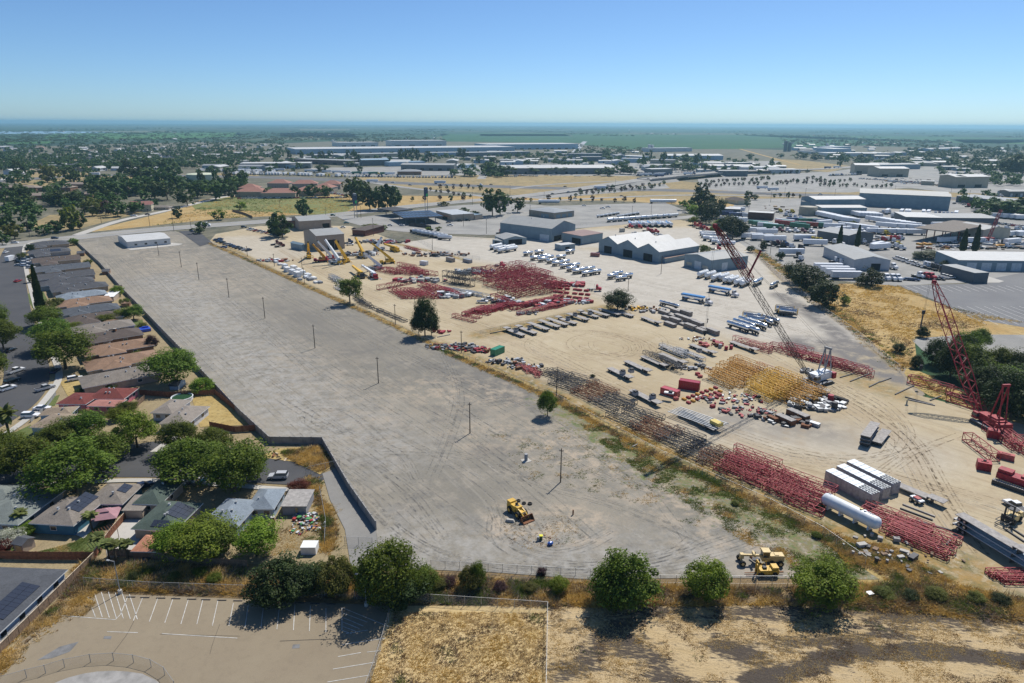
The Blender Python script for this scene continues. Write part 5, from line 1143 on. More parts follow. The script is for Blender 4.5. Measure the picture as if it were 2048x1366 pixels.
SH('long_white_shed',(256,497),(342,489),(248,483),4.6,S_white,S_roofw,'long white metal shed with four small windows at the far end of the lot','shed','gable',1.6,wins=[(0,.16,.22,1.6,2.8),(0,.39,.45,1.6,2.8),(0,.62,.68,1.6,2.8),(0,.85,.91,1.6,2.8)],ridge='u',over=.2)
SH('gabled_warehouse',(1103,484),(1150,474),(1024,466),10,S_blue,S_roof,'large blue-grey gabled shed with wide pale roof','warehouse','gable',4.5,doors=[(1,.05,.22,0,5,D_pale),(1,.3,.42,0,5,S_blue),(1,.5,.62,0,5,S_blue),(0,.1,.4,0,4,D_op)],ridge='w',vents=2)
SH('side_building',(1163,490),(1205,483),(1140,481),6.5,S_blue,S_rustr,'blue-grey annex with rusty roof beside the large gabled shed','annex','slope',.4,doors=[(1,.05,.5,0,4.5,D_op)])
SH('open_shed',(1008,491),(1053,488),(980,484),4.5,S_blue,S_roof,'pale gabled shed with dark open mouth beside red striped tankers','shed','gable',2,doors=[(0,.2,.8,0,4,D_op)],ridge='w')
SH('lean_to',(985,488),(1006,491),(975,482),3.2,S_blue,S_roof,'low lean-to left of the open gabled shed','lean-to','slope',.4,doors=[(0,.2,.7,0,2.5,D_op)])
SH('flat_hut',(1122,502),(1150,499),(1096,500),4,S_blue,S_roofw,'small flat-roofed blue-grey hut behind the silver tankers','hut','flat',doors=[(0,.3,.6,0,2.5,D_op)])
SH('triple_gable_shed',(1317,527),(1197,503),(1392,512),7.5,S_blue,S_roofw,'triple gabled blue-grey shed with three dark doorways','shed','gable',4.2,doors=[(0,.10,.24,0,5,D_op),(0,.42,.57,0,5,D_op),(0,.77,.9,0,5,D_op)],bays=3,ridge='w',vents=3)
SH('lean_to',(1330,527),(1392,515),(1326,523),3.2,S_blue,S_rustr,'low rusty-roofed lean-to along the triple gabled shed','lean-to','slope',.4)
SH('blue_shed',(1420,545),(1494,535),(1368,532),7.5,S_blue,S_roof,'lone blue shed with grey roof beside white tankers','shed','gable',1.8,doors=[(1,.35,.6,0,5,D_pale),(0,.3,.45,0,5,D_pale)],wins=[(1,.7,.9,1.4,3.2,S_cream),(1,.08,.3,1.4,3.2,S_cream),(0,.7,.82,1.4,3.2,S_cream)],ridge='u')
SH('office_building',(1108,438),(1148,433),(1058,431),5.8,mat('block_tan',(.30,.27,.22),.9),S_roofd,'tan block office with blue door panels beyond the gabled shed','office','hip',1.2,doors=[(0,.1,.3,.3,3.6,S_blue),(0,.4,.6,.3,3.6,S_blue),(0,.7,.9,.3,3.6,S_blue),(1,.2,.5,0,3.6,S_blue)])
# filling station
M_solar2=N('dark_solar').out((.02,.04,.08),.32,spec=.5)
def canopy(name,A,B,C,h,th,m,label,n=(3,2),legs=M_greyp,cat='canopy'):
    a,b,c=Vector(G(*A)),Vector(G(*B)),Vector(G(*C));u=b-a;L=u.length;u.normalize();w_=Vector((-u.y,u.x));D=abs((c-b).dot(w_));t=thing(name,(a.x,a.y,.1),math.atan2(u.y,u.x),label,cat)
    k=MB();k.box(L/2,D/2,h,L,D,th,m);link('roof',k.mesh('roof'),t)
    for i in range(n[0]):
        for j in range(n[1]):k=MB();k.box(L*(i+.5)/n[0],D*(j+.5)/n[1],0,.6,.6,h,legs);link('column',k.mesh('column'),t)
    return t,L,D
t,L,D=canopy('fuel_canopy',(808,451),(888,447),(868,434),5.5,.9,M_darksteel,'dark filling station canopy covered with solar panels',(4,2))
for i in range(11):
    for j in range(3):k=MB();k.box(L*(i+.5)/11,D*(j+.5)/3,6.45,L/11*.8,D/3*.8,.08,M_solar2);link('solar_panel',k.mesh('solar_panel'),t)
t,L,D=canopy('fuel_canopy',(790,436),(826,432),(815,424),5.5,.9,M_darksteel,'small dark canopy behind the filling station canopy',(2,2))
SH('station_shop',(905,443),(948,440),(884,433),6,W_tan,S_pale,'beige filling station shop with stepped parapet','shop','flat',doors=[(1,.3,.6,0,3,D_op),(1,.1,.9,3.3,3.7,mat('orange_band',(.5,.12,.03),.6))])
SH('station_shop',(950,440),(965,438),(940,434),4.5,W_tan,S_blue,'small blue-topped annex of the filling station shop','annex','flat')
for u,v,H,W in ((712,436,22,7),(853,424,24,8)):
    x,y=G(u,v);sg=thing('price_sign',(x,y,.1),.2,'tall dark pylon sign with green figures %s' % ('by the road junction' if u<800 else 'behind the filling station canopy'),'pylon sign','tall roadside price signs')
    k=MB();k.bar((-1.2,0,0),(-1.2,0,H),.3,M_greyp,6);k.bar((1.2,0,0),(1.2,0,H),.3,M_greyp,6);link('post',k.mesh('post'),sg)
    k=MB();k.box(0,0,H-9,4,1,9,paint((.02,.04,.09)));link('panel',k.mesh('panel'),sg)
    k=MB();k.box(.8,-.6,H-8.5,1.6,.15,2.6,paint((.02,.55,.12)));link('price_display',k.mesh('price_display'),sg)
    k=MB();k.lathe([(1.3,-.5),(1.3,.5)],M_white,16,'y',(0,0,H-.4));link('emblem',k.mesh('emblem'),sg)
# ================================================================ cranes
def tip_solve(base,tip,el):
    b=Vector(base);best=None
    for i in range(1,800):
        h=i*.1;p=ray_at(tip[0],tip[1],h+base[2]);d=math.hypot(p[0]-b.x,p[1]-b.y);e=abs(math.atan2(h,d)-el)
        if best is None or e<best[0]:best=(e,p)
    return Vector(best[1])
def telecrane(u,v,tip,colname,bodyname,el,label,stow=False,n=3):
    m,bm_=MATS[colname],MATS[bodyname];x,y=G(u,v)
    if stow:hd=az((u,v),tip);P=None;d=G(*tip);L=math.hypot(d[0]-x,d[1]-y);tp=Vector((d[0],d[1],3.4))
    else:tp=tip_solve((x,y,3),tip,el);hd=math.atan2(tp.y-y,tp.x-x)
    t=thing('mobile_crane',(x,y,.08),0,label,'mobile crane','mobile cranes by the tan workshop');c,s=math.cos(hd),math.sin(hd)
    def lp(a,b,z):return (a*c-b*s,a*s+b*c,z)
    k=MB();k.box(*lp(0,0,.7),9.5,2.6,.8,bm_,hd);k.box(*lp(3.8,0,1.5),1.9,2.5,.9,bm_,hd,top=.85);link('carrier',k.mesh('carrier'),t)
    k=MB();k.box(*lp(-1,0,1.5),4.2,2.4,1.3,m,hd,top=.9);k.box(*lp(-3.2,0,1.5),1.3,2.6,1.6,bm_,hd);link('turntable',k.mesh('turntable'),t)
    k=MB();k.box(*lp(.6,1.15,1.7),1.8,.9,1.7,m,hd,top=.8);k.box(*lp(.65,1.17,2.3),1.84,.92,.7,C_glass,hd);link('cab',k.mesh('cab'),t)
    for a in (-3.6,-2.2,1.8,3.3):
        for b in (-1.1,1.1):
            o=link('wheel',wheel(.62,.5),t,lp(a,b,.62),hd)
    for a in (-4,3):
        k=MB();k.box(*lp(a,0,.5),.4,6,.3,m,hd);
        for b in (-3,3):k.box(*lp(a,b,0),.8,.8,.15,m,hd)
        link('outrigger',k.mesh('outrigger'),t)
    p=Vector(lp(-2.2,0,2.9));e=tp-Vector((x,y,.08));W=(1.7,1.4,1.15,.95)
    for i in range(n):
        a,b=p.lerp(e,i/n),p.lerp(e,(i+1)/n);k=MB();k.bar(a,b,W[i]*.68,m,4,True);link('boom_segment',k.mesh('boom_segment'),t)
    k=MB();k.bar(Vector(lp(1,0,2.2)),p.lerp(e,.33),.18,M_steel,6);link('lift_cylinder',k.mesh('lift_cylinder'),t)
    k=MB();k.box(e.x,e.y,e.z-.6,.9,.9,1.1,M_darksteel,hd);link('boom_head',k.mesh('boom_head'),t)
    return t
R_=math.radians
telecrane(618,516,(616,484),'crane_yellow','crane_yellow',R_(45),'small yellow knuckle crane at the left of the row')
telecrane(643,524,(625,488),'boom_orange_yellow','crane_red',R_(62),'mobile crane with an orange-yellow raised boom')
telecrane(656,521,(635,482),'tank_white','crane_red',R_(60),'mobile crane with slim white boom left of the middle')
telecrane(672,528,(650,479),'tank_white','grey_paint',R_(62),'mobile crane with thick white boom in the middle of the row')
telecrane(688,527,(670,480),'crane_yellow','crane_yellow',R_(62),'yellow mobile crane at the right of the front row')
telecrane(724,516,(711,475),'crane_yellow','grey_paint',R_(62),'yellow-boomed crane standing apart right of the row')
telecrane(752,540,(727,505),'tank_white','grey_paint',R_(48),'crane with long slanting white boom nearest the red booms')
telecrane(775,527,(743,486),'crane_yellow','crane_yellow',R_(50),'big yellow crane beside the stacked red booms')
telecrane(758,502,(763,475),'tank_white','grey_paint',R_(62),'white-boomed crane behind the big yellow one')
telecrane(790,503,(770,498),'crane_yellow','crane_yellow',R_(20),'yellow crane with lowered boom by the fence',True)
telecrane(722,555,(706,543),'crane_yellow','dark_steel',R_(20),'cream-yellow crane with stowed boom by the track',True)
telecrane(748,557,(725,542),'tank_white','crane_red',R_(20),'white stowed crane on a red carrier',True)
# red lattice derrick crane in the row, grey A-frames
def crawler(base,hd,m,bodym,label,boom_tip,boom_foot_off,w0,boommat,mastlen=9,scale=1,pend=True,name='crawler_crane',hooks=(),tr=7.5,cw=None,n=26,w=2.2):
    t=thing(name,(base[0],base[1],.06),0,label,'crawler crane');c,s=math.cos(hd),math.sin(hd);S=scale
    def lp(a,b,z):return (a*c*S-b*s*S,a*s*S+b*c*S,z*S)
    for b in (-2.6,2.6):
        k=MB();q=lp(0,b,0);k.box(q[0],q[1],.1,tr*S,1.0*S,.9*S,M_darksteel,hd,topx=.92);
        for i in range(12):f=lp(-tr/2+.5+i*(tr-1)/11,b,0);k.box(f[0],f[1],1.0*S,.4*S,1.15*S,.08,M_greyp,hd)
        link('track',k.mesh('track'),t)
    k=MB();k.box(0,0,.5,4*S,4.5*S,.7*S,M_darksteel,hd);link('undercarriage',k.mesh('undercarriage'),t)
    k=MB();k.box(*lp(-1.0,0,1.25)[:3],7.5*S,3.1*S,2.2*S,bodym,hd);k.box(*lp(-2.2,0,3.45),3.5*S,2.6*S,.5*S,bodym,hd,top=.9);link('house',k.mesh('house'),t)
    k=MB();k.box(*lp(3,1.9,1.4),2.0*S,1.1*S,2.0*S,m,hd,top=.85);k.box(*lp(3.02,1.92,2.2),2.05*S,1.13*S,.8*S,C_glass,hd,top=.9);link('cab',k.mesh('cab'),t)
    k=MB();k.box(*lp(-5.3,0,1.2),1.5*S,4.4*S,1.9*S,cw or m,hd);link('counterweight',k.mesh('counterweight'),t)
    foot=Vector(lp(3.2,0,1.6));tip=Vector(boom_tip)-Vector((base[0],base[1],.06));k=MB();lattice(k,foot,tip,w,w,n,.13 if w>2 else .085,boommat,.4,.35);link('boom',k.mesh('boom'),t)
    apex=Vector(lp(-3,0,1))+Vector((0,0,mastlen));k=MB()
    for b in (-1.1,1.1):k.bar(lp(-1.2,b,3.3),apex+Vector(lp(0,b*.8,0)),.22*S,m,4);k.bar(lp(-4.6,b,3.2),apex+Vector(lp(0,b*.8,0)),.18*S,m,4)
    k.box(apex.x,apex.y,apex.z-.3,.6,2.4*S,.7,m,hd);link('gantry',k.mesh('gantry'),t)
    k=MB()
    for b in (-.8,.8):k.bar(apex+Vector(lp(0,b,0)),tip,.035,M_darksteel,3)
    link('pendant_line',k.mesh('pendant_line'),t)
    k=MB();k.box(tip.x,tip.y,tip.z-.5,.8,1.1,1.1,M_red,hd);link('boom_head',k.mesh('boom_head'),t)
    for (dx,dy,drop,big) in hooks:
        k=MB();a=tip+Vector((dx,dy,-.6));b=Vector((a.x,a.y,a.z-drop));k.bar(a,b,.03,M_darksteel,3);k.bar(a+Vector((.5,0,0)),b+Vector((.3,0,0)),.03,M_darksteel,3);link('hoist_line',k.mesh('hoist_line'),t)
        k=MB();k.box(b.x,b.y,b.z-1.2,.9,.5,1.2,M_darksteel)
        if big:k.bar(b-Vector((0,0,1.2)),b-Vector((0,0,big)),.22,M_darksteel,6,True)
        k.lathe([(.1,-.5),(.3,-.2),(.1,0)],M_darksteel,8,'z',(b.x,b.y,b.z-1.2-(big or 0)*.9));link('hook_block',k.mesh('hook_block'),t)
    return t
B1=G(1634,766);P1=Vector((55.6,194.0,58));P1=Vector(ray_at(1430,452,58.0))
crawler(B1,math.atan2(P1.y-B1[1],P1.x-B1[0]),M_greyp,M_tankwhite,'dark crawler crane with very long slanting lattice boom',P1,3,2,M_darksteel,11,1.1,cw=M_red,hooks=[(0,0,30,0)],n=46,w=1.5)
c1=[o for o in COL.objects if o.name.startswith('crawler_crane') and o.parent is None][0];k=MB();b_,e_=Vector((0,0,1.5)),P1-Vector((B1[0],B1[1],.06));lattice(k,b_.lerp(e_,.70),e_,1.6,1.6,14,.11,M_red,1.,.35);k.bar(b_.lerp(e_,.72),b_.lerp(e_,.72)+Vector((4,3,7)),.3,M_red);k.bar(b_.lerp(e_,.72)+Vector((4,3,7)),e_,.05,M_darksteel,3);link('boom_tip_section',k.mesh('boom_tip_section'),c1)
B2=G(1975,852);P2=Vector(ray_at(1868,564,36.5))
crawler(B2,math.atan2(P2.y-B2[1],P2.x-B2[0]),M_red,M_red,'tall red crawler crane at the right edge with double pendant masts',P2,3,2,M_red,13,1.0,n=22,w=2.6,hooks=[(-1.5,0,9,6),(1.0,-.5,28,0)])
# stacked red crane machine lower right, and lattice pieces round it
x,y=G(2035,975);k1=MB();
crn=thing('crane_body',(x,y,.06),-.9,'partly dismantled red crane body on ribbed tracks near the right edge','crane',None)
k=MB();k.box(0,0,1.3,9,3.2,1.6,M_red);k.box(-3,0,2.9,3,2.4,.8,M_red);k.box(2,.4,2.9,3.5,2.0,.5,M_redfade);link('house',k.mesh('house'),crn)
for b in (-2.4,2.4):
    k=MB();k.box(0,b,0,9.5,1.3,1.1,M_darksteel)
    for i in range(20):k.box(-4.5+i*.47,b,1.1,.3,1.45,.1,M_deck)
    link('track',k.mesh('track'),crn)
def block(u,v,dims,m,label,hd=0,cat='counterweight',name='counterweight',group=None,hole=False,z=.06,auto=False):
    x,y=G(u,v);k=MB();k.box(0,0,0,dims[0],dims[1],dims[2],m,top=.97);k.box(0,0,dims[2],dims[0]*.5,dims[1]*.4,.12,m)
    if hole:k.lathe([(.4,dims[2]+.12),(.4,dims[2]+.3)],D_op,8)
    return place(name,k.mesh(name),(x,y,z),hd,label,cat,group,auto=auto)
block(1966,938,(3.2,2.8,2.2),M_red,'large square red counterweight block on the dirt',-.5,hole=True);block(2010,918,(4.0,1.6,1.6),M_redfade,'faded red flat-topped block behind the square counterweight',-.7)
block(1985,875,(3,2.4,2.4),M_red,'red counterweight box at the foot of the red crane',-.5);block(2012,862,(2.6,2,1.8),M_red,'smaller red box beside the crane foot',-.5)
# ================================================================ lattice boom storage
FH=az((1110,800),(860,690));YH=az((1000,560),(1100,590))
BM=booms
BM((768,545),(850,548),6,18,1.8,1.7,'crane_red',az((770,540),(868,560)),'dark red boom section stacked beside the yellow crane',layers=1,jit=.03,r=.1)
BM((812,535),(842,548),4,14,1.6,1.6,'crane_red',az((770,540),(868,560)),'dark red boom section near the white container',jit=.1,r=.1)
BM((792,590),(868,590),11,17,1.5,1.3,'crane_red',az((800,578),(845,605)),'thin red boom section in the left storage field',jit=.04,r=.08)
BM((850,575),(910,590),7,15,1.6,1.5,'crane_red',az((840,570),(905,598)),'red boom section in the left storage field',jit=.06,r=.09)
BM((780,576),(800,572),2,14,1.8,1.8,'crane_red',az((757,578),(805,568)),'red boom section lying across the field end',jit=.03,r=.09)
BM((903,566),(935,570),4,10,2.2,2.2,'dark_steel',az((893,560),(940,572)),'grey lattice section in the tall grey stack',layers=2,r=.1)
BM((900,583),(960,592),6,13,1.4,1.2,'galvanised_steel',az((890,575),(960,590)),'pale galvanised lattice section',jit=.1,r=.09)
BM((938,550),(958,543),3,10,1.8,1.8,'dark_steel',.3,'blue-grey lattice section by the depot track',r=.1)
for (A,B,n) in (((965,560),(1050,545),7),((990,575),(1090,562),8),((1015,590),(1110,578),7),((1000,555),(1080,548),5)):BM(A,B,n,14,2.2,2.1,'crane_red',az((960,550),(1060,580)),'red boom section in the large central stack',jit=.05,layers=2 if n>6 else 1,r=.1)
BM((1085,570),(1120,572),3,12,2,2,'crane_red',az((960,550),(1060,580)),'red boom section at the right end of the central stack',r=.1)
BM((945,625),(1018,615),12,14,1.3,1.2,'crane_red',az((930,630),(975,612)),'slim red boom section in the front storage field',jit=.06,r=.09)
BM((930,640),(960,628),3,12,1.6,1.2,'crane_red',az((905,630),(960,642)),'red boom section at the corner by the grassy ditch',r=.09)
BM((1000,605),(1015,612),2,16,2.2,2.2,'crane_red',az((985,595),(1025,615)),'deep red boom section crossing the front field',r=.12)
BM((1045,615),(1120,600),9,13,1.6,1.5,'crane_red',az((1040,620),(1085,605)),'red boom section right of the white pickups',jit=.15,r=.09)
BM((1060,625),(1130,612),6,13,1.3,1.2,'faded_red',az((1040,630),(1110,612)),'faded red boom section along the grassy ditch',jit=.08,r=.08)
BM((815,482+15),(835,502),4,10,1.2,1.0,'crane_red',az((790,490),(850,505)),'dark red lattice piece by the fence below the tankers',r=.09)
lerp3=lambda a,b,t:(a[0]+(b[0]-a[0])*t,a[1]+(b[1]-a[1])*t)
# along the fence, from the tree to the lower right
BM((665,557),(680,566),4,10,1.6,1.4,'galvanised_steel',FH,'grey lattice section beside white boxes',r=.09)
BM((678,578),(700,588),4,9,1.6,.8,'galvanised_steel',FH,'flat grey lattice section near the lot-edge tree',r=.08)
BM((715,600),(735,612),4,9,1.6,1,'dark_steel',FH,'dark lattice section behind the lot-edge tree',r=.08)
BM((755,620),(800,640),4,10,1.6,.7,'dark_steel',FH,'dark flat lattice section along the fence',r=.07)
BM((1050,738),(1072,748),6,8,1.5,.9,'faded_red',FH,'tangled faded red lattice section by the fence',jit=.5,r=.08)
for (A,B,n,mm,L,j,lab,ly) in (((1095,752),(1140,748),5,'dark_steel',9,.35,'dark twisted lattice section by the fence',1),((1125,775),(1180,755),6,'dark_steel',12,.12,'long dark lattice section beside the dirt road',1),((1165,795),(1225,770),7,'rust',12,.1,'rust-brown lattice section beside the dirt road',1),((1205,815),(1265,795),6,'dark_steel',12,.1,'dark lattice section below the lone flatbed',1),
                                    ((1245,845),(1310,820),6,'dark_steel',13,.08,'rusty dark lattice section along the weedy fence',1),((1290,870),(1345,850),6,'rust',13,.08,'rust-brown lattice section along the weedy fence',1),((1335,890),(1395,865),6,'dark_steel',13,.07,'dark lattice section below the yellow box',1),((1385,915),(1435,893),5,'dark_steel',12,.07,'black lattice section near the fence bend',1),
                                    ((1425,935),(1480,905),6,'rust',12,.07,'rust-brown lattice section before the red ones',1),((1475,955),(1530,915),6,'crane_red',13,.05,'dark red boom section on orange grass',2),((1530,975),(1580,940),6,'faded_red',13,.05,'faded red boom section on orange grass',1),((1580,1000),(1625,965),5,'crane_red',13,.05,'red boom section beside the chiller boxes',2),((1600,1015),(1640,990),3,'crane_red',12,.05,'red boom section touching the white tank',1),
                                    ((1775,1055),(1810,1030),5,'crane_red',14,.05,'red boom section behind the white tank end',1),((1820,1085),(1860,1050),6,'faded_red',13,.05,'faded red boom section in the stack by the debris field',1),((1840,1095),(1875,1065),4,'crane_red',12,.05,'red boom section in the stack near the long trailers',1)):
    BM(A,lerp3(A,B,.72),max(3,n-1),L,1.6,1.4,mm,FH,lab,jit=j+.03,layers=ly,r=.085)
BM((2010,1150),(2035,1165),4,7,1.4,1.0,'crane_red',-.02,'short red lattice piece at the bottom right yard corner',r=.09)
# right side lattice rows
RH=az((1480,680),(1740,750))
BM((1500,690),(1520,700),3,14,2.1,2.0,'faded_red',RH,'faded red boom section left of the crane boom',r=.09);BM((1560,705),(1600,700),4,14,2.1,2.0,'crane_red',RH,'red boom section under the crane boom',r=.1);BM((1600,715),(1640,725),4,14,2.1,2.2,'crane_red',RH,'red boom section behind the dark crawler crane',r=.1)
BM((1690,735),(1700,745),3,16,2.2,2.4,'crane_red',RH,'red boom section on timber bearers',r=.1);BM((1650,722),(1680,730),3,12,2,2,'faded_red',RH,'faded red boom section by the gravel patch',r=.1)
BM((1860,775),(1862,776),1,18,2.6,2.6,'crane_red',az((1815,765),(1905,790)),'long thick red boom section pointing at the red crane',r=.14);BM((1930,800),(1935,812),2,12,2.6,2.4,'crane_red',az((1900,790),(1960,810)),'thick red boom section at the red crane foot',r=.14)
BM((1962,902),(1966,905),1,13,2.6,2.2,'crane_red',az((1935,880),(1995,930)),'wide red boom section behind the square counterweight',r=.12)
BM((2000,880),(2060,905),4,14,2.6,2.2,'crane_red',az((1935,880),(1995,930)),'wide red boom section at the right edge',r=.12)
# yellow / orange field
YL=az((1440,745),(1600,815))
for (A,B,n,mm,lab,ly) in (((1440,768),(1500,738),7,'boom_orange_yellow','orange-yellow boom section in the big yellow stack',2),((1520,795),(1575,762),8,'crane_yellow','yellow boom section in the big yellow stack',2),((1570,805),(1615,782),5,'boom_orange_yellow','orange-yellow boom section at the right end of the yellow stack',2)):BM(A,B,n,14,1.8,1.6,mm,YL,lab,jit=.04,layers=ly,r=.09)
BM((1490,735),(1545,745),2,13,2,2,'faded_red',YL,'thin faded red boom section behind the yellow stack',r=.07);BM((1545,752),(1620,775),4,14,1.5,1.0,'galvanised_steel',YL,'pale lattice section behind the yellow stack',r=.08)
# lattice on flatbeds
FL=az((1300,690),(1420,740))
BM((1345,712),(1375,722),2,15,1.8,1.8,'galvanised_steel',FL,'pale lattice boom lying on the flatbed group',z=1.4,r=.08);BM((1310,725),(1345,735),4,13,1.6,1.3,'dark_steel',FL,'dark lattice boom lying on the flatbed group',z=1.4,r=.08)
# ================================================================ flatbeds
def fb(u,v,hd,L=14,kind='flat',light=False,label=None,z=.06,group='flatbed trailers'):
    x,y=G(u,v);p=dropdeck(L) if kind=='drop' else flatbed(L,light,0)
    return place('flatbed_trailer',p,(x,y,z),hd,label or ('grey flatbed trailer' if kind=='flat' else 'grey drop-deck trailer'),'trailer',group,auto=label is None)
H1=az((1000,655),(1065,680))+math.pi;H1b=H1
for i,(u,v,kd) in enumerate([(1028,668,'drop'),(1052,664,'drop'),(1076,657,'flat'),(1098,652,'flat'),(1114,648,'flat'),(1132,645,'drop'),(1155,638,'flat'),(1176,632,'drop'),(1196,630,'flat'),(1218,628,'flat'),(1245,630,'drop')]):fb(u,v,H1,13.5,kd)
for u,v,kd,L,lab in [(1240,752,'drop',13,'drop-deck trailer carrying a square grey frame'),(1275,738,'drop',14,'empty drop-deck trailer left of the flatbed group'),(1308,728,'drop',14,None),(1345,722,'drop',14,None),(1380,712,'flat',14,None),(1345,705,'flat',14,None),(1405,703,'drop',14,None),(1290,800,'drop',14.5,'lone drop-deck trailer on the dirt road left of the yellow box'),(1395,848,'flat',15,'flatbed by the fence loaded with pipes and a yellow box'),(1487,697,'drop',14,'drop-deck trailer in front of the faded red booms'),(1302,645,'drop',13,'drop-deck trailer left of the timber stacks')]:fb(u,v,FL,L,kd,label=lab)
for i,(u,v) in enumerate(((1032,663),(1060,658),(1245,748),(1262,745),(1270,790),(1305,797),(1136,640),(1180,628),(1150,632),(1372,707),(1398,705))):
    x,y=G(u,v,1.3);k=MB();k.box(0,0,0,1.7,1.5,1.1,M_greyp);k.box(.2,0,1.1,1.2,1.2,.5,M_darksteel);k.bar((-.7,-.6,0),(-.7,-.6,1.7),.07,M_steel);place('deck_load',[('crate',k.mesh('crate'))],(x,y,1.38),FL,'grey machine part standing on a trailer deck','machine part','machine parts on trailers',auto=True)
# stacked trailers
SHD=az((1725,900),(1765,850));
for l in range(3):fb(1737,880-0,az((1722,905),(1752,862)),12,'flat',label='stacked wooden flatbed, %s of three' % ('lowest','middle','topmost')[l],z=.06+l*1.05,group='stacked flatbeds')
fb(1762,880,az((1740,905),(1772,865)),11,'flat',label='single low flatbed beside the stacked flatbeds')
LHD=az((2030,1110),(1930,1050))
for l in range(3):fb(1982,1098,LHD+math.pi,17,'drop' if l==2 else 'flat',True,label='aluminium long trailer, %s of the leaning stack of three' % ('lowest','middle','topmost')[l],z=.06+l*1.25,group='stacked aluminium trailers')
fb(1815,985,az((1860,1005),(1740,955))+math.pi,17,'drop',True,label='aluminium drop-deck trailer behind the chiller boxes')
x,y=G(1850-17,1005);k=[];axle(k,(-.7,.7));f=MB();f.box(0,0,.8,3,1.4,.3,M_tankwhite);f.box(0,0,1.1,1.4,1.2,.25,M_redfade);k.append(('frame',f.mesh('frame')));place('trailer_dolly',k,(x,y,.06),LHD,'short white two-axle dolly beside the chiller boxes','dolly')
# chiller boxes
CH_=mat('chiller_panel',(.50,.54,.58),.4,.3,var=.15);CHs=mat('chiller_side_panel',(.34,.33,.35),.5,.3,var=.3,sc=1.5);chd=az((1735,1000),(1650,955))+math.pi
for i,(u,v) in enumerate(((1700,985),(1722,975),(1742,965))):
    x,y=G(u,v);t=thing('chiller_box',(x,y,.1),chd,'long silver panelled chiller box, %s of three' % ('nearest the white tank','middle','farthest from the white tank')[i],'chiller unit','silver chiller boxes')
    k=MB();k.box(0,0,0,13,2.7,3.0,CHs);link('casing',k.mesh('casing'),t)
    k=MB();k.box(0,0,0,1.5,2.8,.1,CH_);rp=k.mesh('roof_panel');k=MB();k.box(0,0,0,1.3,.06,2.7,CHs);sp_=k.mesh('side_panel')
    for q in range(8):link('roof_panel',rp,t,(-5.7+q*1.63,0,3.02));link('side_panel',sp_,t,(-5.7+q*1.63,-1.37,.15));
    k=MB();k.lathe([(.36,0),(.36,.16)],M_steel,12);k.lathe([(.3,.16),(.3,.17)],D_op,12);k.box(0,0,.17,.6,.12,.03,M_steel);fm=k.mesh('fan')
    for a in range(5):
        for b in range(3):link('fan',fm,t,(2.9+a*.82,-.85+b*.85,3.12))
# white tank
x,y=G(1698,1040);t=thing('storage_tank',(x,y,.3),az((1740,1050),(1655,1008))+math.pi,'long white cylindrical tank on short legs beside the chiller boxes','storage tank')
k=MB();r=1.45;k.lathe([(.1,-6.9),(.8,-6.75),(1.25,-6.4),(r,-5.9),(r,5.9),(1.25,6.4),(.8,6.75),(.1,6.9)],M_tankwhite,28,'x',(0,0,r+.7));link('shell',k.mesh('shell',True),t)
for a in (-5,-2,1.5,4.8):k=MB();k.box(a,0,0,.35,1.9,1.2,M_tankwhite);link('leg',k.mesh('leg'),t)
for a,rr in ((2.2,.35),(3.1,.3),(4,.12),(4.4,.12),(-5.2,.1),(-5.6,.1),(4.9,.12)):k=MB();k.lathe([(rr,0),(rr,.25)],M_steel if rr<.33 else M_tanyel,10,'z',(a,.1,2*r+.65));link('valve',k.mesh('valve'),t)
# ================================================================ tankers
TH=az((1165,535),(1100,545))+math.pi
def tk(u,v,hd,L=11,r=.95,mm='polished_aluminium',label=None,grp='silver tanker trailers',lod=None):
    x,y=G(u,v);lod=(v<500) if lod is None else lod
    return place('tanker_trailer',tanker(L,r,mm,1 if lod else 0),(x,y,.06),hd+rnd.uniform(-.02,.02),label or ('silver tanker trailer' if mm !='tank_white' else 'white tanker trailer'),'tanker trailer',grp,auto=label is None)
for u,v in ((1056,512),(1070,521),(1086,524),(1103,527),(1114,532),(1130,537),(1143,543),(1165,545),(1174,552),(1155,548),(1090,518),(1122,519),(1140,508),(1235,553),(1242,562),(1225,558)):tk(u,v,az((1095,515),(1160,508)),7.5,1.0);
for u,v in ((1078,509),(1098,520),(1130,529),(1150,536),(1180,543),(1192,549),(1255,557)):tk(u,v,az((1095,515),(1160,508)),7,1.0)
for i,(u,v) in enumerate(((838,468),(848,470),(856,472),(864,473),(873,475),(882,477),(890,480))):tk(u,v,az((840,475),(880,478)),12,1.3,'tank_white',grp='white tanker trailers')
for u,v in ((992,498),(1000,502),(1008,505),(1018,500),(1023,503)):tk(u,v,az((990,505),(1030,497)),12,1.25,'tank_white',grp='white tanker trailers')
for i in range(14):tk(1260+i*6.2,452+(i % 2)*1.2,az((1270,455),(1262,445)),12,1.5,'tank_white' if i % 3 else 'polished_aluminium',grp='row of far tankers')
for i in range(12):tk(1225+i*11,444-i*.8,az((1230,444),(1260,441)),13,1.4,'tank_white' if i % 2 else 'polished_aluminium',grp='row of far tankers')
for i in range(10):tk(1200+i*8,435-(i % 5)*1.3,az((1200,438),(1240,430))+2.9,9,.8,'tank_white',grp='row of far tankers')
for u,v in ((1418,476),(1422,482),(1435,484),(1440,489),(1452,492),(1415,472)):tk(u,v,az((1400,480),(1450,482)),13,1.4,'tank_white',grp='white tanker trailers')
WH=az((1400,555),(1440,540))
for u,v in ((1405,554),(1420,556),(1432,561),(1447,560),(1456,565),(1466,566),(1478,570),(1490,572)):tk(u,v,WH,11.5,1.3,'tank_white',grp='white tanker trailers')
tk(1515,570,WH,11,1.2,label='large ribbed silver tanker at the right end of the white row');tk(1548,575,WH,10,.95,label='last silver tanker before the dirt bank')
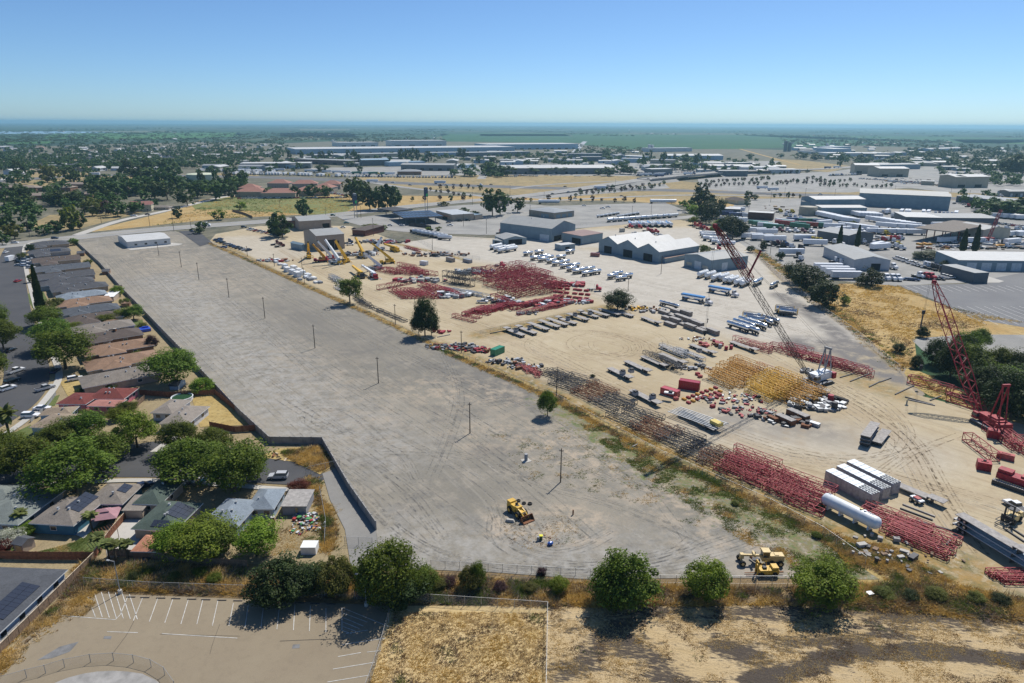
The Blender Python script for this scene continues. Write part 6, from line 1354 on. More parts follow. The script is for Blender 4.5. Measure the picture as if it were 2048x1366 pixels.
SH_=az((1455,645),(1510,662))+math.pi
for u,v in ((1475,660),(1487,655),(1498,650),(1510,655),(1522,648),(1535,645),(1495,664)):tk(u,v,SH_,12,.9,label=None,grp='low silver tankers')
tk(1338,615,az((1315,605),(1365,618)),12,.7,label='slim blue-tinted tanker trailer beside the timber stacks')
for u,v,lb in ((1385,603,'blue and silver hopper trailer with tractor, nearer one'),(1438,587,'blue and silver hopper trailer with tractor, farther one')):
    x,y=G(u,v);place('hopper_trailer',hopper(12.5,(.05,.22,.50)),(x,y,.06),az((u-22,v-3),(u+22,v+5)) ,lb,'hopper trailer','blue hopper trailers')
    x,y=G(u+26,v+6);place('truck_tractor',tractor((.5,.5,.52),0,False),(x,y,.06),az((u,v),(u+22,v+5)),'day-cab tractor under the %s blue hopper' % ('nearer' if v>595 else 'farther'),'truck','tractors')
for u,v in ((1575,632),(1568,628),(1510,648),(1503,642)):
    x,y=G(u,v);hd=az((1550,628),(1600,634));t=thing('tank_container',(x,y,.06),hd,'framed silver tank container','tank container','framed tank containers',auto=True);k=MB();k.lathe([(.7,-3.9),(1.15,-3.6),(1.15,3.6),(.7,3.9)],M_silver,14,'x',(0,0,2.6));link('tank',k.mesh('tank',True),t);k=MB()
    for a in (-4.1,4.1):
        for b in (-1.2,1.2):k.box(a,b,1.3,.2,.2,2.6,MATS['crane_yellow']);
    for b in (-1.2,1.2):k.box(0,b,1.3,8.2,.15,.18,M_darksteel);k.box(0,b,3.75,8.2,.15,.18,M_darksteel)
    link('frame',k.mesh('frame'),t);p=[];axle(p,(-3,-1.8));[link(q[0],q[1],t,q[2]) for q in p];k=MB();k.box(0,0,.9,8.5,2,.3,M_darksteel);link('chassis',k.mesh('chassis'),t)
# red tractors
for u,v in ((1388,452),(1393,455),(1400,458),(1407,459),(1412,462),(1419,464),(1426,467),(1432,470),(1397,450),(1277,457),(1258,457-1),(1296,465),(1302,466),(1310,466),(1294,463)):
    x,y=G(u,v);place('truck_tractor',tractor((.42,.006,.02),1),(x,y,.06),rnd.uniform(-.3,.1) if u<1350 else-.2,'red truck tractor','truck','red truck tractors',auto=True)
for u,v,lb in ((1432,500,'red truck tractor by the dirt bank gate'),(1190,582,'red day-cab tractor beside the central boom stack'),(1000,534,'red truck tractor parked at the back of the central stack'),(1040,543,'dark red tractor half hidden in the central stack'),(1128,481,'red tractor beside the blue-grey annex')):
    x,y=G(u,v);place('truck_tractor',tractor((.42,.012,.03),0,False),(x,y,.06),rnd.uniform(-.4,0),lb,'truck','red truck tractors')
# containers and blocks
CT=container
x,y=G(995,708);place('container',CT(6.1,(.02,.22,.11)),(x,y,.08),az((975,715),(1010,700)),'green shipping container beside the rubbish heap','container')
x,y=G(1378,778);place('container',CT(6.8,(.33,.01,.03),3.0),(x,y,.08),az((1345,770),(1395,778)),'dark red shipping container, the higher of two','container');x,y=G(1340,790);place('container',CT(6.1,(.45,.06,.07),2.2),(x,y,.08),az((1316,780),(1360,793)),'red and white container with machinery on its roof','container')
x,y=G(1338,786,2.4);k=MB();k.box(0,0,0,3,1.4,.35,M_white);k.box(.5,0,.35,1.2,1,.6,M_darksteel);place('roof_machine',k.mesh('roof_machine'),(x,y,2.35),-.4,'white and dark machine on top of the red and white container','machine')
x,y=G(901,523);place('container',CT(7,(.32,.28,.24)),(x,y,.08),az((888,515),(915,522)) ,'pale tan container by the rusty scrap line','container');x,y=G(848,530);place('container',CT(5,(.7,.7,.7)),(x,y,.08),-.5,'small white container among the red booms','container')
x,y=G(935,525);place('container',CT(7,(.3,.3,.3),2.2),(x,y,.08),az((925,520),(955,527)),'low grey container right of the tan one','container');x,y=G(1190,513);place('container',CT(6,(.28,.10,.09),2.4),(x,y,.08),-.35,'rusty red container before the triple gabled shed','container');x,y=G(1244,464);place('container',CT(4,(.4,.38,.32),3),(x,y,.08),.5,'beige box by the far red tractors','container')
x,y=G(1433,845,2.3);k=MB();k.box(0,0,0,3.4,2.0,1.0,paint((.65,.50,.12)));place('yellow_box',k.mesh('yellow_box'),(x,y,1.7),FL,'pale yellow box lying on the pipe-loaded flatbed','box');x,y=G(1400,672+85)
for i in range(16):block(1368+(i % 8)*9+(i//8)*9,800-(i % 8)*3.3+(i//8)*7,(1.5,.9,.6),M_red if i % 3 else M_orange,'small red counterweight slab',FL,group='red counterweight slabs',auto=True)
for u,v in ((1420,800),(1438,792),(1400,755),(1395,750),(1425,815),(1445,805),(1352,800)):block(u,v,(1.4,1.2,.9),M_red if u % 2 else M_redfade,'small red machine block',.4,group='red machine blocks',auto=True)
for i in range(22):block(1110+(i % 6)*13+rnd.uniform(-3,3)+i*.01,577+(i//6)*8+(i % 6)*1.2,(2.6,1.6,1.0),M_red if i % 3 else M_redfade,'red counterweight slab in the yard centre',-.35,group='red slabs in the yard centre',auto=True)
for i,(u,v,d) in enumerate([(575,543,2.4),(585,548,2.4),(595,553,2.6),(605,549,2.2),(570,536,2.2),(588,540,2.4),(598,545,2.2),(612,556,2),(620,560,2.2),(628,558,2),(616,552,2.4),(600,560,1.6),(560,530,1.8),(552,525,1.8),(640,566,1.8),(632,566,1.6)]):
    block(u,v,(d*2.1,d*1.1,d*(1.1 if i<7 else .6)),(M_white,M_tankwhite,M_greyp)[0 if i in (2,5,6,3) else (i % 3)],'pale stacked crate block along the fence',FH,'crate','crate','pale crates along the fence',auto=True)
for i,(u,v) in enumerate([(1335,640),(1350,645),(1365,650),(1380,658),(1400,664),(1342,632),(1360,636),(1378,645),(1395,652),(1412,660),(1352,625),(1328,628),(1372,630),(1340,652),(1425,668)]):
    x,y=G(u,v);k=MB();h=rnd.choice((1.0,1.6,2.2));n=int(h/.3)
    for j in range(n):k.box(0,0,j*.3,6.2,2.2-(j % 2)*.04,.26,M_wood if j % 2 else MATS['trailer_deck_wood'])
    place('timber_stack',[('timber_layer',k.mesh('timber_layer'))],(x,y,.08),FL+rnd.uniform(-.05,.05),'weathered brown stack of crane mats','timber stack','timber stacks',auto=True)
for u,v,sx in ((1595,835,7),(1570,845,6)):
    x,y=G(u,v);k=MB();k.box(0,0,0,sx,2.2,1.6,M_rust);k.box(0,0,1.6,sx,2.3,.15,MATS['trailer_deck_wood']);place('steel_crib',k.mesh('steel_crib'),(x,y,.08),FL,'rusty low steel crib at the front of the storage island','steel crib','rusty cribs',auto=True)
# machinery clutter: tracks, drums, frames
def cyl(u,v,r,h,m,label,z=.08,cat='drum',name='drum',axis='z',hd=0,auto=False,group=None):
    x,y=G(u,v);k=MB();k.lathe([(r,0),(r,h)] if axis=='z' else [(r,-h/2),(r,h/2)],m,14,axis,(0,0,0) if axis=='z' else (0,0,r));k.lathe([(r*1.04,h*.45),(r*1.04,h*.5)] if axis=='z' else [(r*1.03,-.1),(r*1.03,.1)],m,14,axis,(0,0,0) if axis=='z' else (0,0,r));return place(name,k.mesh(name),(x,y,z),hd,label,cat,group,auto=auto)
cyl(1052,922,.45,2.0,M_greyp,'upright grey concrete standpipe on a white pad in the lot',cat='standpipe',name='standpipe');x,y=G(1052,922);k=MB();k.box(0,0,.1,2.3,2.1,.06,M_conc);place('concrete_pad',k.mesh('concrete_pad'),(x,y,.03),.5,'white concrete pad under the standpipe','pad')
cyl(1146,1030,.17,1.25,M_rust,'short rusty post standing in the gravel island',cat='post',name='short_post');cyl(1076,1082,.28,1.0,M_greyp,'grey bin beside the yellow bin on the gravel island',name='bin',cat='bin');
x,y=G(1082,1080);k=MB();k.box(0,0,0,.6,.6,.95,paint((.02,.08,.03)),top=1.1);k.box(0,0,.95,.75,.72,.1,paint((.75,.70,.05)));place('bin',k.mesh('bin'),(x,y,.12),0,'dark wheelie bin with bright yellow lid on the gravel island','bin');x,y=G(1101,1091);k=MB();k.lathe([(.3,-.5),(.42,-.2),(.42,.2),(.3,.5)],paint((.02,.10,.40)),12,'x',(0,0,.42));k.box(-.2,.3,0,.7,.5,.45,paint((.02,.10,.40)),.6);place('drum',k.mesh('drum'),(x,y,.12),.6,'blue plastic drum lying on the gravel island','drum')
for u,v,r,a in ((1048,1008,.5,'three-tyre row, right one'),(1060,1009,.55,'three-tyre row, end one'),(1037,1003,.5,'leaning')):
    x,y=G(u,v);k=MB();k.lathe([(r*.5,0),(r,.08),(r,.28),(r*.5,.36),(r*.45,.18)],M_tyre,16);place('tyre',k.mesh('tyre'),(x,y,.12),0,'old black tyre lying behind the yellow loader, '+('left one' if u<1040 else ('middle one' if u<1055 else 'right one')),'tyre','old tyres')
x,y=G(1020,1044);k=MB();k.box(0,0,0,2.2,.7,.6,M_conc,top=.7);place('concrete_barrier',k.mesh('concrete_barrier'),(x,y,.12),-.2,'short concrete block lying beside the loader wheels','concrete block')
junk(1095,1082,30,1.5,'broken rubble around the bins','rubble heap',.22,2.2,cols=['concrete_block_wall','rust','trailer_deck_wood'],name='rubble',seed=31,z=.1)
for a in [(905,695,110,4.5,'heap of small red and black machine parts left of the green container','scrap heap',.9,2.4,41,['crane_red','dark_steel','rust','grey_paint',(.1,.1,.1)]),(960,702,60,3,'dark winch drums behind the green container','scrap heap',.9,2.0,42,['dark_steel','rust','crane_red']),(1015,725,80,3.5,'dark machine parts in front of the green container','scrap heap',1.0,2.2,43,['dark_steel','grey_paint','rust','galvanised_steel']),(1050,735,50,3,'rusty scrap by the road edge','scrap heap',.9,2.2,44,['rust','dark_steel','galvanised_steel']),
          (1460,800,90,5,'scattered small machine parts before the yellow booms','scrap heap',.6,2.2,45,['dark_steel','crane_red','grey_paint','galvanised_steel']),(1500,825,60,4.5,'red and grey parts left of the rusty crib','scrap heap',.8,2.2,46,['crane_red','dark_steel','grey_paint','faded_red']),(1630,810,90,5,'dark steel frames and drums on the storage island','scrap heap',1.4,1.8,47,['dark_steel','galvanised_steel','grey_paint','galvanised_steel']),(1420,690,30,3,'pink and red tanks beside the timber stacks','scrap heap',1.2,1.8,48,['faded_red','crane_red','rust']),(1395,680,40,3.5,'rusty beams at the end of the timber stacks','scrap heap',.6,2.2,49,['rust','galvanised_steel']),
          (1290,620,60,5,'yellow and dark machine parts beside the round oak','scrap heap',1.2,2.0,50,['crane_yellow','dark_steel','rust','grey_paint']),(870,510,80,7,'rusty scrap line by the depot fence','scrap heap',1.6,3.4,51,['rust','dark_steel','rust','grey_paint']),(770,485,70,7,'dark parts and trucks behind the crane row','scrap heap',1.8,2.6,52,['dark_steel','grey_paint','galvanised_steel','crane_red']),(950,545,70,6,'blue-grey machine parts at the end of the central stack','scrap heap',1.8,2.0,53,['galvanised_steel',(.05,.14,.2),'grey_paint']),(1145,605,50,4,'grey blocks beside the round oak','scrap heap',1.5,2.4,54,['grey_paint','galvanised_steel','crane_red']),
          (1055,627,40,3,'dark round weights on the boom field corner','scrap heap',.9,2,55,['dark_steel','grey_paint']),(1020,605,40,3.5,'white and dark cabs between the boom fields','scrap heap',1.5,2.4,56,['tank_white','dark_steel','grey_paint']),(548,522,60,4,'coloured small loads along the far fence','scrap heap',1.4,3.0,57,['white_paint','rust','crane_red','grey_paint','weathered_wood']),(885,665,14,2,'red weights at the fence behind the dark tree','scrap heap',1.3,2,58,['crane_red','faded_red']),(1620,745,30,2.2,'dark machinery on the dark crawler crane side','scrap heap',.9,1.4,59,['dark_steel','grey_paint']),
          (905,592,50,5,'white and grey cabs between the left boom fields','scrap heap',2.0,2.2,70,['tank_white','grey_paint','dark_steel']),(840,562,60,5,'grey weights below the stacked dark red booms','scrap heap',1.8,3,71,['concrete','grey_paint','dark_steel','crane_red']),(1130,570,60,5,'red slabs at the end of the central stack','scrap heap',1.8,2.4,72,['crane_red','crane_red','faded_red','grey_paint']),(1080,610,60,5,'orange and white machine parts in the front boom field','scrap heap',1.8,2.6,73,['tank_white','crane_red','faded_red','dark_steel']),(720,510,50,5,'dark trucks and parts among the raised cranes','scrap heap',2.2,3,74,['dark_steel','grey_paint','tank_white','rust']),(1580,845,50,4,'steel plates and frames behind the rusty cribs','scrap heap',1.3,2,75,['rust','dark_steel','galvanised_steel']),(1375,735,40,4,'dark parts under the flatbed group','scrap heap',1,2.4,76,['dark_steel','grey_paint']),
          (1760,1100,40,5,'boards and sheets scattered in the dry debris field','debris',.8,1.8,60,['concrete','trailer_deck_wood','weathered_wood','dark_steel']),(1840,1120,26,5,'dark debris by the weedy yard corner','debris',.5,2.2,61,['concrete','dark_steel','weathered_wood']),(980,870,12,2,'loose stones on the lot','stones',.15,3,62,['concrete_block_wall'])]:
    junk(a[0],a[1],a[2],a[3],a[4],a[5],a[6],a[7],.08,a[9],a[5].replace(' ','_'),a[8],1.3)
for u,v,c in ((1660,805,M_red),(1668,820,M_darksteel),(1590,830,M_steel),(1400,690,M_red),(1440,696,M_greyp),(1452,700,M_red),(1462,698,M_red)):cyl(u,v,.9 if u>1500 else .7,2.6 if u>1640 else 1.5,c,'upright steel drum' if u>1500 else 'red and grey tank',auto=True,group='drums')
x,y=G(1665,795);
for i,(u,v,l) in enumerate(((1650,795,'pair of black crawler tracks, farther one'),(1672,800,'pair of black crawler tracks, nearer one'))):
    x,y=G(u,v);k=MB();k.prism([(-4,.3),(-3.6,0),(3.6,0),(4,.3),(4,.9),(3.6,1.2),(-3.6,1.2),(-4,.9)],-.6,.6,M_darksteel)
    for q in range(16):k.box(-3.5+q*.47,0,1.2,.3,1.3,.06,M_tyre)
    place('crawler_track',k.mesh('crawler_track'),(x,y,.08),FL+.1,l,'crawler track')
# beams and timbers
def beam(u0,v0,u1,v1,w=.35,h=.3,m=None,label='timber bearer on the dirt',auto=True,n=1,z=.08,cat='timber',name='timber_beam'):
    a,b=G(u0,v0),G(u1,v1);k=MB();L=math.hypot(b[0]-a[0],b[1]-a[1]);k.box(0,0,0,L,w,h,m or MATS['trailer_deck_wood']);place(name,k.mesh(name),((a[0]+b[0])/2,(a[1]+b[1])/2,z),math.atan2(b[1]-a[1],b[0]-a[0]),label,cat,'beams',auto=auto)
for q in [(1680,756,1708,748),(1700,764,1740,748),(1738,775,1760,764),(1760,765,1782,757),(1790,790,1828,772),(1860,802,1882,793),(980,668,1045,655),(875,675,900,670),(1820,1040,1930,1070),(1805,1010,1870,1035),(1800,1018,1865,1042),(1810,795,1865,810),(1815,800,1870,812),(1893,1090,1903,1078),(1540,840,1560,832),(1530,838,1548,830),(2010,1060,2048,1085),(2018,1055,2060,1082),(1265,895,1275,890)]:beam(*q,m=None if q[0] % 2 else M_darksteel)
for i in range(7):beam(1335+i*4,832-i*1.5,1432+i*4,868-i*1.8,.25,.2,M_steel,'long silver pipe on the fence-side flatbed',z=1.45,cat='pipe',name='pipe')
# ================================================================ yellow machines
def mk(parts_spec,*a):pass
x,y=G(1036,1030);t=thing('wheel_loader',(x,y,.1),az((1012,1012),(1058,1046)),'old yellow wheel loader with rusty bucket on the gravel island','wheel loader')
Y=M_catyel
k=MB();k.box(-1.6,0,.9,3.0,1.9,1.35,Y,top=.92);k.box(-2.5,0,2.25,1.3,1.7,.35,Y);k.box(-3.1,0,1.0,.15,1.6,1.3,M_darksteel);link('rear_body',k.mesh('rear_body'),t)
k=MB();k.box(1.0,0,.8,2.2,1.1,.9,Y);k.box(.3,0,1.5,.9,1.5,.8,Y);link('front_frame',k.mesh('front_frame'),t);k=MB();k.box(-.25,0,2.2,.7,.7,.15,M_darksteel);k.box(-.55,0,2.3,.15,.7,.6,M_darksteel);link('seat',k.mesh('seat'),t)
for s in (-.55,.55):k=MB();k.bar((.3,s,2.1),(2.0,s,1.6),.18,Y);k.bar((2.0,s,1.6),(3.2,s,.7),.17,Y);k.bar((.6,s*.5,1.6),(2.5,s*.5,1.5),.09,M_steel,6);link('lift_arm',k.mesh('lift_arm'),t)
k=MB();k.prism([(2.9,.15),(4.3,.1),(4.25,.22),(3.15,.35),(3.0,.9),(3.3,1.45),(3.2,1.5),(2.85,1.0)],-1.55,1.55,M_rust)
for s in (-1.55,1.5):k.prism([(2.95,.2),(4.25,.15),(3.3,1.45),(2.9,1.0)],s,s+.06,M_rust)
link('bucket',k.mesh('bucket'),t)
for a in (-1.8,1.2):
    for b in (-1.05,1.05):wq=link('wheel',wheel(.82,.55),t,(a,b,.82));k=MB();k.lathe([(.4,-.29),(.38,.29)],Y,10,'y');link('rim',k.mesh('rim'),wq)
# motor grader
Y=M_tanyel;x,y=G(1525,1128);t=thing('motor_grader',(x,y,.1),math.pi-.02,'tan motor grader with glass cab parked at the near lot edge','motor grader')
k=MB();k.box(-2.5,0,1.0,3.0,1.5,1.3,Y,top=.94);k.box(-2.5,0,2.3,.8,1.0,.12,Y);link('engine_body',k.mesh('engine_body'),t)
k=MB();k.box(-.3,0,1.0,1.5,1.5,.9,Y);k.box(-.3,0,1.9,1.35,1.4,1.15,C_glass);k.box(-.3,0,3.05,1.6,1.6,.2,Y)
for a in (-.65,.65):
    for b in (-.68,.68):k.box(-.3+a,b,1.9,.1,.1,1.15,Y)
link('cab',k.mesh('cab'),t);k=MB();k.bar((.3,0,1.9),(4.2,0,2.0),.26,Y,4,True);k.box(4.4,0,1.3,.7,.8,1.0,Y);k.box(2.0,0,2.0,.4,1.6,.5,Y);k.bar((2,.6,2.4),(2,.6,3.1),.1,Y);link('front_beam',k.mesh('front_beam'),t)
k=MB();k.box(1.3,0,.25,.12,3.6,.6,M_rust,.5);k.lathe([(.8,.85),(.8,1.0)],M_darksteel,14,'z',(1.4,0,0));link('blade',k.mesh('blade'),t);k=MB();k.box(4.4,0,.8,.3,1.9,.2,Y);link('front_axle',k.mesh('front_axle'),t)
for a,b in ((4.4,-1.1),(4.4,1.1),(-3.2,-1.0),(-3.2,1.0),(-1.5,-1.0),(-1.5,1.0)):wq=link('wheel',wheel(.65,.42),t,(a,b,.65));k=MB();k.lathe([(.33,-.22),(.31,.22)],Y,10,'y');link('rim',k.mesh('rim'),wq)
x,y=G(1525,1150);t=thing('rough_forklift',(x,y,.1),math.pi+.05,'older yellow mast machine with long forks in front of the grader','forklift');Y=M_catyel
k=MB();k.box(-1,0,.6,3.8,1.7,.9,Y);k.box(-2.2,0,1.5,1.2,1.5,.5,Y);link('body',k.mesh('body'),t);k=MB()
for b in (-.5,.5):k.box(1.3,b,.3,.25,.2,2.9,Y)
k.box(1.3,0,2.2,.2,1.1,.2,Y);k.box(1.3,0,3.1,.2,1.1,.15,Y);link('mast',k.mesh('mast'),t);k=MB();k.box(2.4,-.4,.2,2.2,.15,.08,M_rust);k.box(2.4,.4,.2,2.2,.15,.08,M_rust);k.box(-3.5,0,.4,1.3,.2,.2,M_rust);link('fork',k.mesh('fork'),t)
k=MB();k.box(-.2,0,1.5,.7,.7,.4,M_darksteel);k.bar((-.8,-.7,1.5),(-.8,-.7,2.7),.05,Y);k.bar((-.8,.7,1.5),(-.8,.7,2.7),.05,Y);k.bar((.6,-.7,1.5),(-.8,-.7,2.7),.05,Y);link('seat_and_guard',k.mesh('seat_and_guard'),t)
for a,b in ((.6,-.9),(.6,.9),(-2.1,-.9),(-2.1,.9),(-.6,-.9)):link('wheel',wheel(.55,.4),t,(a,b,.55))
# forklift, pickups at the right
x,y=G(2018,1045);t=thing('forklift',(x,y,.1),az((2010,1040),(1990,1050)),'tan heavy forklift carrying a black frame near the right edge','forklift');k=MB();k.box(-1.4,0,.6,3.8,2.2,1.2,M_tanyel,top=.9);k.box(-2.8,0,.7,1.2,2.3,1.5,M_tanyel,top=.85);link('body',k.mesh('body'),t)
k=MB();[k.box(1.0,b,.2,.3,.3,4.4,M_darksteel) for b in (-.8,.8)];k.box(1.0,0,4.4,.3,1.9,.3,M_darksteel);k.box(1.3,0,.8,.2,2.6,1.2,M_darksteel);link('mast',k.mesh('mast'),t);k=MB();[k.bar((a,b,1.8),(a,b,3.0),.05,M_darksteel) for a in (-.2,-1.6) for b in (-.8,.8)];k.box(-.9,0,3.0,1.7,1.8,.08,M_darksteel);link('overhead_guard',k.mesh('overhead_guard'),t)
k=MB();[k.bar((1.6,b,z),(3.8,b,z),.09,M_darksteel) for b in (-1.2,1.2) for z in (.4,1.3)];[k.bar((a,-1.2,z),(a,1.2,z),.09,M_darksteel) for a in (1.6,3.8) for z in (.4,1.3)];link('fork_load',k.mesh('fork_load'),t)
for a,b in ((.5,-1.15),(.5,1.15),(-2.4,-1.0),(-2.4,1.0)):link('wheel',wheel(.65,.5),t,(a,b,.65))
putcar(2030,1018,'pickup','white',az((2000,1000),(2048,1030))+math.pi,'white pickup with a ladder rack at the right edge',z=.08)
# cars of the yard
for i,(u,v) in enumerate([(432,481),(438,484),(445,486),(451,489),(458,491),(464,493),(470,495),(476,497),(483,499),(489,501),(497,502),(441,480)]):putcar(u,v,('sedan','pickup','suv')[i % 3],('darkblue','blue','black','grey','silver')[i % 5],az((430,480),(450,476)),None,.08)
for i,(u,v) in enumerate([(505,461),(512,463),(520,464),(528,466),(500,460),(536,467)]):putcar(u,v,'pickup',('white','red','silver','white')[i % 4],.9,None,.08)
for a in [(965,606,'pickup','white'),(977,601,'pickup','white'),(1012,598,'pickup','white'),(1020,600,'suv','white'),(1270,468,'pickup','white'),(1300,470,'sedan','blue'),(1312,470,'sedan','white'),(1320,471,'sedan','white'),(1205,418,'pickup','white'),(1216,415,'pickup','white'),(1168,412,'sedan','white'),(1044,441,'pickup','teal'),(1085,480,'sedan','white'),(700,491,'pickup','white'),(718,487,'pickup','black'),(693,447,'sedan','teal'),(686,456,'sedan','white'),(709,459,'sedan','black'),(666,432,'suv','green'),(592,438,'suv','white'),(602,439,'sedan','white'),(652,438,'pickup','darkblue'),(804,452,'sedan','white'),(861,461,'suv','green'),(880,411,'pickup','white'),(900,452,'pickup','white'),(845,449,'suv','grey'),(920,443,'suv','black'),(936,442,'suv','black'),(897,446,'sedan','grey'),(780,452,'sedan','silver'),(488,456,'suv','black')]:putcar(*a[:4],rnd.uniform(-.3,.3) if a[1]>400 else 0,None,.2)
for u,v,c in ((552,490,'maroon'),(560,494,'maroon'),(697,487,'blue'),(1000,470-3,'red')):x,y=G(u,v);place('truck_tractor',tractor(CN[c],1,False),(x,y,.06),.8,'%s day-cab truck' % c,'truck','small trucks',auto=True)
# ================================================================ far buildings: (left px, right px, depth, height, wall, roof, roof kind, rise, label, docks)
WB=striped('pale_blue_wall',(.34,.46,.55),3);WG=striped('warehouse_grey_wall',(.16,.18,.19),3);WT=striped('tan_warehouse_wall',(.40,.36,.27),3)
FB=[((592,309),(1030,303),150,12,WB,S_roofw,'flat',0,'enormous white warehouse with pale blue walls on the skyline',40),((785,292.5),(893,291.5),90,17,S_white,S_roofw,'flat',0,'tall white building behind the enormous warehouse',4),((680,293.5),(757,292.5),90,12,S_white,S_roof,'flat',0,'pale low building left of the tall white one',4),
      ((975,300),(1156,298),120,15,WB,S_roofw,'flat',0,'white long warehouse beside the green fields',12),((632,318.5),(812,314),60,8,WT,S_roof,'flat',0,'long low roof before the enormous warehouse',8),((860,313),(930,312),50,8,WB,S_roof,'flat',0,'pale blue block between tall conifers',4),((930,314),(1060,311),50,9,WG,S_roof,'flat',0,'grey flat block in the middle distance',8),
      ((985,349),(1229,348),45,9,WG,S_roofw,'gable',4,'long dark-walled warehouse with segmented curved roof',24),((480,338),(622,337),45,8.5,WG,S_roofw,'flat',0,'long dark grey warehouse with pale roof by the trailer yard',10),((588,327),(700,331),40,8,mat('brick_far',(.14,.09,.08),.9),S_roof,'flat',0,'brown-walled flat warehouse behind the trailer yard',6),((724,332),(778,331),30,10,S_dk,WB,'gable',2,'dark blue round-topped warehouse',0),
      ((778,333),(850,331),25,7,WB,WB,'flat',0,'pale blue curved wall building',0),((802,341),(908,342),40,9,WG,S_roof,'gable',2,'grey gabled warehouse with pale roof by the freeway',6),((908,340),(952,335),30,6,WB,S_roofw,'flat',0,'low blue-white building right of the grey gabled warehouse',0),((795,350),(842,350),25,5,W_brown,S_roofd,'hip',3,'brown building with dark hipped roof beside the truck lot',0),
      ((1140,317),(1206,317),30,10,WG,S_roofd,'flat',0,'dark grey square block',0),((1164,323),(1205,323),25,9,S_dk,S_roof,'flat',0,'near dark grey square block',0),((1134,327),(1166,327),20,6,S_blue,S_roof,'gable',2,'small gabled blue-grey block',0),((1240,319),(1282,321),40,8,WB,S_roofw,'flat',0,'white and blue block left of the silos',0),((1242,325),(1284,326),25,8,WB,S_roofw,'flat',0,'nearer white and blue block',0),
      ((1296,304),(1384,303),40,10,S_white,S_pale,'flat',0,'white plant building beside the silos',0),((1335,320),(1446,320),60,9,WB,S_roofw,'gable',3,'long white-roofed warehouse with pale blue walls',0),((1300,327),(1355,328),35,7,WT,S_roofd,'flat',0,'grey-roofed tan building beside the conifers',0),((1293,338),(1354,337),30,6,WT,S_roof,'flat',0,'low tan building before the conifers',0),((1303,348),(1345,347),25,7,WG,S_roofw,'flat',0,'dark-walled shop beside the parked trucks',0),
      ((1412,336),(1504,335),22,8,S_dk,S_roofw,'flat',0,'long dark-walled warehouse with thin white roof',0),((1483,342),(1560,343),40,6,S_white,S_roofw,'flat',0,'bright low white-roofed store',0),((1540,347),(1600,347),30,6,S_white,S_roofw,'flat',0,'bright white store beside the overpass',0),((1438,353),(1495,353),20,8,S_dk,S_roof,'gable',1,'dark long shop standing next to the overpass',0),((1210,328),(1245,330),20,6,S_white,S_roofw,'flat',0,'white low building with arched roof',0),
      ((1708,347),(1757,348),35,13,WT,S_roofw,'gable',2.5,'left tan metal shed of the pair',2),((1757,354),(1816,354),35,12,WT,S_roofw,'gable',2.5,'right tan metal shed of the pair',2),((1745,340),(1840,338),30,8,S_blue,S_roof,'slope',1,'long blue-grey roof behind the tan pair',0),((1881,371),(1900,375),20,13,WT,S_roofw,'gable',2.5,'left half of the tan double shed',1),((1908,376),(1975,375),30,13,WT,S_roofw,'gable',2.5,'right half of the tan double shed',2),((1842,370),(1868,371),12,5,WT,S_roofw,'flat',0,'small tan shed left of the double shed',0),
      ((1625,306),(1665,309),60,14,WB,S_roofw,'flat',0,'white far factory hall',0),((1665,306),(1700,305),60,16,WB,S_pale,'flat',0,'taller far factory hall',0),((1655,313),(1790,313),60,8,S_white,S_roofw,'flat',0,'very long low white factory roof',0),((1595,307),(1625,308),30,7,S_white,S_roofw,'flat',0,'far white flat shed left of the factory',0),((1830,303),(1850,303),40,8,WG,S_roof,'flat',0,'far grey hall among the scrap yards',0),((1860,305),(1925,302),40,9,WB,S_roof,'gable',3,'far blue-roofed hall by the eastern trees',0),((1825,332),(1875,333),30,5,WT,S_roof,'flat',0,'low far tan workshop by the eastern yards',0),
      ((1716,412),(1897,421),46,12,S_blue,S_roof,'gable',2.2,'huge blue-grey double warehouse with pale roof',0),((1600,421),(1628,424),25,8,S_blue,S_roof,'slope',1,'low left wing of the stepped blue-grey shed',0),((1628,425),(1727,424),28,11,S_blue,S_roofw,'gable',2,'stepped blue-grey shed with white roof',0),((1642,430),(1732,430),14,6,S_blue,S_roofw,'slope',1,'lower front lean-to of the stepped shed',0),
      ((1633,479),(1695,490),28,6,S_dk,S_roofd,'gable',2,'dark grey gabled workshop with tractors around it',0),((1903,470),(1963,481),26,7,S_cream,S_roof,'gable',2,'cream metal building right of the open canopy',1),((1810,447),(1885,449),30,5,S_dk,S_roofw,'slope',1,'long low white-roofed shed behind the canopy',0),((1885,449),(1995,450),26,5,S_dk,S_roof,'slope',1,'long low pale-roofed shed right of the canopy',0),((1911,404),(2012,416),26,6,S_dk,S_roofd,'slope',1,'long dark truck garage near the eastern trees',0),
      ((1431,429),(1480,431),16,5,S_dk,S_roofw,'flat',0,'blue-walled low dock shed',0),((1495,438),(1545,441),12,5.5,mat('brown_hut_wall',(.10,.05,.04),.9),S_roofw,'flat',0,'brown open shed with yellow machines',0),((1449,405),(1476,410),14,4,W_cream,R_dbr,'hip',2.5,'cream house with dark hipped roof beside the frontage road',0),((985,415),(1018,412),12,4,W_tan,R_dbr,'hip',2,'dark-roofed low house by the twin trees',0)]
for A,B,D,h,wm,rm,rk,rs,lb,nd in FB:
    dk=[(0,(i+.2)/nd,(i+.62)/nd,.3,min(4.5,h*.5),D_op) for i in range(nd)] if nd else []
    if nd>12:dk=dk[::2]
    SH('warehouse',A,B,D,h*1.2,wm,rm,lb,'warehouse' if D>24 else 'building',rk,rs,doors=dk,bays=2 if 'double warehouse' in lb else 1,over=.5)
SH('workshop',(1706,540),(1778,541),(1674,512),6.5,S_pale,S_roof,'white metal workshop with long grey roof before the oaks','workshop','gable',2.2,doors=[(0,.48,.74,0,4.2,D_op)],ridge='w')
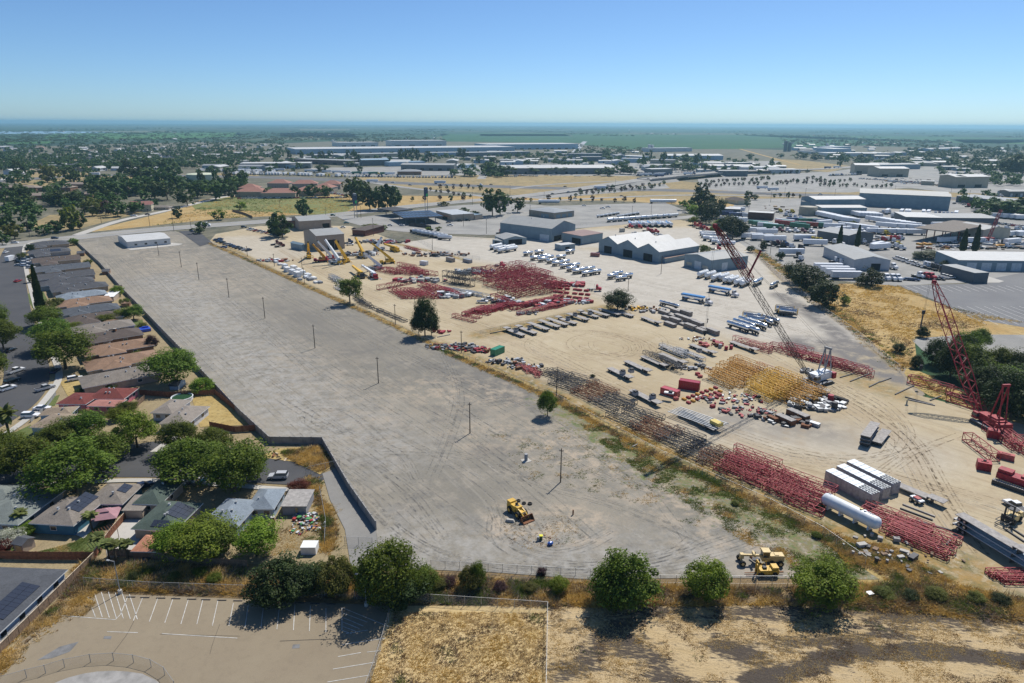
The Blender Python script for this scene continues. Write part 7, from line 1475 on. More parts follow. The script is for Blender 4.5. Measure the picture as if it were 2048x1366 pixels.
SH('garage_row',(1914,541),(2200,545),(1888,525),6.5,S_blue,S_roofw,'long grey garage row with large white doors','garage','slope',1,doors=[(0,.06+i*.105,.13+i*.105,0,5,D_pale) for i in range(8)]);SH('garage',(1945,567),(1974,566),(1912,548),6,S_dk,S_roof,'dark square shed at the corner of the bay parking','shed','flat');sheet('concrete_apron',[(1975,566),(1975,553),(2008,563),(1998,566)],M_conc,.2)
canopy('open_canopy',(1823,480),(1903,490),(1890,462),9,.7,R_taupe,'open rust-legged steel canopy with flat dark roof',(5,2),mat('rust_red_column',(.22,.04,.04),.7))
for i,(u,v,r,h,m_,lb) in enumerate([(405,368,20,14,mat('cream_tank',(.55,.58,.42),.6),'large cream round water tank among trees'),(1615,430,8.5,8,WT,'tan round flat-topped tank'),(1298,303,5,22,S_white,'left tall white silo'),(1304,303,5,20,S_white,'right tall white silo'),(1653,304,4,28,S_white,'thin white far stack'),(1570,303,6,34,WG,'left shaft of the far concrete tower'),(1578,303,6,30,WG,'right shaft of the far concrete tower')]):
    x,y=G(u,v);k=MB();k.lathe([(r,0),(r,h),(r*.97,h+.4),(r*.1,h+r*.08+.4)],m_,24);k.lathe([(r*1.01,h*.97),(r*1.01,h)],m_,24);place('round_tank',[('shell',k.mesh('shell'))],(x,y,0),0,lb,'tank')
for u,v,L,lb in ((1098,408,24,'long white gas tank with faded band, left one'),(1326,407,30,'long white gas tank, right one near the tall trees')):tk(u,v,0,L,1.8,'tank_white',lb,'gas tanks',True)
# apartments and houses
ap=lambda u,v,L,W,hd,h,rm,wm,lb:house(lb,[((u,v),L,W,hd)],wm,rm,h=h,rise=2.2 if rm is R_aptb else 4.5,cat='apartment building',vents=0,wins=4,name='apartment_building')
for i,(u,v,L,W) in enumerate([(40,372,50,16),(95,388,60,13),(115,372,40,20),(165,385,30,14),(25,392,34,12),(240,368,20,12),(160,366,40,12)]):ap(u,v,L,W,.05*(i % 3),5,R_aptb,W_brown,'brown-roofed low apartment block, %s' % ('far left','long front one','stepped middle one','right front one','nearest left edge','single right one','rear one')[i])
for i,(u,v,L,W,hd) in enumerate([(505,378,36,18,0),(560,380,40,20,.1),(625,376,40,18,.3),(650,370,26,16,-.2),(560,362,30,16,0),(610,363,34,14,.2),(665,364,26,14,0),(500,371,24,14,0)]):ap(u,v,L,W+5,hd,6.5,R_aptr,W_tan,'red-brown roofed apartment block, %s' % ('front left','front middle','front right','right end','rear left','rear middle','rear right','left end')[i])
house('yellow two-storey house with red roof and dormers',[((283,407),20,11,.25,{'gable':True,'rise':3})],W_cream,R_lred,h=6.5,cat='house',vents=3,wins=3);house('low grey house right of the red-roofed house',[((325,412),16,10,.1)],W_tan,R_taupe,vents=0)
def farhouse(rc,wc):
    k=MB();k.box(0,0,0,16,10,3.2,wc);k.add([(-8.5,-5.6,3.2),(8.5,-5.6,3.2),(8.5,0,5.2),(-8.5,0,5.2),(-8.5,5.6,3.2),(8.5,5.6,3.2)],[(0,1,2,3),(3,2,5,4),(0,3,4),(1,5,2)],rc);k.box(2,-5.05,1,3,.1,1.3,C_glass);return k.mesh('far_house')
FH_=[(farhouse(R_tan,W_tan),'tan'),(farhouse(R_dk,W_wht),'dark'),(farhouse(S_roofw,W_wht),'white'),(farhouse(R_taupe,W_cream),'brown'),(farhouse(S_roof,W_grey),'grey')]
q=random.Random(11)
def scatter(P,n,seed=0,bias=1.0):
    r=random.Random(seed);lo,hi=min(p[0] for p in P),max(p[0] for p in P);a,b=min(p[1] for p in P),max(p[1] for p in P);out=[];W=P
    while len(out)<n:
        u,v=r.uniform(lo,hi),b-(b-a)*r.random()**bias
        if inside(np.array([[u,v]]),W)[0]:out.append((u,v))
    return out
for P,n in (([(0,296),(560,288),(560,318),(420,336),(0,352)],150),([(1880,298),(2048,298),(2048,340),(1900,330)],34),([(1150,300),(1290,300),(1290,316),(1160,312)],10),([(1560,286),(1900,286),(1900,300),(1600,302)],30),([(200,300),(560,295),(560,322),(300,330)],30),([(600,318),(800,318),(760,322),(560,322)],8),([(100,262),(900,262),(900,284),(100,284)],22),([(1000,256),(2000,262),(2000,278),(1000,266)],16)):
    for u,v in scatter(P,n,n):me,c=FH_[q.choice((0,1,2,3,4,2,4))];x,y=G(u,v);place('far_house',me,(x,y,0),q.uniform(-.3,.3)+q.choice((0,1.57)),'far %s-roofed house' % c,'house','far houses',True,scale=q.uniform(.9,1.7))
# vehicles in the far lots
VT={'t':(boxtrailer(14,(.75,.76,.77),1),'box_trailer','white box trailer','trailer'),'tg':(boxtrailer(14,(.03,.16,.09),1),'box_trailer','green box trailer','trailer'),'tb':(boxtrailer(14,(.03,.05,.14),1),'box_trailer','dark blue box trailer','trailer'),'tr':(boxtrailer(14,(.35,.04,.03),1),'box_trailer','red box trailer','trailer'),'w':(tractor((.72,.73,.75),1),'truck_tractor','white truck tractor','truck'),'b':(tractor((.02,.05,.16),1),'truck_tractor','blue truck tractor','truck'),'k':(tractor((.02,.02,.025),1),'truck_tractor','black truck tractor','truck'),'r':(tractor((.42,.02,.03),1),'truck_tractor','red truck tractor','truck'),'y':(tractor((.6,.45,.03),1),'truck_tractor','yellow truck tractor','truck'),'m':(tractor((.14,.02,.03),1),'truck_tractor','maroon truck tractor','truck')}
for c in ('white','silver','black','blue','grey','red'):VT['c'+c[0]+('l' if c in ('black','blue') and c[2]=='a' else '')]=(car('sedan' if c !='white' else 'pickup',CN[c],1),'pickup_truck' if c=='white' else 'parked_car',c+(' pickup' if c=='white' else ' car'),'car')
def lot(A,B,n,kinds,hd,jit=.05,group='vehicles in the far lots',rows=1,drow=(0,0),z=.15):
    for r in range(rows):
        for i in range(n):
            t=(i+q.uniform(-.15,.15))/max(1,n-1);u,v=A[0]+(B[0]-A[0])*t+drow[0]*r,A[1]+(B[1]-A[1])*t+drow[1]*r;k=q.choice(kinds);me,nm,lb,ct=VT[k];x,y=G(u,v)
            place(nm,me,(x,y,z-(0 if k[0] !='t' else .1)),hd+q.uniform(-jit,jit),lb,ct,group,True,scale=1.2 if k[0]=='t' else 1.08)
CA=['cw','cs','cbl','cb','cg','cw','cw','cr']
LT=[((450,349),(560,350),20,['t','w','t'],1.57),((400,343),(545,345),22,['t','t','w','cw'],1.4),((480,341),(560,342),7,['t'],.1),((570,350),(690,354),20,['t','w','cw','y','t'],1.5),((620,344),(690,347),5,['t'],.15),((700,354),(910,356),34,['w','cw','cg','w','b','cs'],1.4),((690,348),(780,350),9,['y','t','w','tg'],.2),((150,338),(390,333),20,CA,.3),((1030,352),(1075,353),12,CA,1.2),((990,353),(1030,354),6,CA,.4),((1240,345),(1300,347),18,CA+['w'],1.),((1275,352),(1400,350),24,['w','cw','b','cw','t','cb'],.8),((1320,346),(1400,344),14,CA,.6),((1395,350),(1440,348),8,['w','b','t'],.3),
      ((1660,352),(1720,350),12,['b','k','cg','w'],.5),((1720,358),(1850,366),20,CA+['k'],.2),((1780,363),(1890,372),22,CA,.1,.5),((1740,322),(1880,330),26,CA,.3,.5),((1850,312),(1940,318),16,CA,.3,.5),((1900,325),(2040,330),16,CA,.2,.5),((1880,346),(2040,352),20,['cg','cw','w','cb'],.4,.5),
      ((1570,432),(1600,440),4,['w'],.9),((1560,425),(1580,426),2,['y'],.4),((1634,431),(1700,446),11,['t'],2.2,.0),((1594,446),(1640,449),3,['tb','tg','tb'],-.05),((1514,452),(1545,459),4,['tg','t','tg'],2.5),((1570,452),(1625,455),6,['tg','tr','tg','t'],2.5),((1545,463),(1620,466),6,['w','m','w','w'],-.9),((1480,462),(1535,470),3,['t','t'],0),((1500,478),(1550,484),3,['t','t'],0),((1553,490),(1560,488),1,['m'],-.2),((1567,491),(1570,494),2,['b','k'],-.1),
      ((1582,511),(1583,511),1,['t'],0),((1595,515),(1600,523),2,['k','w'],.8),((1614,482),(1640,486),4,['w','y','y'],-.1),((1668,488),(1680,491),2,['w'],-.9),((1655,542),(1690,558),4,['t'],-.02,0),((1672,526),(1682,530),2,['w','cbl'],0),((1783,538),(1785,538),1,['w'],-1.3),((1770,560),(1793,561),3,['w'],-1.4),((1758,562),(1766,562),2,['cs'],.1),((1793,518),(1848,536),10,['cw','cs','cw'],.15),((1846,534),(1880,543),5,['k','w','k'],-.6),((1838,556),(1882,560),5,['r','w','cbl','w'],-1.2),((1815,561),(1830,562),3,['cbl','cb'],-.2),((1885,554),(1900,558),3,['cw'],.3),((1745,492),(1790,496),6,['cw','w','cg'],.1),((1755,484),(1800,480),6,['w','cg','r'],.3),
      ((1760,427),(1860,430),22,['cw','cs','cw','t','w'],1.),((1800,436),(1810,436),1,['t'],0),((1870,430),(1910,432),6,['w','b','t'],1.),((1712,433),(1752,435),7,['t'],1.6),((1748,443),(1820,455),8,['t'],2.4,0),((1770,456),(1830,460),4,['t'],2.4,0),((1755,468),(1830,470),5,['t'],0,0),((1695,456),(1735,462),6,['t'],2.3,0),((1720,466),(1745,463),3,['w'],-1),((1860,440),(1900,444),5,['t'],2.5),((1905,458),(1960,462),4,['t'],-.1),((2000,436),(2048,440),5,['t'],-.1),((1995,448),(2048,455),9,CA,.1),((1935,414),(1990,420),4,['w','r','w'],.5),((1910,408),(1945,412),3,CA,.5),((1450,432),(1478,436),2,['tb'],0),((1475,425),(1490,436),2,['t'],-.6),((1880,494),(1960,498),9,CA,.1,.5),((2010,496),(2048,498),3,['w','cg'],.2),
      ((480,408-10),(690,396),26,CA,.1),((655,385),(690,392),8,CA,1.2)]
for L_ in LT:lot(*L_)
fy=[(745,365),(786,366),(820,371),(880,368),(892,371),(907,370),(960,372),(982,370),(1130,374),(1200,379),(1560,389),(1640,390),(190,351),(230,351),(330,351),(2000,394)]
for i,(u,v) in enumerate(fy):lot((u,v),(u,v),1,CA if i % 3 else ['w','t'],0,group='freeway traffic')
for u,v,k in ((1050,398,'cr'),(1105,390,'cbl'),(1137,387,'cs'),(1216,377,'cg'),(1296,366,'cbl'),(1318,362,'tb'),(1375,358,'t'),(1386,357,'b'),(1243,393,'cbl'),(1150,398,'cs'),(1655,337,'tb'),(1673,336,'t'),(268,433,'cw'),(295,430,'cbl'),(400,452,'w'),(413,453,'w'),(1523,382+4,'t'),(1545,388,'t')):
    x,y=G(u,v);me,nm,lb,ct=VT[k];place(nm,me,(x,y,rz_((x,y))+.1 if 1040<u<1640 and v<392 else .2),.05,lb,ct,'road traffic',True)
# far trees, each its own
for u,v,H,W,kd in [(985,432,26,20,'dark'),(1000,430,22,16,'dark'),(716,408,26,22,'mid'),(740,420,24,20,'mid'),(757,420,24,18,'dark'),(775,420,26,20,'dark'),(790,418,22,16,'dark'),(705,400,24,20,'olive'),(725,402,22,18,'mid'),(565,475,18,20,'dark'),(553,472,12,10,'dark'),(613,433,16,16,'dark'),(1035,425,14,14,'mid'),(145,460,19,16,'olive'),(160,458,15,12,'mid'),(55,462,14,16,'mid'),(20,468,14,14,'mid'),(110,466,10,14,'dark'),(88,470,8,12,'dark'),(10,450,16,14,'dark'),(5,490,10,10,'mid'),(30,478,12,13,'olive'),(185,432,16,16,'olive'),(170,428,14,14,'mid'),(236,433,14,16,'dark'),(212,430,12,14,'plum'),(265,425,10,14,'mid'),(20,415,18,18,'dark'),(50,420,14,20,'mid'),(45,408,20,20,'dark'),(130,412,16,24,'dark'),(110,410,15,20,'dark'),(150,410,14,20,'dark'),(200,400,18,24,'mid'),(225,398,20,24,'dark'),(180,395,16,18,'dark'),(235,388,22,26,'dark'),(200,382,20,24,'mid'),(185,380,18,20,'dark'),(260,392,20,24,'mid'),(285,388,22,26,'dark'),(310,398,20,24,'dark'),(335,400,20,22,'dark'),(345,385,22,26,'dark'),(320,378,24,28,'dark'),(300,372,24,28,'dark'),(280,365,22,26,'dark'),(375,412,18,20,'dark'),(395,395,20,24,'dark'),(432,400,22,26,'mid'),(450,390,20,24,'dark'),(415,388,18,20,'dark'),(470,385,18,22,'mid'),(435,378,26,10,'dark'),(458,376,24,10,'dark'),(488,372,22,14,'dark'),(405,376,24,10,'dark'),(250,352,26,26,'mid'),(290,350,26,30,'dark'),(335,352,28,30,'dark'),(350,360,24,26,'dark'),(95,365,24,24,'olive'),(110,358,20,24,'olive'),(140,362,20,22,'dark'),(150,368,18,18,'mid'),(40,352,24,20,'dark'),(30,370,14,20,'mid'),(590,395,14,14,'mid'),(625,395,16,18,'mid'),(650,395,14,16,'mid'),(540,396,12,12,'mid'),(465,397,14,12,'mid'),(480,420,8,12,'light'),(357,436,10,10,'mid'),(437,440,9,13,'light'),(405,462,8,8,'dark'),(395,468,5,10,'mid'),(1060,347,12,50,'dark'),(1105,347,14,50,'dark'),(1090,346,13,44,'dark'),(1215,352,14,26,'dark'),(1240,348,18,30,'dark'),(1262,349,14,26,'mid'),(1200,350,10,20,'mid'),
                       (927,318,26,28,'dark'),(803,324,30,14,'dark'),(815,322,26,16,'dark'),(826,322,28,16,'dark'),(836,322,26,14,'dark'),(858,326,26,16,'dark'),(708,326,26,14,'dark'),(718,330,20,12,'dark'),(696,318,22,10,'dark'),(604,322,24,10,'dark'),(625,320,20,8,'dark'),(580,321,24,10,'dark'),(645,320,20,20,'dark'),(661,318,20,14,'dark'),(645,345,14,22,'mid'),(720,345,12,10,'mid'),(700,334,12,16,'mid'),(985,350,20,40,'mid'),(970,345,16,20,'dark'),(1015,352,16,30,'dark'),(940,352,14,30,'mid'),(990,330,16,24,'dark'),(960,326,14,20,'mid'),(1323,332,26,14,'dark'),(1287,333,22,12,'dark'),(1300,322,26,10,'dark'),(1330,322,22,10,'dark'),(1350,325,20,10,'dark'),(1372,328,22,40,'dark'),(1395,331,26,20,'dark'),(1360,340,14,40,'dark'),(1380,341,14,26,'mid'),(1205,312,18,26,'dark'),(1213,317,16,22,'dark'),(1415,345,14,14,'dark'),(1290,318,16,20,'mid'),(1060,318,14,30,'mid'),(1100,316,12,30,'mid'),(1140,315,14,24,'mid'),(1035,315,14,16,'mid'),(1066,322,12,16,'dark'),(1500,318,14,20,'dark'),(1497,400,10,12,'mid'),(1508,400,6,8,'dark'),(1495,413,9,8,'silver'),(1545,335,18,12,'dark'),(1678,334,24,12,'dark'),(1560,316,12,20,'dark'),(1600,318,18,40,'dark'),(1630,320,16,40,'dark'),(1680,314,14,24,'dark'),(1720,326,20,30,'mid'),(1725,332,12,10,'dark'),(1790,330,16,50,'dark'),(1810,328,16,40,'dark'),(1860,318,20,30,'dark'),(2020,348,30,40,'dark'),(2045,350,36,50,'dark'),(1960,440,10,12,'dark'),(1985,430,14,20,'dark'),(2000,432,15,26,'mid'),(2025,435,16,26,'dark'),(2048,432,16,26,'dark'),(1830,408,4,6,'dark'),(930,425,5,10,'mid'),(888,412,5,12,'olive'),(950,432,5,8,'mid'),(752,459,4,5,'light'),(770,460,4,5,'light'),(740,455,3,12,'olive'),(857,462,3.5,5,'light'),(878,462,3.5,5,'light'),(1020,405,6,8,'dark')]:
    x,y=G(u,v);place('tree',treeproto('far' if kd in ('dark','mid') else kd,q.randint(20,24),2),(x,y,0),q.uniform(0,6),{'dark':'dark green tree','mid':'green tree','olive':'yellow-green tree','light':'light green tree','plum':'purple-brown tree','silver':'silvery tree'}[kd],'tree','distant trees',True,scale=(W*1.15,W*1.15,H*1.05))
for a,b,n,v_ in (((1160,386),(1330,372),16,0),((1150,393),(1300,378),14,0),((1380,383),(1560,372),0,0),((860,383),(940,396),8,0),((880,377),(960,380),7,0),((1060,402),(1030,404),3,0),((1100,402),(1270,404),9,0),((1410,366),(1540,360),20,0),((1420,373),(1700,364),30,0),((1540,350),(1620,345),10,0),((1640,372),(1780,376),16,0),((1560,366),(1640,360),8,0),((1550,396),(1600,396),5,0),((800,404),(930,400),6,0)):
    for i in range(n):
        t=i/max(1,n-1);u,v=a[0]+(b[0]-a[0])*t+q.uniform(-3,3),a[1]+(b[1]-a[1])*t+q.uniform(-2,2);x,y=G(u,v);k=q.random()<.5;s=q.uniform(3.5,6.5);place('roadside_tree',treeproto('plum' if k else 'far',21+i % 2,2),(x,y,.1),i,'small %s roadside tree' % ('dark plum' if k else 'green'),'tree','small roadside trees',True,scale=(s,s,s*1.1))
# woods and tree belts that read as masses
def wood(name,spots,base,nq,seed,label,m=L_far):
    V=leafball(nq,.5,.17 if nq<40 else .12,seed,max(4,nq//6),1.0,-.6);V[:,2]=V[:,2]+.5;V=V.reshape(-1,4,3);out=[];r=np.random.RandomState(seed)
    for (x,y,w,h) in spots:
        t=r.rand()*6.28;c,s=math.cos(t),math.sin(t);W=V.copy();X=W[...,0]*c-W[...,1]*s;Y=W[...,0]*s+W[...,1]*c;out.append(np.stack([X*w+x,Y*w+y,W[...,2]*h],-1))
    A=np.concatenate(out).reshape(-1,3);o=link(name,quads_mesh(name,A,len(A)//4,[m]));tag(o,label,'trees',kind='stuff')
def spots(P,n,seed,w0,w1,h0,h1):
    r=random.Random(seed);L=[]
    for u,v in scatter(P,n,seed):x,y=G(u,v);w=r.uniform(w0,w1);L.append((x,y,w,r.uniform(h0,h1)))
    return L
sp1=spots([(-20,292),(200,285),(560,287),(590,300),(560,322),(420,338),(-20,345)],1150,5,10,20,8,15)+spots([(0,345),(260,340),(480,365),(400,398),(0,400)],90,8,10,20,8,14)
wood('suburb_trees',sp1,0,90,3,'mass of dark trees filling the far western suburb')
wood('suburb_trees',spots([(1880,292),(2070,296),(2070,350),(1950,345),(1850,325),(1800,306)],330,6,12,24,10,18)+spots([(1580,282),(1880,284),(1880,296),(1600,292)],120,9,12,26,8,14),0,90,4,'mass of dark trees in the far eastern suburb')
wood('tree_belts',spots([(-50,268),(500,264),(900,268),(560,287),(300,283),(-50,290)],800,12,16,34,8,14)+spots([(640,280),(860,276),(900,284),(700,287)],160,13,14,26,8,15)+spots([(1160,290),(1290,298),(1290,312),(1150,306)],60,14,12,22,8,13)+spots([(1560,276),(1900,282),(1900,288),(1560,286)],140,15,14,30,8,14),0,44,6,'tree belts between the fields and suburbs')
lines=[]
r=random.Random(4)
for k in range(150):
    u0=r.uniform(-60,2100);v0=249.5+24*r.random()**1.6;n=r.randint(6,22)
    for i in range(n):
        u=u0+i*r.uniform(3,7);x,y=G(u,max(249.3+(u*.0056)-1.5,v0+(u-1024)*.0056));lines.append((x,y,r.uniform(20,60)*max(1,(265-v0)/5),r.uniform(9,16)))
wood('far_tree_lines',lines,0,18,7,'dark lines of trees on the far plain')
for P,n in (([(1900,340),(2040,345),(2040,370),(1900,362)],60),([(1700,300),(1880,300),(1880,318),(1740,318)],60),([(1740,352),(1880,360),(1880,372),(1760,366)],60),([(1960,470),(2060,470),(2060,500),(1930,500)],60),([(1840,488),(1960,484),(1960,500),(1830,500)],60),([(1740,468),(1800,466),(1800,484),(1750,484)],30),([(1500,400),(1580,415),(1600,440),(1560,440)],16),([(960,345),(1240,350),(1240,354),(960,352)],30)):
    k=MB()
    for u,v in scatter(P,n,n+3):x,y=G(u,v);s=q.uniform(.7,2.2);k.box(x,y,0,s*q.uniform(1,4),s,s*q.uniform(.3,1),q.choice([M_darksteel,M_greyp,M_rust,M_white,M_steel,M_wood,M_orange]),q.random()*3)
    o=link('scrap_yard',k.mesh('scrap_yard'));tag(o,'scattered scrap and stock lying in a distant yard','scrap',kind='stuff')
k=place('lattice_crane',[('boom',mesh1(lambda m:lattice(m,(0,0,3),(9,6,24),1.6,1.6,14,.18,M_red),'boom')),('house',mesh1(lambda m:(m.box(0,0,1,7,4,3,M_red),m.box(0,0,0,7,5,1,M_darksteel)),'house'))],G(1975,485)+(0,),0,'small red lattice crane standing in the far scrap yard','crane')
# ================================================================ verges, tracks, weeds, brush
sheet('fence_verge',[(408,480),(418,480),(520,526),(640,578),(740,620),(860,678),(990,732),(1110,785),(1200,832),(1330,900),(1430,945),(1540,995),(1650,1050),(1720,1100),(1900,1180),(1700,1165),(1540,1020),(1430,968),(1330,925),(1200,855),(1110,803),(990,749),(860,694),(640,592),(520,537),(408,486)],M_dryg,.05)
sheet('dirt_bank',[(1495,500),(1510,498),(1570,545),(1655,610),(1735,665),(1820,735),(1850,790),(1825,800),(1790,748),(1700,675),(1560,565)],grained('bank_soil',[(.30,.26,.21),(.22,.19,.16),(.33,.25,.12)],.12,bump=.4),.055)
g=N('grassy_far_ground');
def trackmat(name,col,a):
    g=N(name);p=g.n('BsdfPrincipled');p.inputs['Base Color'].default_value=col+(1,);p.inputs['Roughness'].default_value=.95;t=g.n('BsdfTransparent');mx=g.n('MixShader');g.l(g.ramp(g.noise(.5,6,.75),.44,.58,0,a),mx.inputs[0]);g.l(t.outputs[0],mx.inputs[1]);g.l(p.outputs[0],mx.inputs[2]);o=g.n('OutputMaterial');g.l(mx.outputs[0],o.inputs[0]);return g.m
TK={'d':trackmat('track_dark',(.15,.148,.14),.30),'p':trackmat('track_pale',(.44,.41,.35),.34),'b':trackmat('track_brown',(.28,.205,.12),.42)}
def tracks(name,curves,z):
    """curves: (polyline px, key, gauge); each becomes two wheel marks"""
    k=MB()
    for P,key,gauge in curves:
        W=chaikin([G(*p) for p in P],3,False);s=-1
        for off in (-gauge/2,gauge/2):
            L=[]
            for i,p in enumerate(W):
                a,b=W[max(0,i-1)],W[min(len(W)-1,i+1)];dx,dy=b[0]-a[0],b[1]-a[1];n=math.hypot(dx,dy) or 1;nx,ny=-dy/n,dx/n;L.append((p[0]+nx*(off-.17),p[1]+ny*(off-.17),z));L.append((p[0]+nx*(off+.17),p[1]+ny*(off+.17),z))
            k.add(L,[(2*i,2*i+1,2*i+3,2*i+2) for i in range(len(W)-1)],TK[key])
    o=link(name,k.mesh(name));tag(o,'tyre marks worn into the ground','tyre tracks',kind='stuff')
r=random.Random(9);C_=[]
def lerp2(a,b,t):return (a[0]+(b[0]-a[0])*t,a[1]+(b[1]-a[1])*t)
LL,LR=[(200,520),(290,625),(430,770),(560,885),(700,960),(780,1080)],[(430,495),(640,590),(860,692),(1100,805),(1330,960),(1480,1080)]
for i in range(48):
    t=r.uniform(.04,.96);a=r.randint(0,3);b=min(5,a+r.randint(1,3));C_.append(([lerp2(LL[j],LR[j],max(.02,min(.98,t+r.uniform(-.06,.06)))) for j in range(a,b+1)],r.choice('ddpp'),2.0))
for P in ([(640,900),(760,1040),(860,1110),(1000,1145),(1200,1148),(1400,1120),(1560,1060)],[(700,960),(800,1070),(920,1125),(1100,1140),(1300,1120),(1480,1060)],[(1380,1080),(1330,1120),(1200,1135),(1050,1120),(980,1080),(985,1030)],[(760,900),(940,905),(1040,960),(1240,1010),(1400,1080)],[(900,810),(960,806),(1060,790),(1100,780)],[(860,760),(930,830),(1060,900),(1300,980)],[(640,860),(600,840),(620,810),(700,820),(760,880)],[(560,800),(640,850),(720,870),(800,900),(830,960)],[(980,1000),(1000,1060),(1080,1105),(1160,1095),(1220,1060)],[(880,700),(920,780),(900,860),(860,950)]):
    for s in (0,6,-5):C_.append(([(u+s*1.5,v+s) for u,v in P],'d' if s>=0 else 'p',2.0))
tracks('tyre_tracks',C_,.125);C_=[]
for i in range(36):
    A=r.choice([[(1040,690),(1180,760),(1330,830),(1560,910),(1760,950),(2048,1040)],[(560,500),(660,560),(780,610),(900,640),(1040,690)],[(1640,770),(1760,840),(1830,900),(1880,1000),(1960,1110)],[(1500,690),(1640,765),(1740,820)],[(1080,560),(1280,600),(1440,620),(1600,680)],[(1200,540),(1350,570),(1500,600)],[(1560,910),(1700,925),(1800,905),(1810,860),(1740,800),(1640,765)],[(1760,950),(1830,900),(1900,880)]]);o=r.uniform(-24,24);C_.append(([(u+o*1.2+r.uniform(-4,4),v-o*.5+r.uniform(-3,3)) for u,v in A],r.choice('bbp'),2.1))
for (u,v,rad) in ((1215,690,16),(1215,692,12),(1190,690,18),(1245,692,13),(1208,695,9),(1160,692,22),(1235,680,20),(1180,700,26)):
    x,y=G(u,v);a0=r.uniform(0,6);C_.append(([PX(x+rad*math.cos(a0+j*.5),y+rad*math.sin(a0+j*.5)) for j in range(10)],'b',2.1))
tracks('yard_tyre_tracks',C_,.085)
from mathutils import noise as mn
def tuftmat(name,a,b,tr=.25):return leafmat(name,a,b,.45,False)
TM=[tuftmat('tuft_gold',(.60,.40,.12),(.76,.56,.23)),tuftmat('tuft_straw',(.72,.54,.29),(.85,.70,.44)),tuftmat('tuft_brown',(.24,.15,.07),(.40,.26,.13)),tuftmat('tuft_purple_grey',(.24,.19,.18),(.40,.33,.29)),tuftmat('tuft_green',(.12,.17,.035),(.22,.27,.07))]
def tufts(name,P,n,h,w,weights,label,seed,blades=9,clump=.12,thr=-.2,line=None,spread=1.0,z=.05,patch=.25):
    """grass tufts: n tufts of thin upright blades inside polygon P (pixels) or scattered round a polyline"""
    R=np.random.RandomState(seed);
    if line:
        W=[G(*p) for p in line];seg=[math.dist(W[i],W[i+1]) for i in range(len(W)-1)];c=np.cumsum([0]+seg);t=R.rand(n*3)*c[-1];i=np.clip(np.searchsorted(c,t)-1,0,len(seg)-1);W=np.array(W);f=((t-c[i])/np.array(seg)[i])[:,None];Q=W[i]*(1-f)+W[i+1]*f+R.normal(size=(n*3,2))*spread
    else:
        W=[G(*p) for p in P];A=np.array(W);Q=R.uniform(A.min(0),A.max(0),(n*12,2));Q=Q[inside(Q,W)]
    m_=np.array([mn.noise(Vector((x*clump,y*clump,seed*3.1))) for x,y in Q]);Q=Q[m_+R.normal(size=len(m_))*.13>thr][:n];n=len(Q)
    k=np.array([mn.noise(Vector((x*patch,y*patch,9.7+seed))) for x,y in Q])+R.normal(size=n)*.12;cum=np.cumsum(weights)/sum(weights);rank=np.argsort(np.argsort(k))/n;mi=np.searchsorted(cum,rank).clip(0,4)
    N_=n*blades;X=np.repeat(Q,blades,0);H=np.repeat(h*(.5+R.rand(n)),blades)*(.6+.6*R.rand(N_));t=R.rand(N_)*6.283;rr=R.rand(N_)*w*.5;d=np.stack([np.cos(t),np.sin(t)],1);B=X+d*rr[:,None];s=np.stack([-np.sin(t+1),np.cos(t+1)],1)*(w*.12);tip=B+d*(H*R.uniform(.3,1.5,N_))[:,None]
    V=np.empty((N_,3,3));V[:,0,:2]=B-s;V[:,1,:2]=B+s;V[:,2,:2]=tip;V[:,:2,2]=z;V[:,2,2]=z+H*.8
    o=link(name,quads_mesh(name,V.reshape(-1,3),N_,TM,np.repeat(mi,blades),3));tag(o,label,'dry plants',kind='stuff')
BR=[(150,1135),(340,1138),(500,1150),(760,1155),(860,1152),(1180,1168),(1480,1176),(1640,1176),(1800,1170),(2100,1215),(2100,1250),(1600,1212),(1100,1216),(800,1206),(620,1197),(420,1190),(190,1180),(120,1200)]
tufts('brush_strip_plants',BR,13000,.75,.8,[3,1.5,2.2,2,1.3],'dry brush, thistles and weeds between lot fence and fields',1,clump=.2,thr=-.35)
tufts('brush_strip_plants',[(160,1128),(340,1135),(490,1145),(500,1180),(180,1175)],2600,1.0,1.1,[4,1,1.5,1.5,2.5],'tall golden and green weeds behind the back garden fence',2,clump=.2)
tufts('brush_strip_plants',[(1650,1172),(1900,1172),(2100,1210),(2100,1245),(1650,1205)],3500,1.1,1.0,[3,1,3,1,1.5],'tall brown weeds at the lower right',3)
tufts('straw_stubble',[(790,1225),(1092,1228),(1088,1400),(720,1400)],9000,.22,.5,[2,4,2,.6,.3],'straw stubble of the small fenced field',4,6,thr=-.6,z=.15)
tufts('field_straw',[(1100,1216),(1600,1214),(2100,1232),(2100,1400),(1095,1400)],15000,.16,.6,[.6,6,1.5,.4,.1],'loose straw on the disced field',5,5,clump=.3,thr=-.05,z=.15)
tufts('lot_weeds',[(1130,812),(1250,870),(1430,955),(1640,1065),(1740,1150),(1600,1150),(1480,1080),(1300,960),(1180,870)],10000,.18,.8,[1,.5,1,.3,6],'green weeds along the right side of the lot',6,6,clump=.22,thr=-.02,z=.1)
tufts('lot_weeds',[(980,870),(1130,860),(1300,930),(1400,1000),(1400,1060),(1250,1000),(1060,960)],1500,.14,.7,[2,1,1,.3,5],'sparse weeds in the middle of the lot',7,6,clump=.3,thr=.22,z=.1)
tufts('island_weeds',[(1000,1050),(1060,1020),(1160,1040),(1170,1080),(1080,1105),(1020,1090)],500,.15,.5,[4,2,3,1,1],'dry weeds on the gravel island',8,6,z=.1)
FL_=[(860,691),(990,747),(1110,801),(1200,852),(1330,921),(1430,966),(1540,1016),(1645,1073),(1730,1135)]
tufts('fence_weeds',None,5200,.5,.6,[4,1.5,3,.6,2.5],'dry weeds along the fence beside the boom storage',9,line=FL_,spread=.9,thr=-.5)
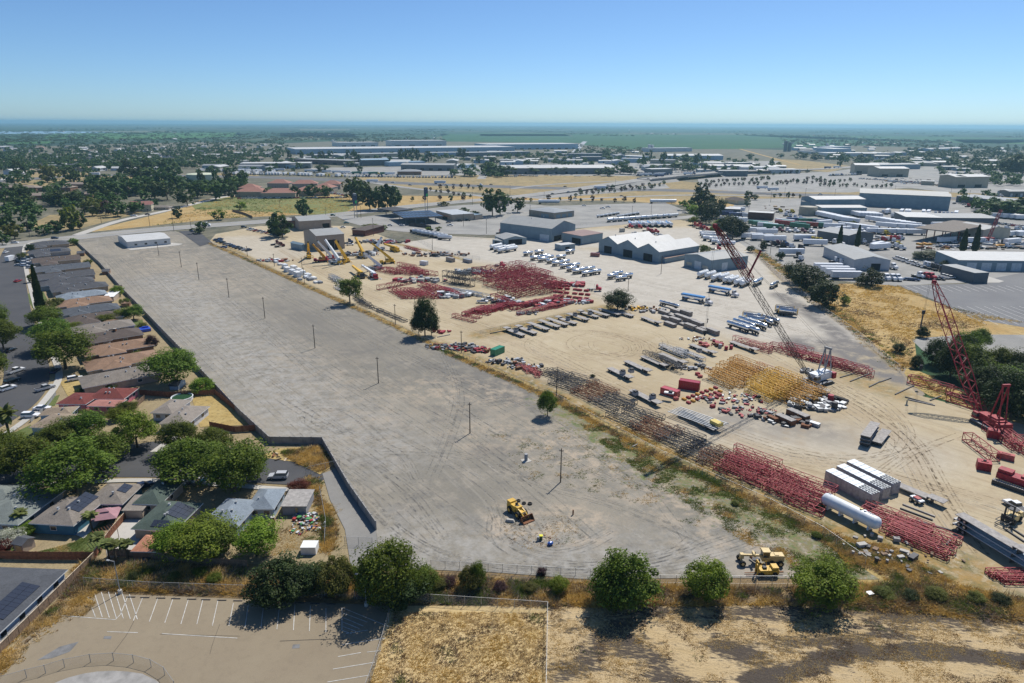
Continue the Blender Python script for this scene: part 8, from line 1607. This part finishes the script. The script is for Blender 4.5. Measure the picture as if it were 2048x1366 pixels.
tufts('fence_weeds',None,3200,.45,.7,[5,2,2,.4,1],'dry weeds along the far fence line',10,line=[(418,486),(520,531),(640,585),(740,629),(860,687)],spread=1.0,thr=-.4)
tufts('storage_weeds',[(1050,775),(1110,785),(1300,880),(1640,1050),(1900,1165),(1760,1150),(1640,1062),(1430,952),(1200,838)],4500,.4,.7,[6,2,2,.4,.6],'orange-gold dry grass under the stored booms',11,thr=-.1,z=.07)
tufts('debris_weeds',[(1660,1080),(1780,1090),(1900,1160),(1960,1190),(1800,1170),(1700,1140)],2600,.45,.7,[5,2,1.5,.4,2.2],'dry and green weeds of the debris field',12,z=.07,thr=-.1)
tufts('dry_field_grass',[(1655,575),(1690,566),(1800,572),(1900,615),(2048,645),(1830,668),(1820,735),(1700,650),(1640,612)],6000,.5,1.3,[6,3,2,.6,.3],'golden grass of the dry field beside the oaks',13,5,clump=.08,thr=-.15,z=.08,patch=.06)
tufts('bank_weeds',None,2500,.6,1.1,[3,1,3,.4,3],'weeds along the dirt bank',14,line=[(1510,500),(1600,565),(1660,615),(1740,680),(1830,750),(1900,800)],spread=2.2)
tufts('lane_weeds',None,1500,.5,.7,[5,1,2,.5,3],'weeds along the lane and leaning fence',15,line=[(620,960),(645,1000),(660,1050),(655,1100)],spread=1.0)
tufts('bank_weeds',[(560,905),(640,895),(668,930),(640,945),(600,930)],1500,.7,.8,[6,1.5,2,.3,1],'golden dry weeds inside the bend of the block wall',16,z=.2,thr=-.3)
tufts('lawn_grass',[(55,1110),(150,1085),(215,1045),(200,1112)],2600,.1,.5,[.5,1,.5,0,8],'patchy lawn of the blue house',17,5,z=.12)
tufts('garden_weeds',[(550,1060),(640,1035),(645,1085),(590,1100),(520,1120)],1500,.14,.5,[2,5,2,0,1],'dry garden grass around the rubbish',18,5,z=.05)
tufts('parking_weeds',None,1400,.4,.6,[5,4,1.5,.3,.8],'dry weeds along the parking edge fence',19,line=[(185,1180),(110,1228),(40,1290),(-20,1350)],spread=1.1,z=.17)
tufts('parking_weeds',[(130,1232),(150,1208),(182,1203),(190,1208),(170,1232)],420,.35,.7,[5,4,.5,0,0],'heap of dry straw on the striped corner bays',20,z=.17,thr=-.9)
tufts('meadow_edge',[(300,452),(440,400),(700,392),(700,424),(440,438)],2500,.7,3.0,[4,2,1,0,4],'mixed dry and green grass of the far meadow',21,4,clump=.03,patch=.02)
for i,(u,v,n,s) in enumerate([(400,1152,'mid',2.2),(350,1160,'olive',2.0),(300,1150,'mid',1.8),(430,1165,'mid',2.4),(270,1160,'dark',2.0),(1690,1185,'olive',2.2),(1765,1195,'olive',2.6),(1820,1200,'dark',2.4),(1870,1200,'olive',3.0),(1950,1205,'olive',2.6),(2000,1208,'dark',2.6),(1300,1180,'olive',2.4),(1060,1182,'olive',2.0),(1000,1180,'plum',2),(900,1172,'plum',2.2),(880,1176,'olive',2.4),(1640,1020,'dark',1.8),(1632,1075,'mid',1.6),(1185,745+10,'dark',1.5),(1470,1010,'olive',1.4)]):tree(u,v,s*.85,s*1.4,n,seed=20+i % 3)
x,y=G(1738,1195);k=MB();k.box(0,0,0,1.1,.9,.9,M_darksteel,.3);k.box(0,0,.9,1.2,1.0,.12,M_white,.3);place('utility_box',k.mesh('utility_box'),(x,y,.1),0,'white-topped dark box standing in the roadside weeds','utility box')

# ================================================================ busy middle distance
wood('middle_trees',sum([spots(P,n,n+40,9,17,8,14) for P,n in (([(600,312),(980,308),(980,326),(620,330)],60),([(980,306),(1240,302),(1300,330),(1240,336),(1000,328)],120),([(1240,318),(1560,322),(1560,350),(1300,345)],60),([(1600,308),(1860,312),(1840,340),(1700,330)],90),([(900,340),(1000,335),(1000,356),(900,356)],30),([(380,330),(600,322),(600,345),(400,352)],40),([(1860,340),(2048,345),(2048,375),(1900,366)],34),([(0,395),(330,405),(330,425),(0,440)],36),([(1900,395),(2048,402),(2048,440),(1960,430)],22),([(200,360),(500,362),(500,390),(200,395)],50))],[]),0,100,8,'leafy trees between the distant sheds and lots')
def fshed(rc,wc,h):
    k=MB();k.box(0,0,0,30,16,h,wc);k.add([(-15.5,-8.5,h),(15.5,-8.5,h),(15.5,0,h+1.6),(-15.5,0,h+1.6),(-15.5,8.5,h),(15.5,8.5,h)],[(0,1,2,3),(3,2,5,4),(0,3,4),(1,5,2)],rc)
    for i in range(4):k.box(-11+i*7,-8.05,0,3,.1,h*.6,D_op if i % 2 else D_pale)
    return k.mesh('far_shed')
SHD_=[(fshed(S_roofw,WB,6),'white'),(fshed(S_roof,WG,7),'grey'),(fshed(S_roofw,WT,6),'pale'),(fshed(S_roofd,S_blue,5),'dull grey')]
for P,n in (([(620,316),(980,312),(980,330),(640,334)],14),([(980,308),(1240,306),(1260,334),(1000,330)],26),([(1240,324),(1560,326),(1560,348),(1260,342)],16),([(1650,315),(2000,318),(2000,345),(1700,335)],26),([(1560,300),(1860,302),(1860,314),(1600,312)],14),([(380,334),(600,328),(600,340),(400,346)],8),([(1740,470),(1900,478),(2040,480),(2040,492),(1760,486)],0),([(1990,380),(2048,384),(2048,395),(1990,390)],3)):
    for u,v in scatter(P,n,n+7):me,c=SHD_[q.randint(0,3)];x,y=G(u,v);place('far_shed',me,(x,y,0),q.choice((0,0,.1,1.57)),'distant %s-roofed shed' % c,'shed','distant sheds',True,scale=q.uniform(.7,1.5))
lot((1650,452),(1700,470),4,['t','t'],0,.6);lot((1600,478),(1630,492),5,['w','t','b'],.3,.6);lot((1700,478),(1760,500),9,['cw','w','t','cg'],.3,.5);lot((1770,470),(1800,500),5,['w','cr','y'],.5,.9);lot((1890,486),(2040,490),9,['t','cw','w','k'],.1,.4);lot((1930,470),(2048,474),8,['cw','t','cg','r'],0,.4);lot((1880,455),(2048,462),10,['t','cw','w'],.1,.3);lot((1545,492),(1600,500),4,['w','cw','k'],.3,.4);lot((1560,446),(1600,458),5,['tg','t','w'],2.4,.1);lot((1440,440),(1475,446),4,['t','w'],0,.1)
lot((1000,322),(1230,318),26,['cw','t','w'],.3,.6);lot((1260,336),(1560,338),26,['cw','t','w','b'],.3,.6);lot((1680,322),(1860,318),22,['t','w','cw'],.3,.6)
finish_labels()
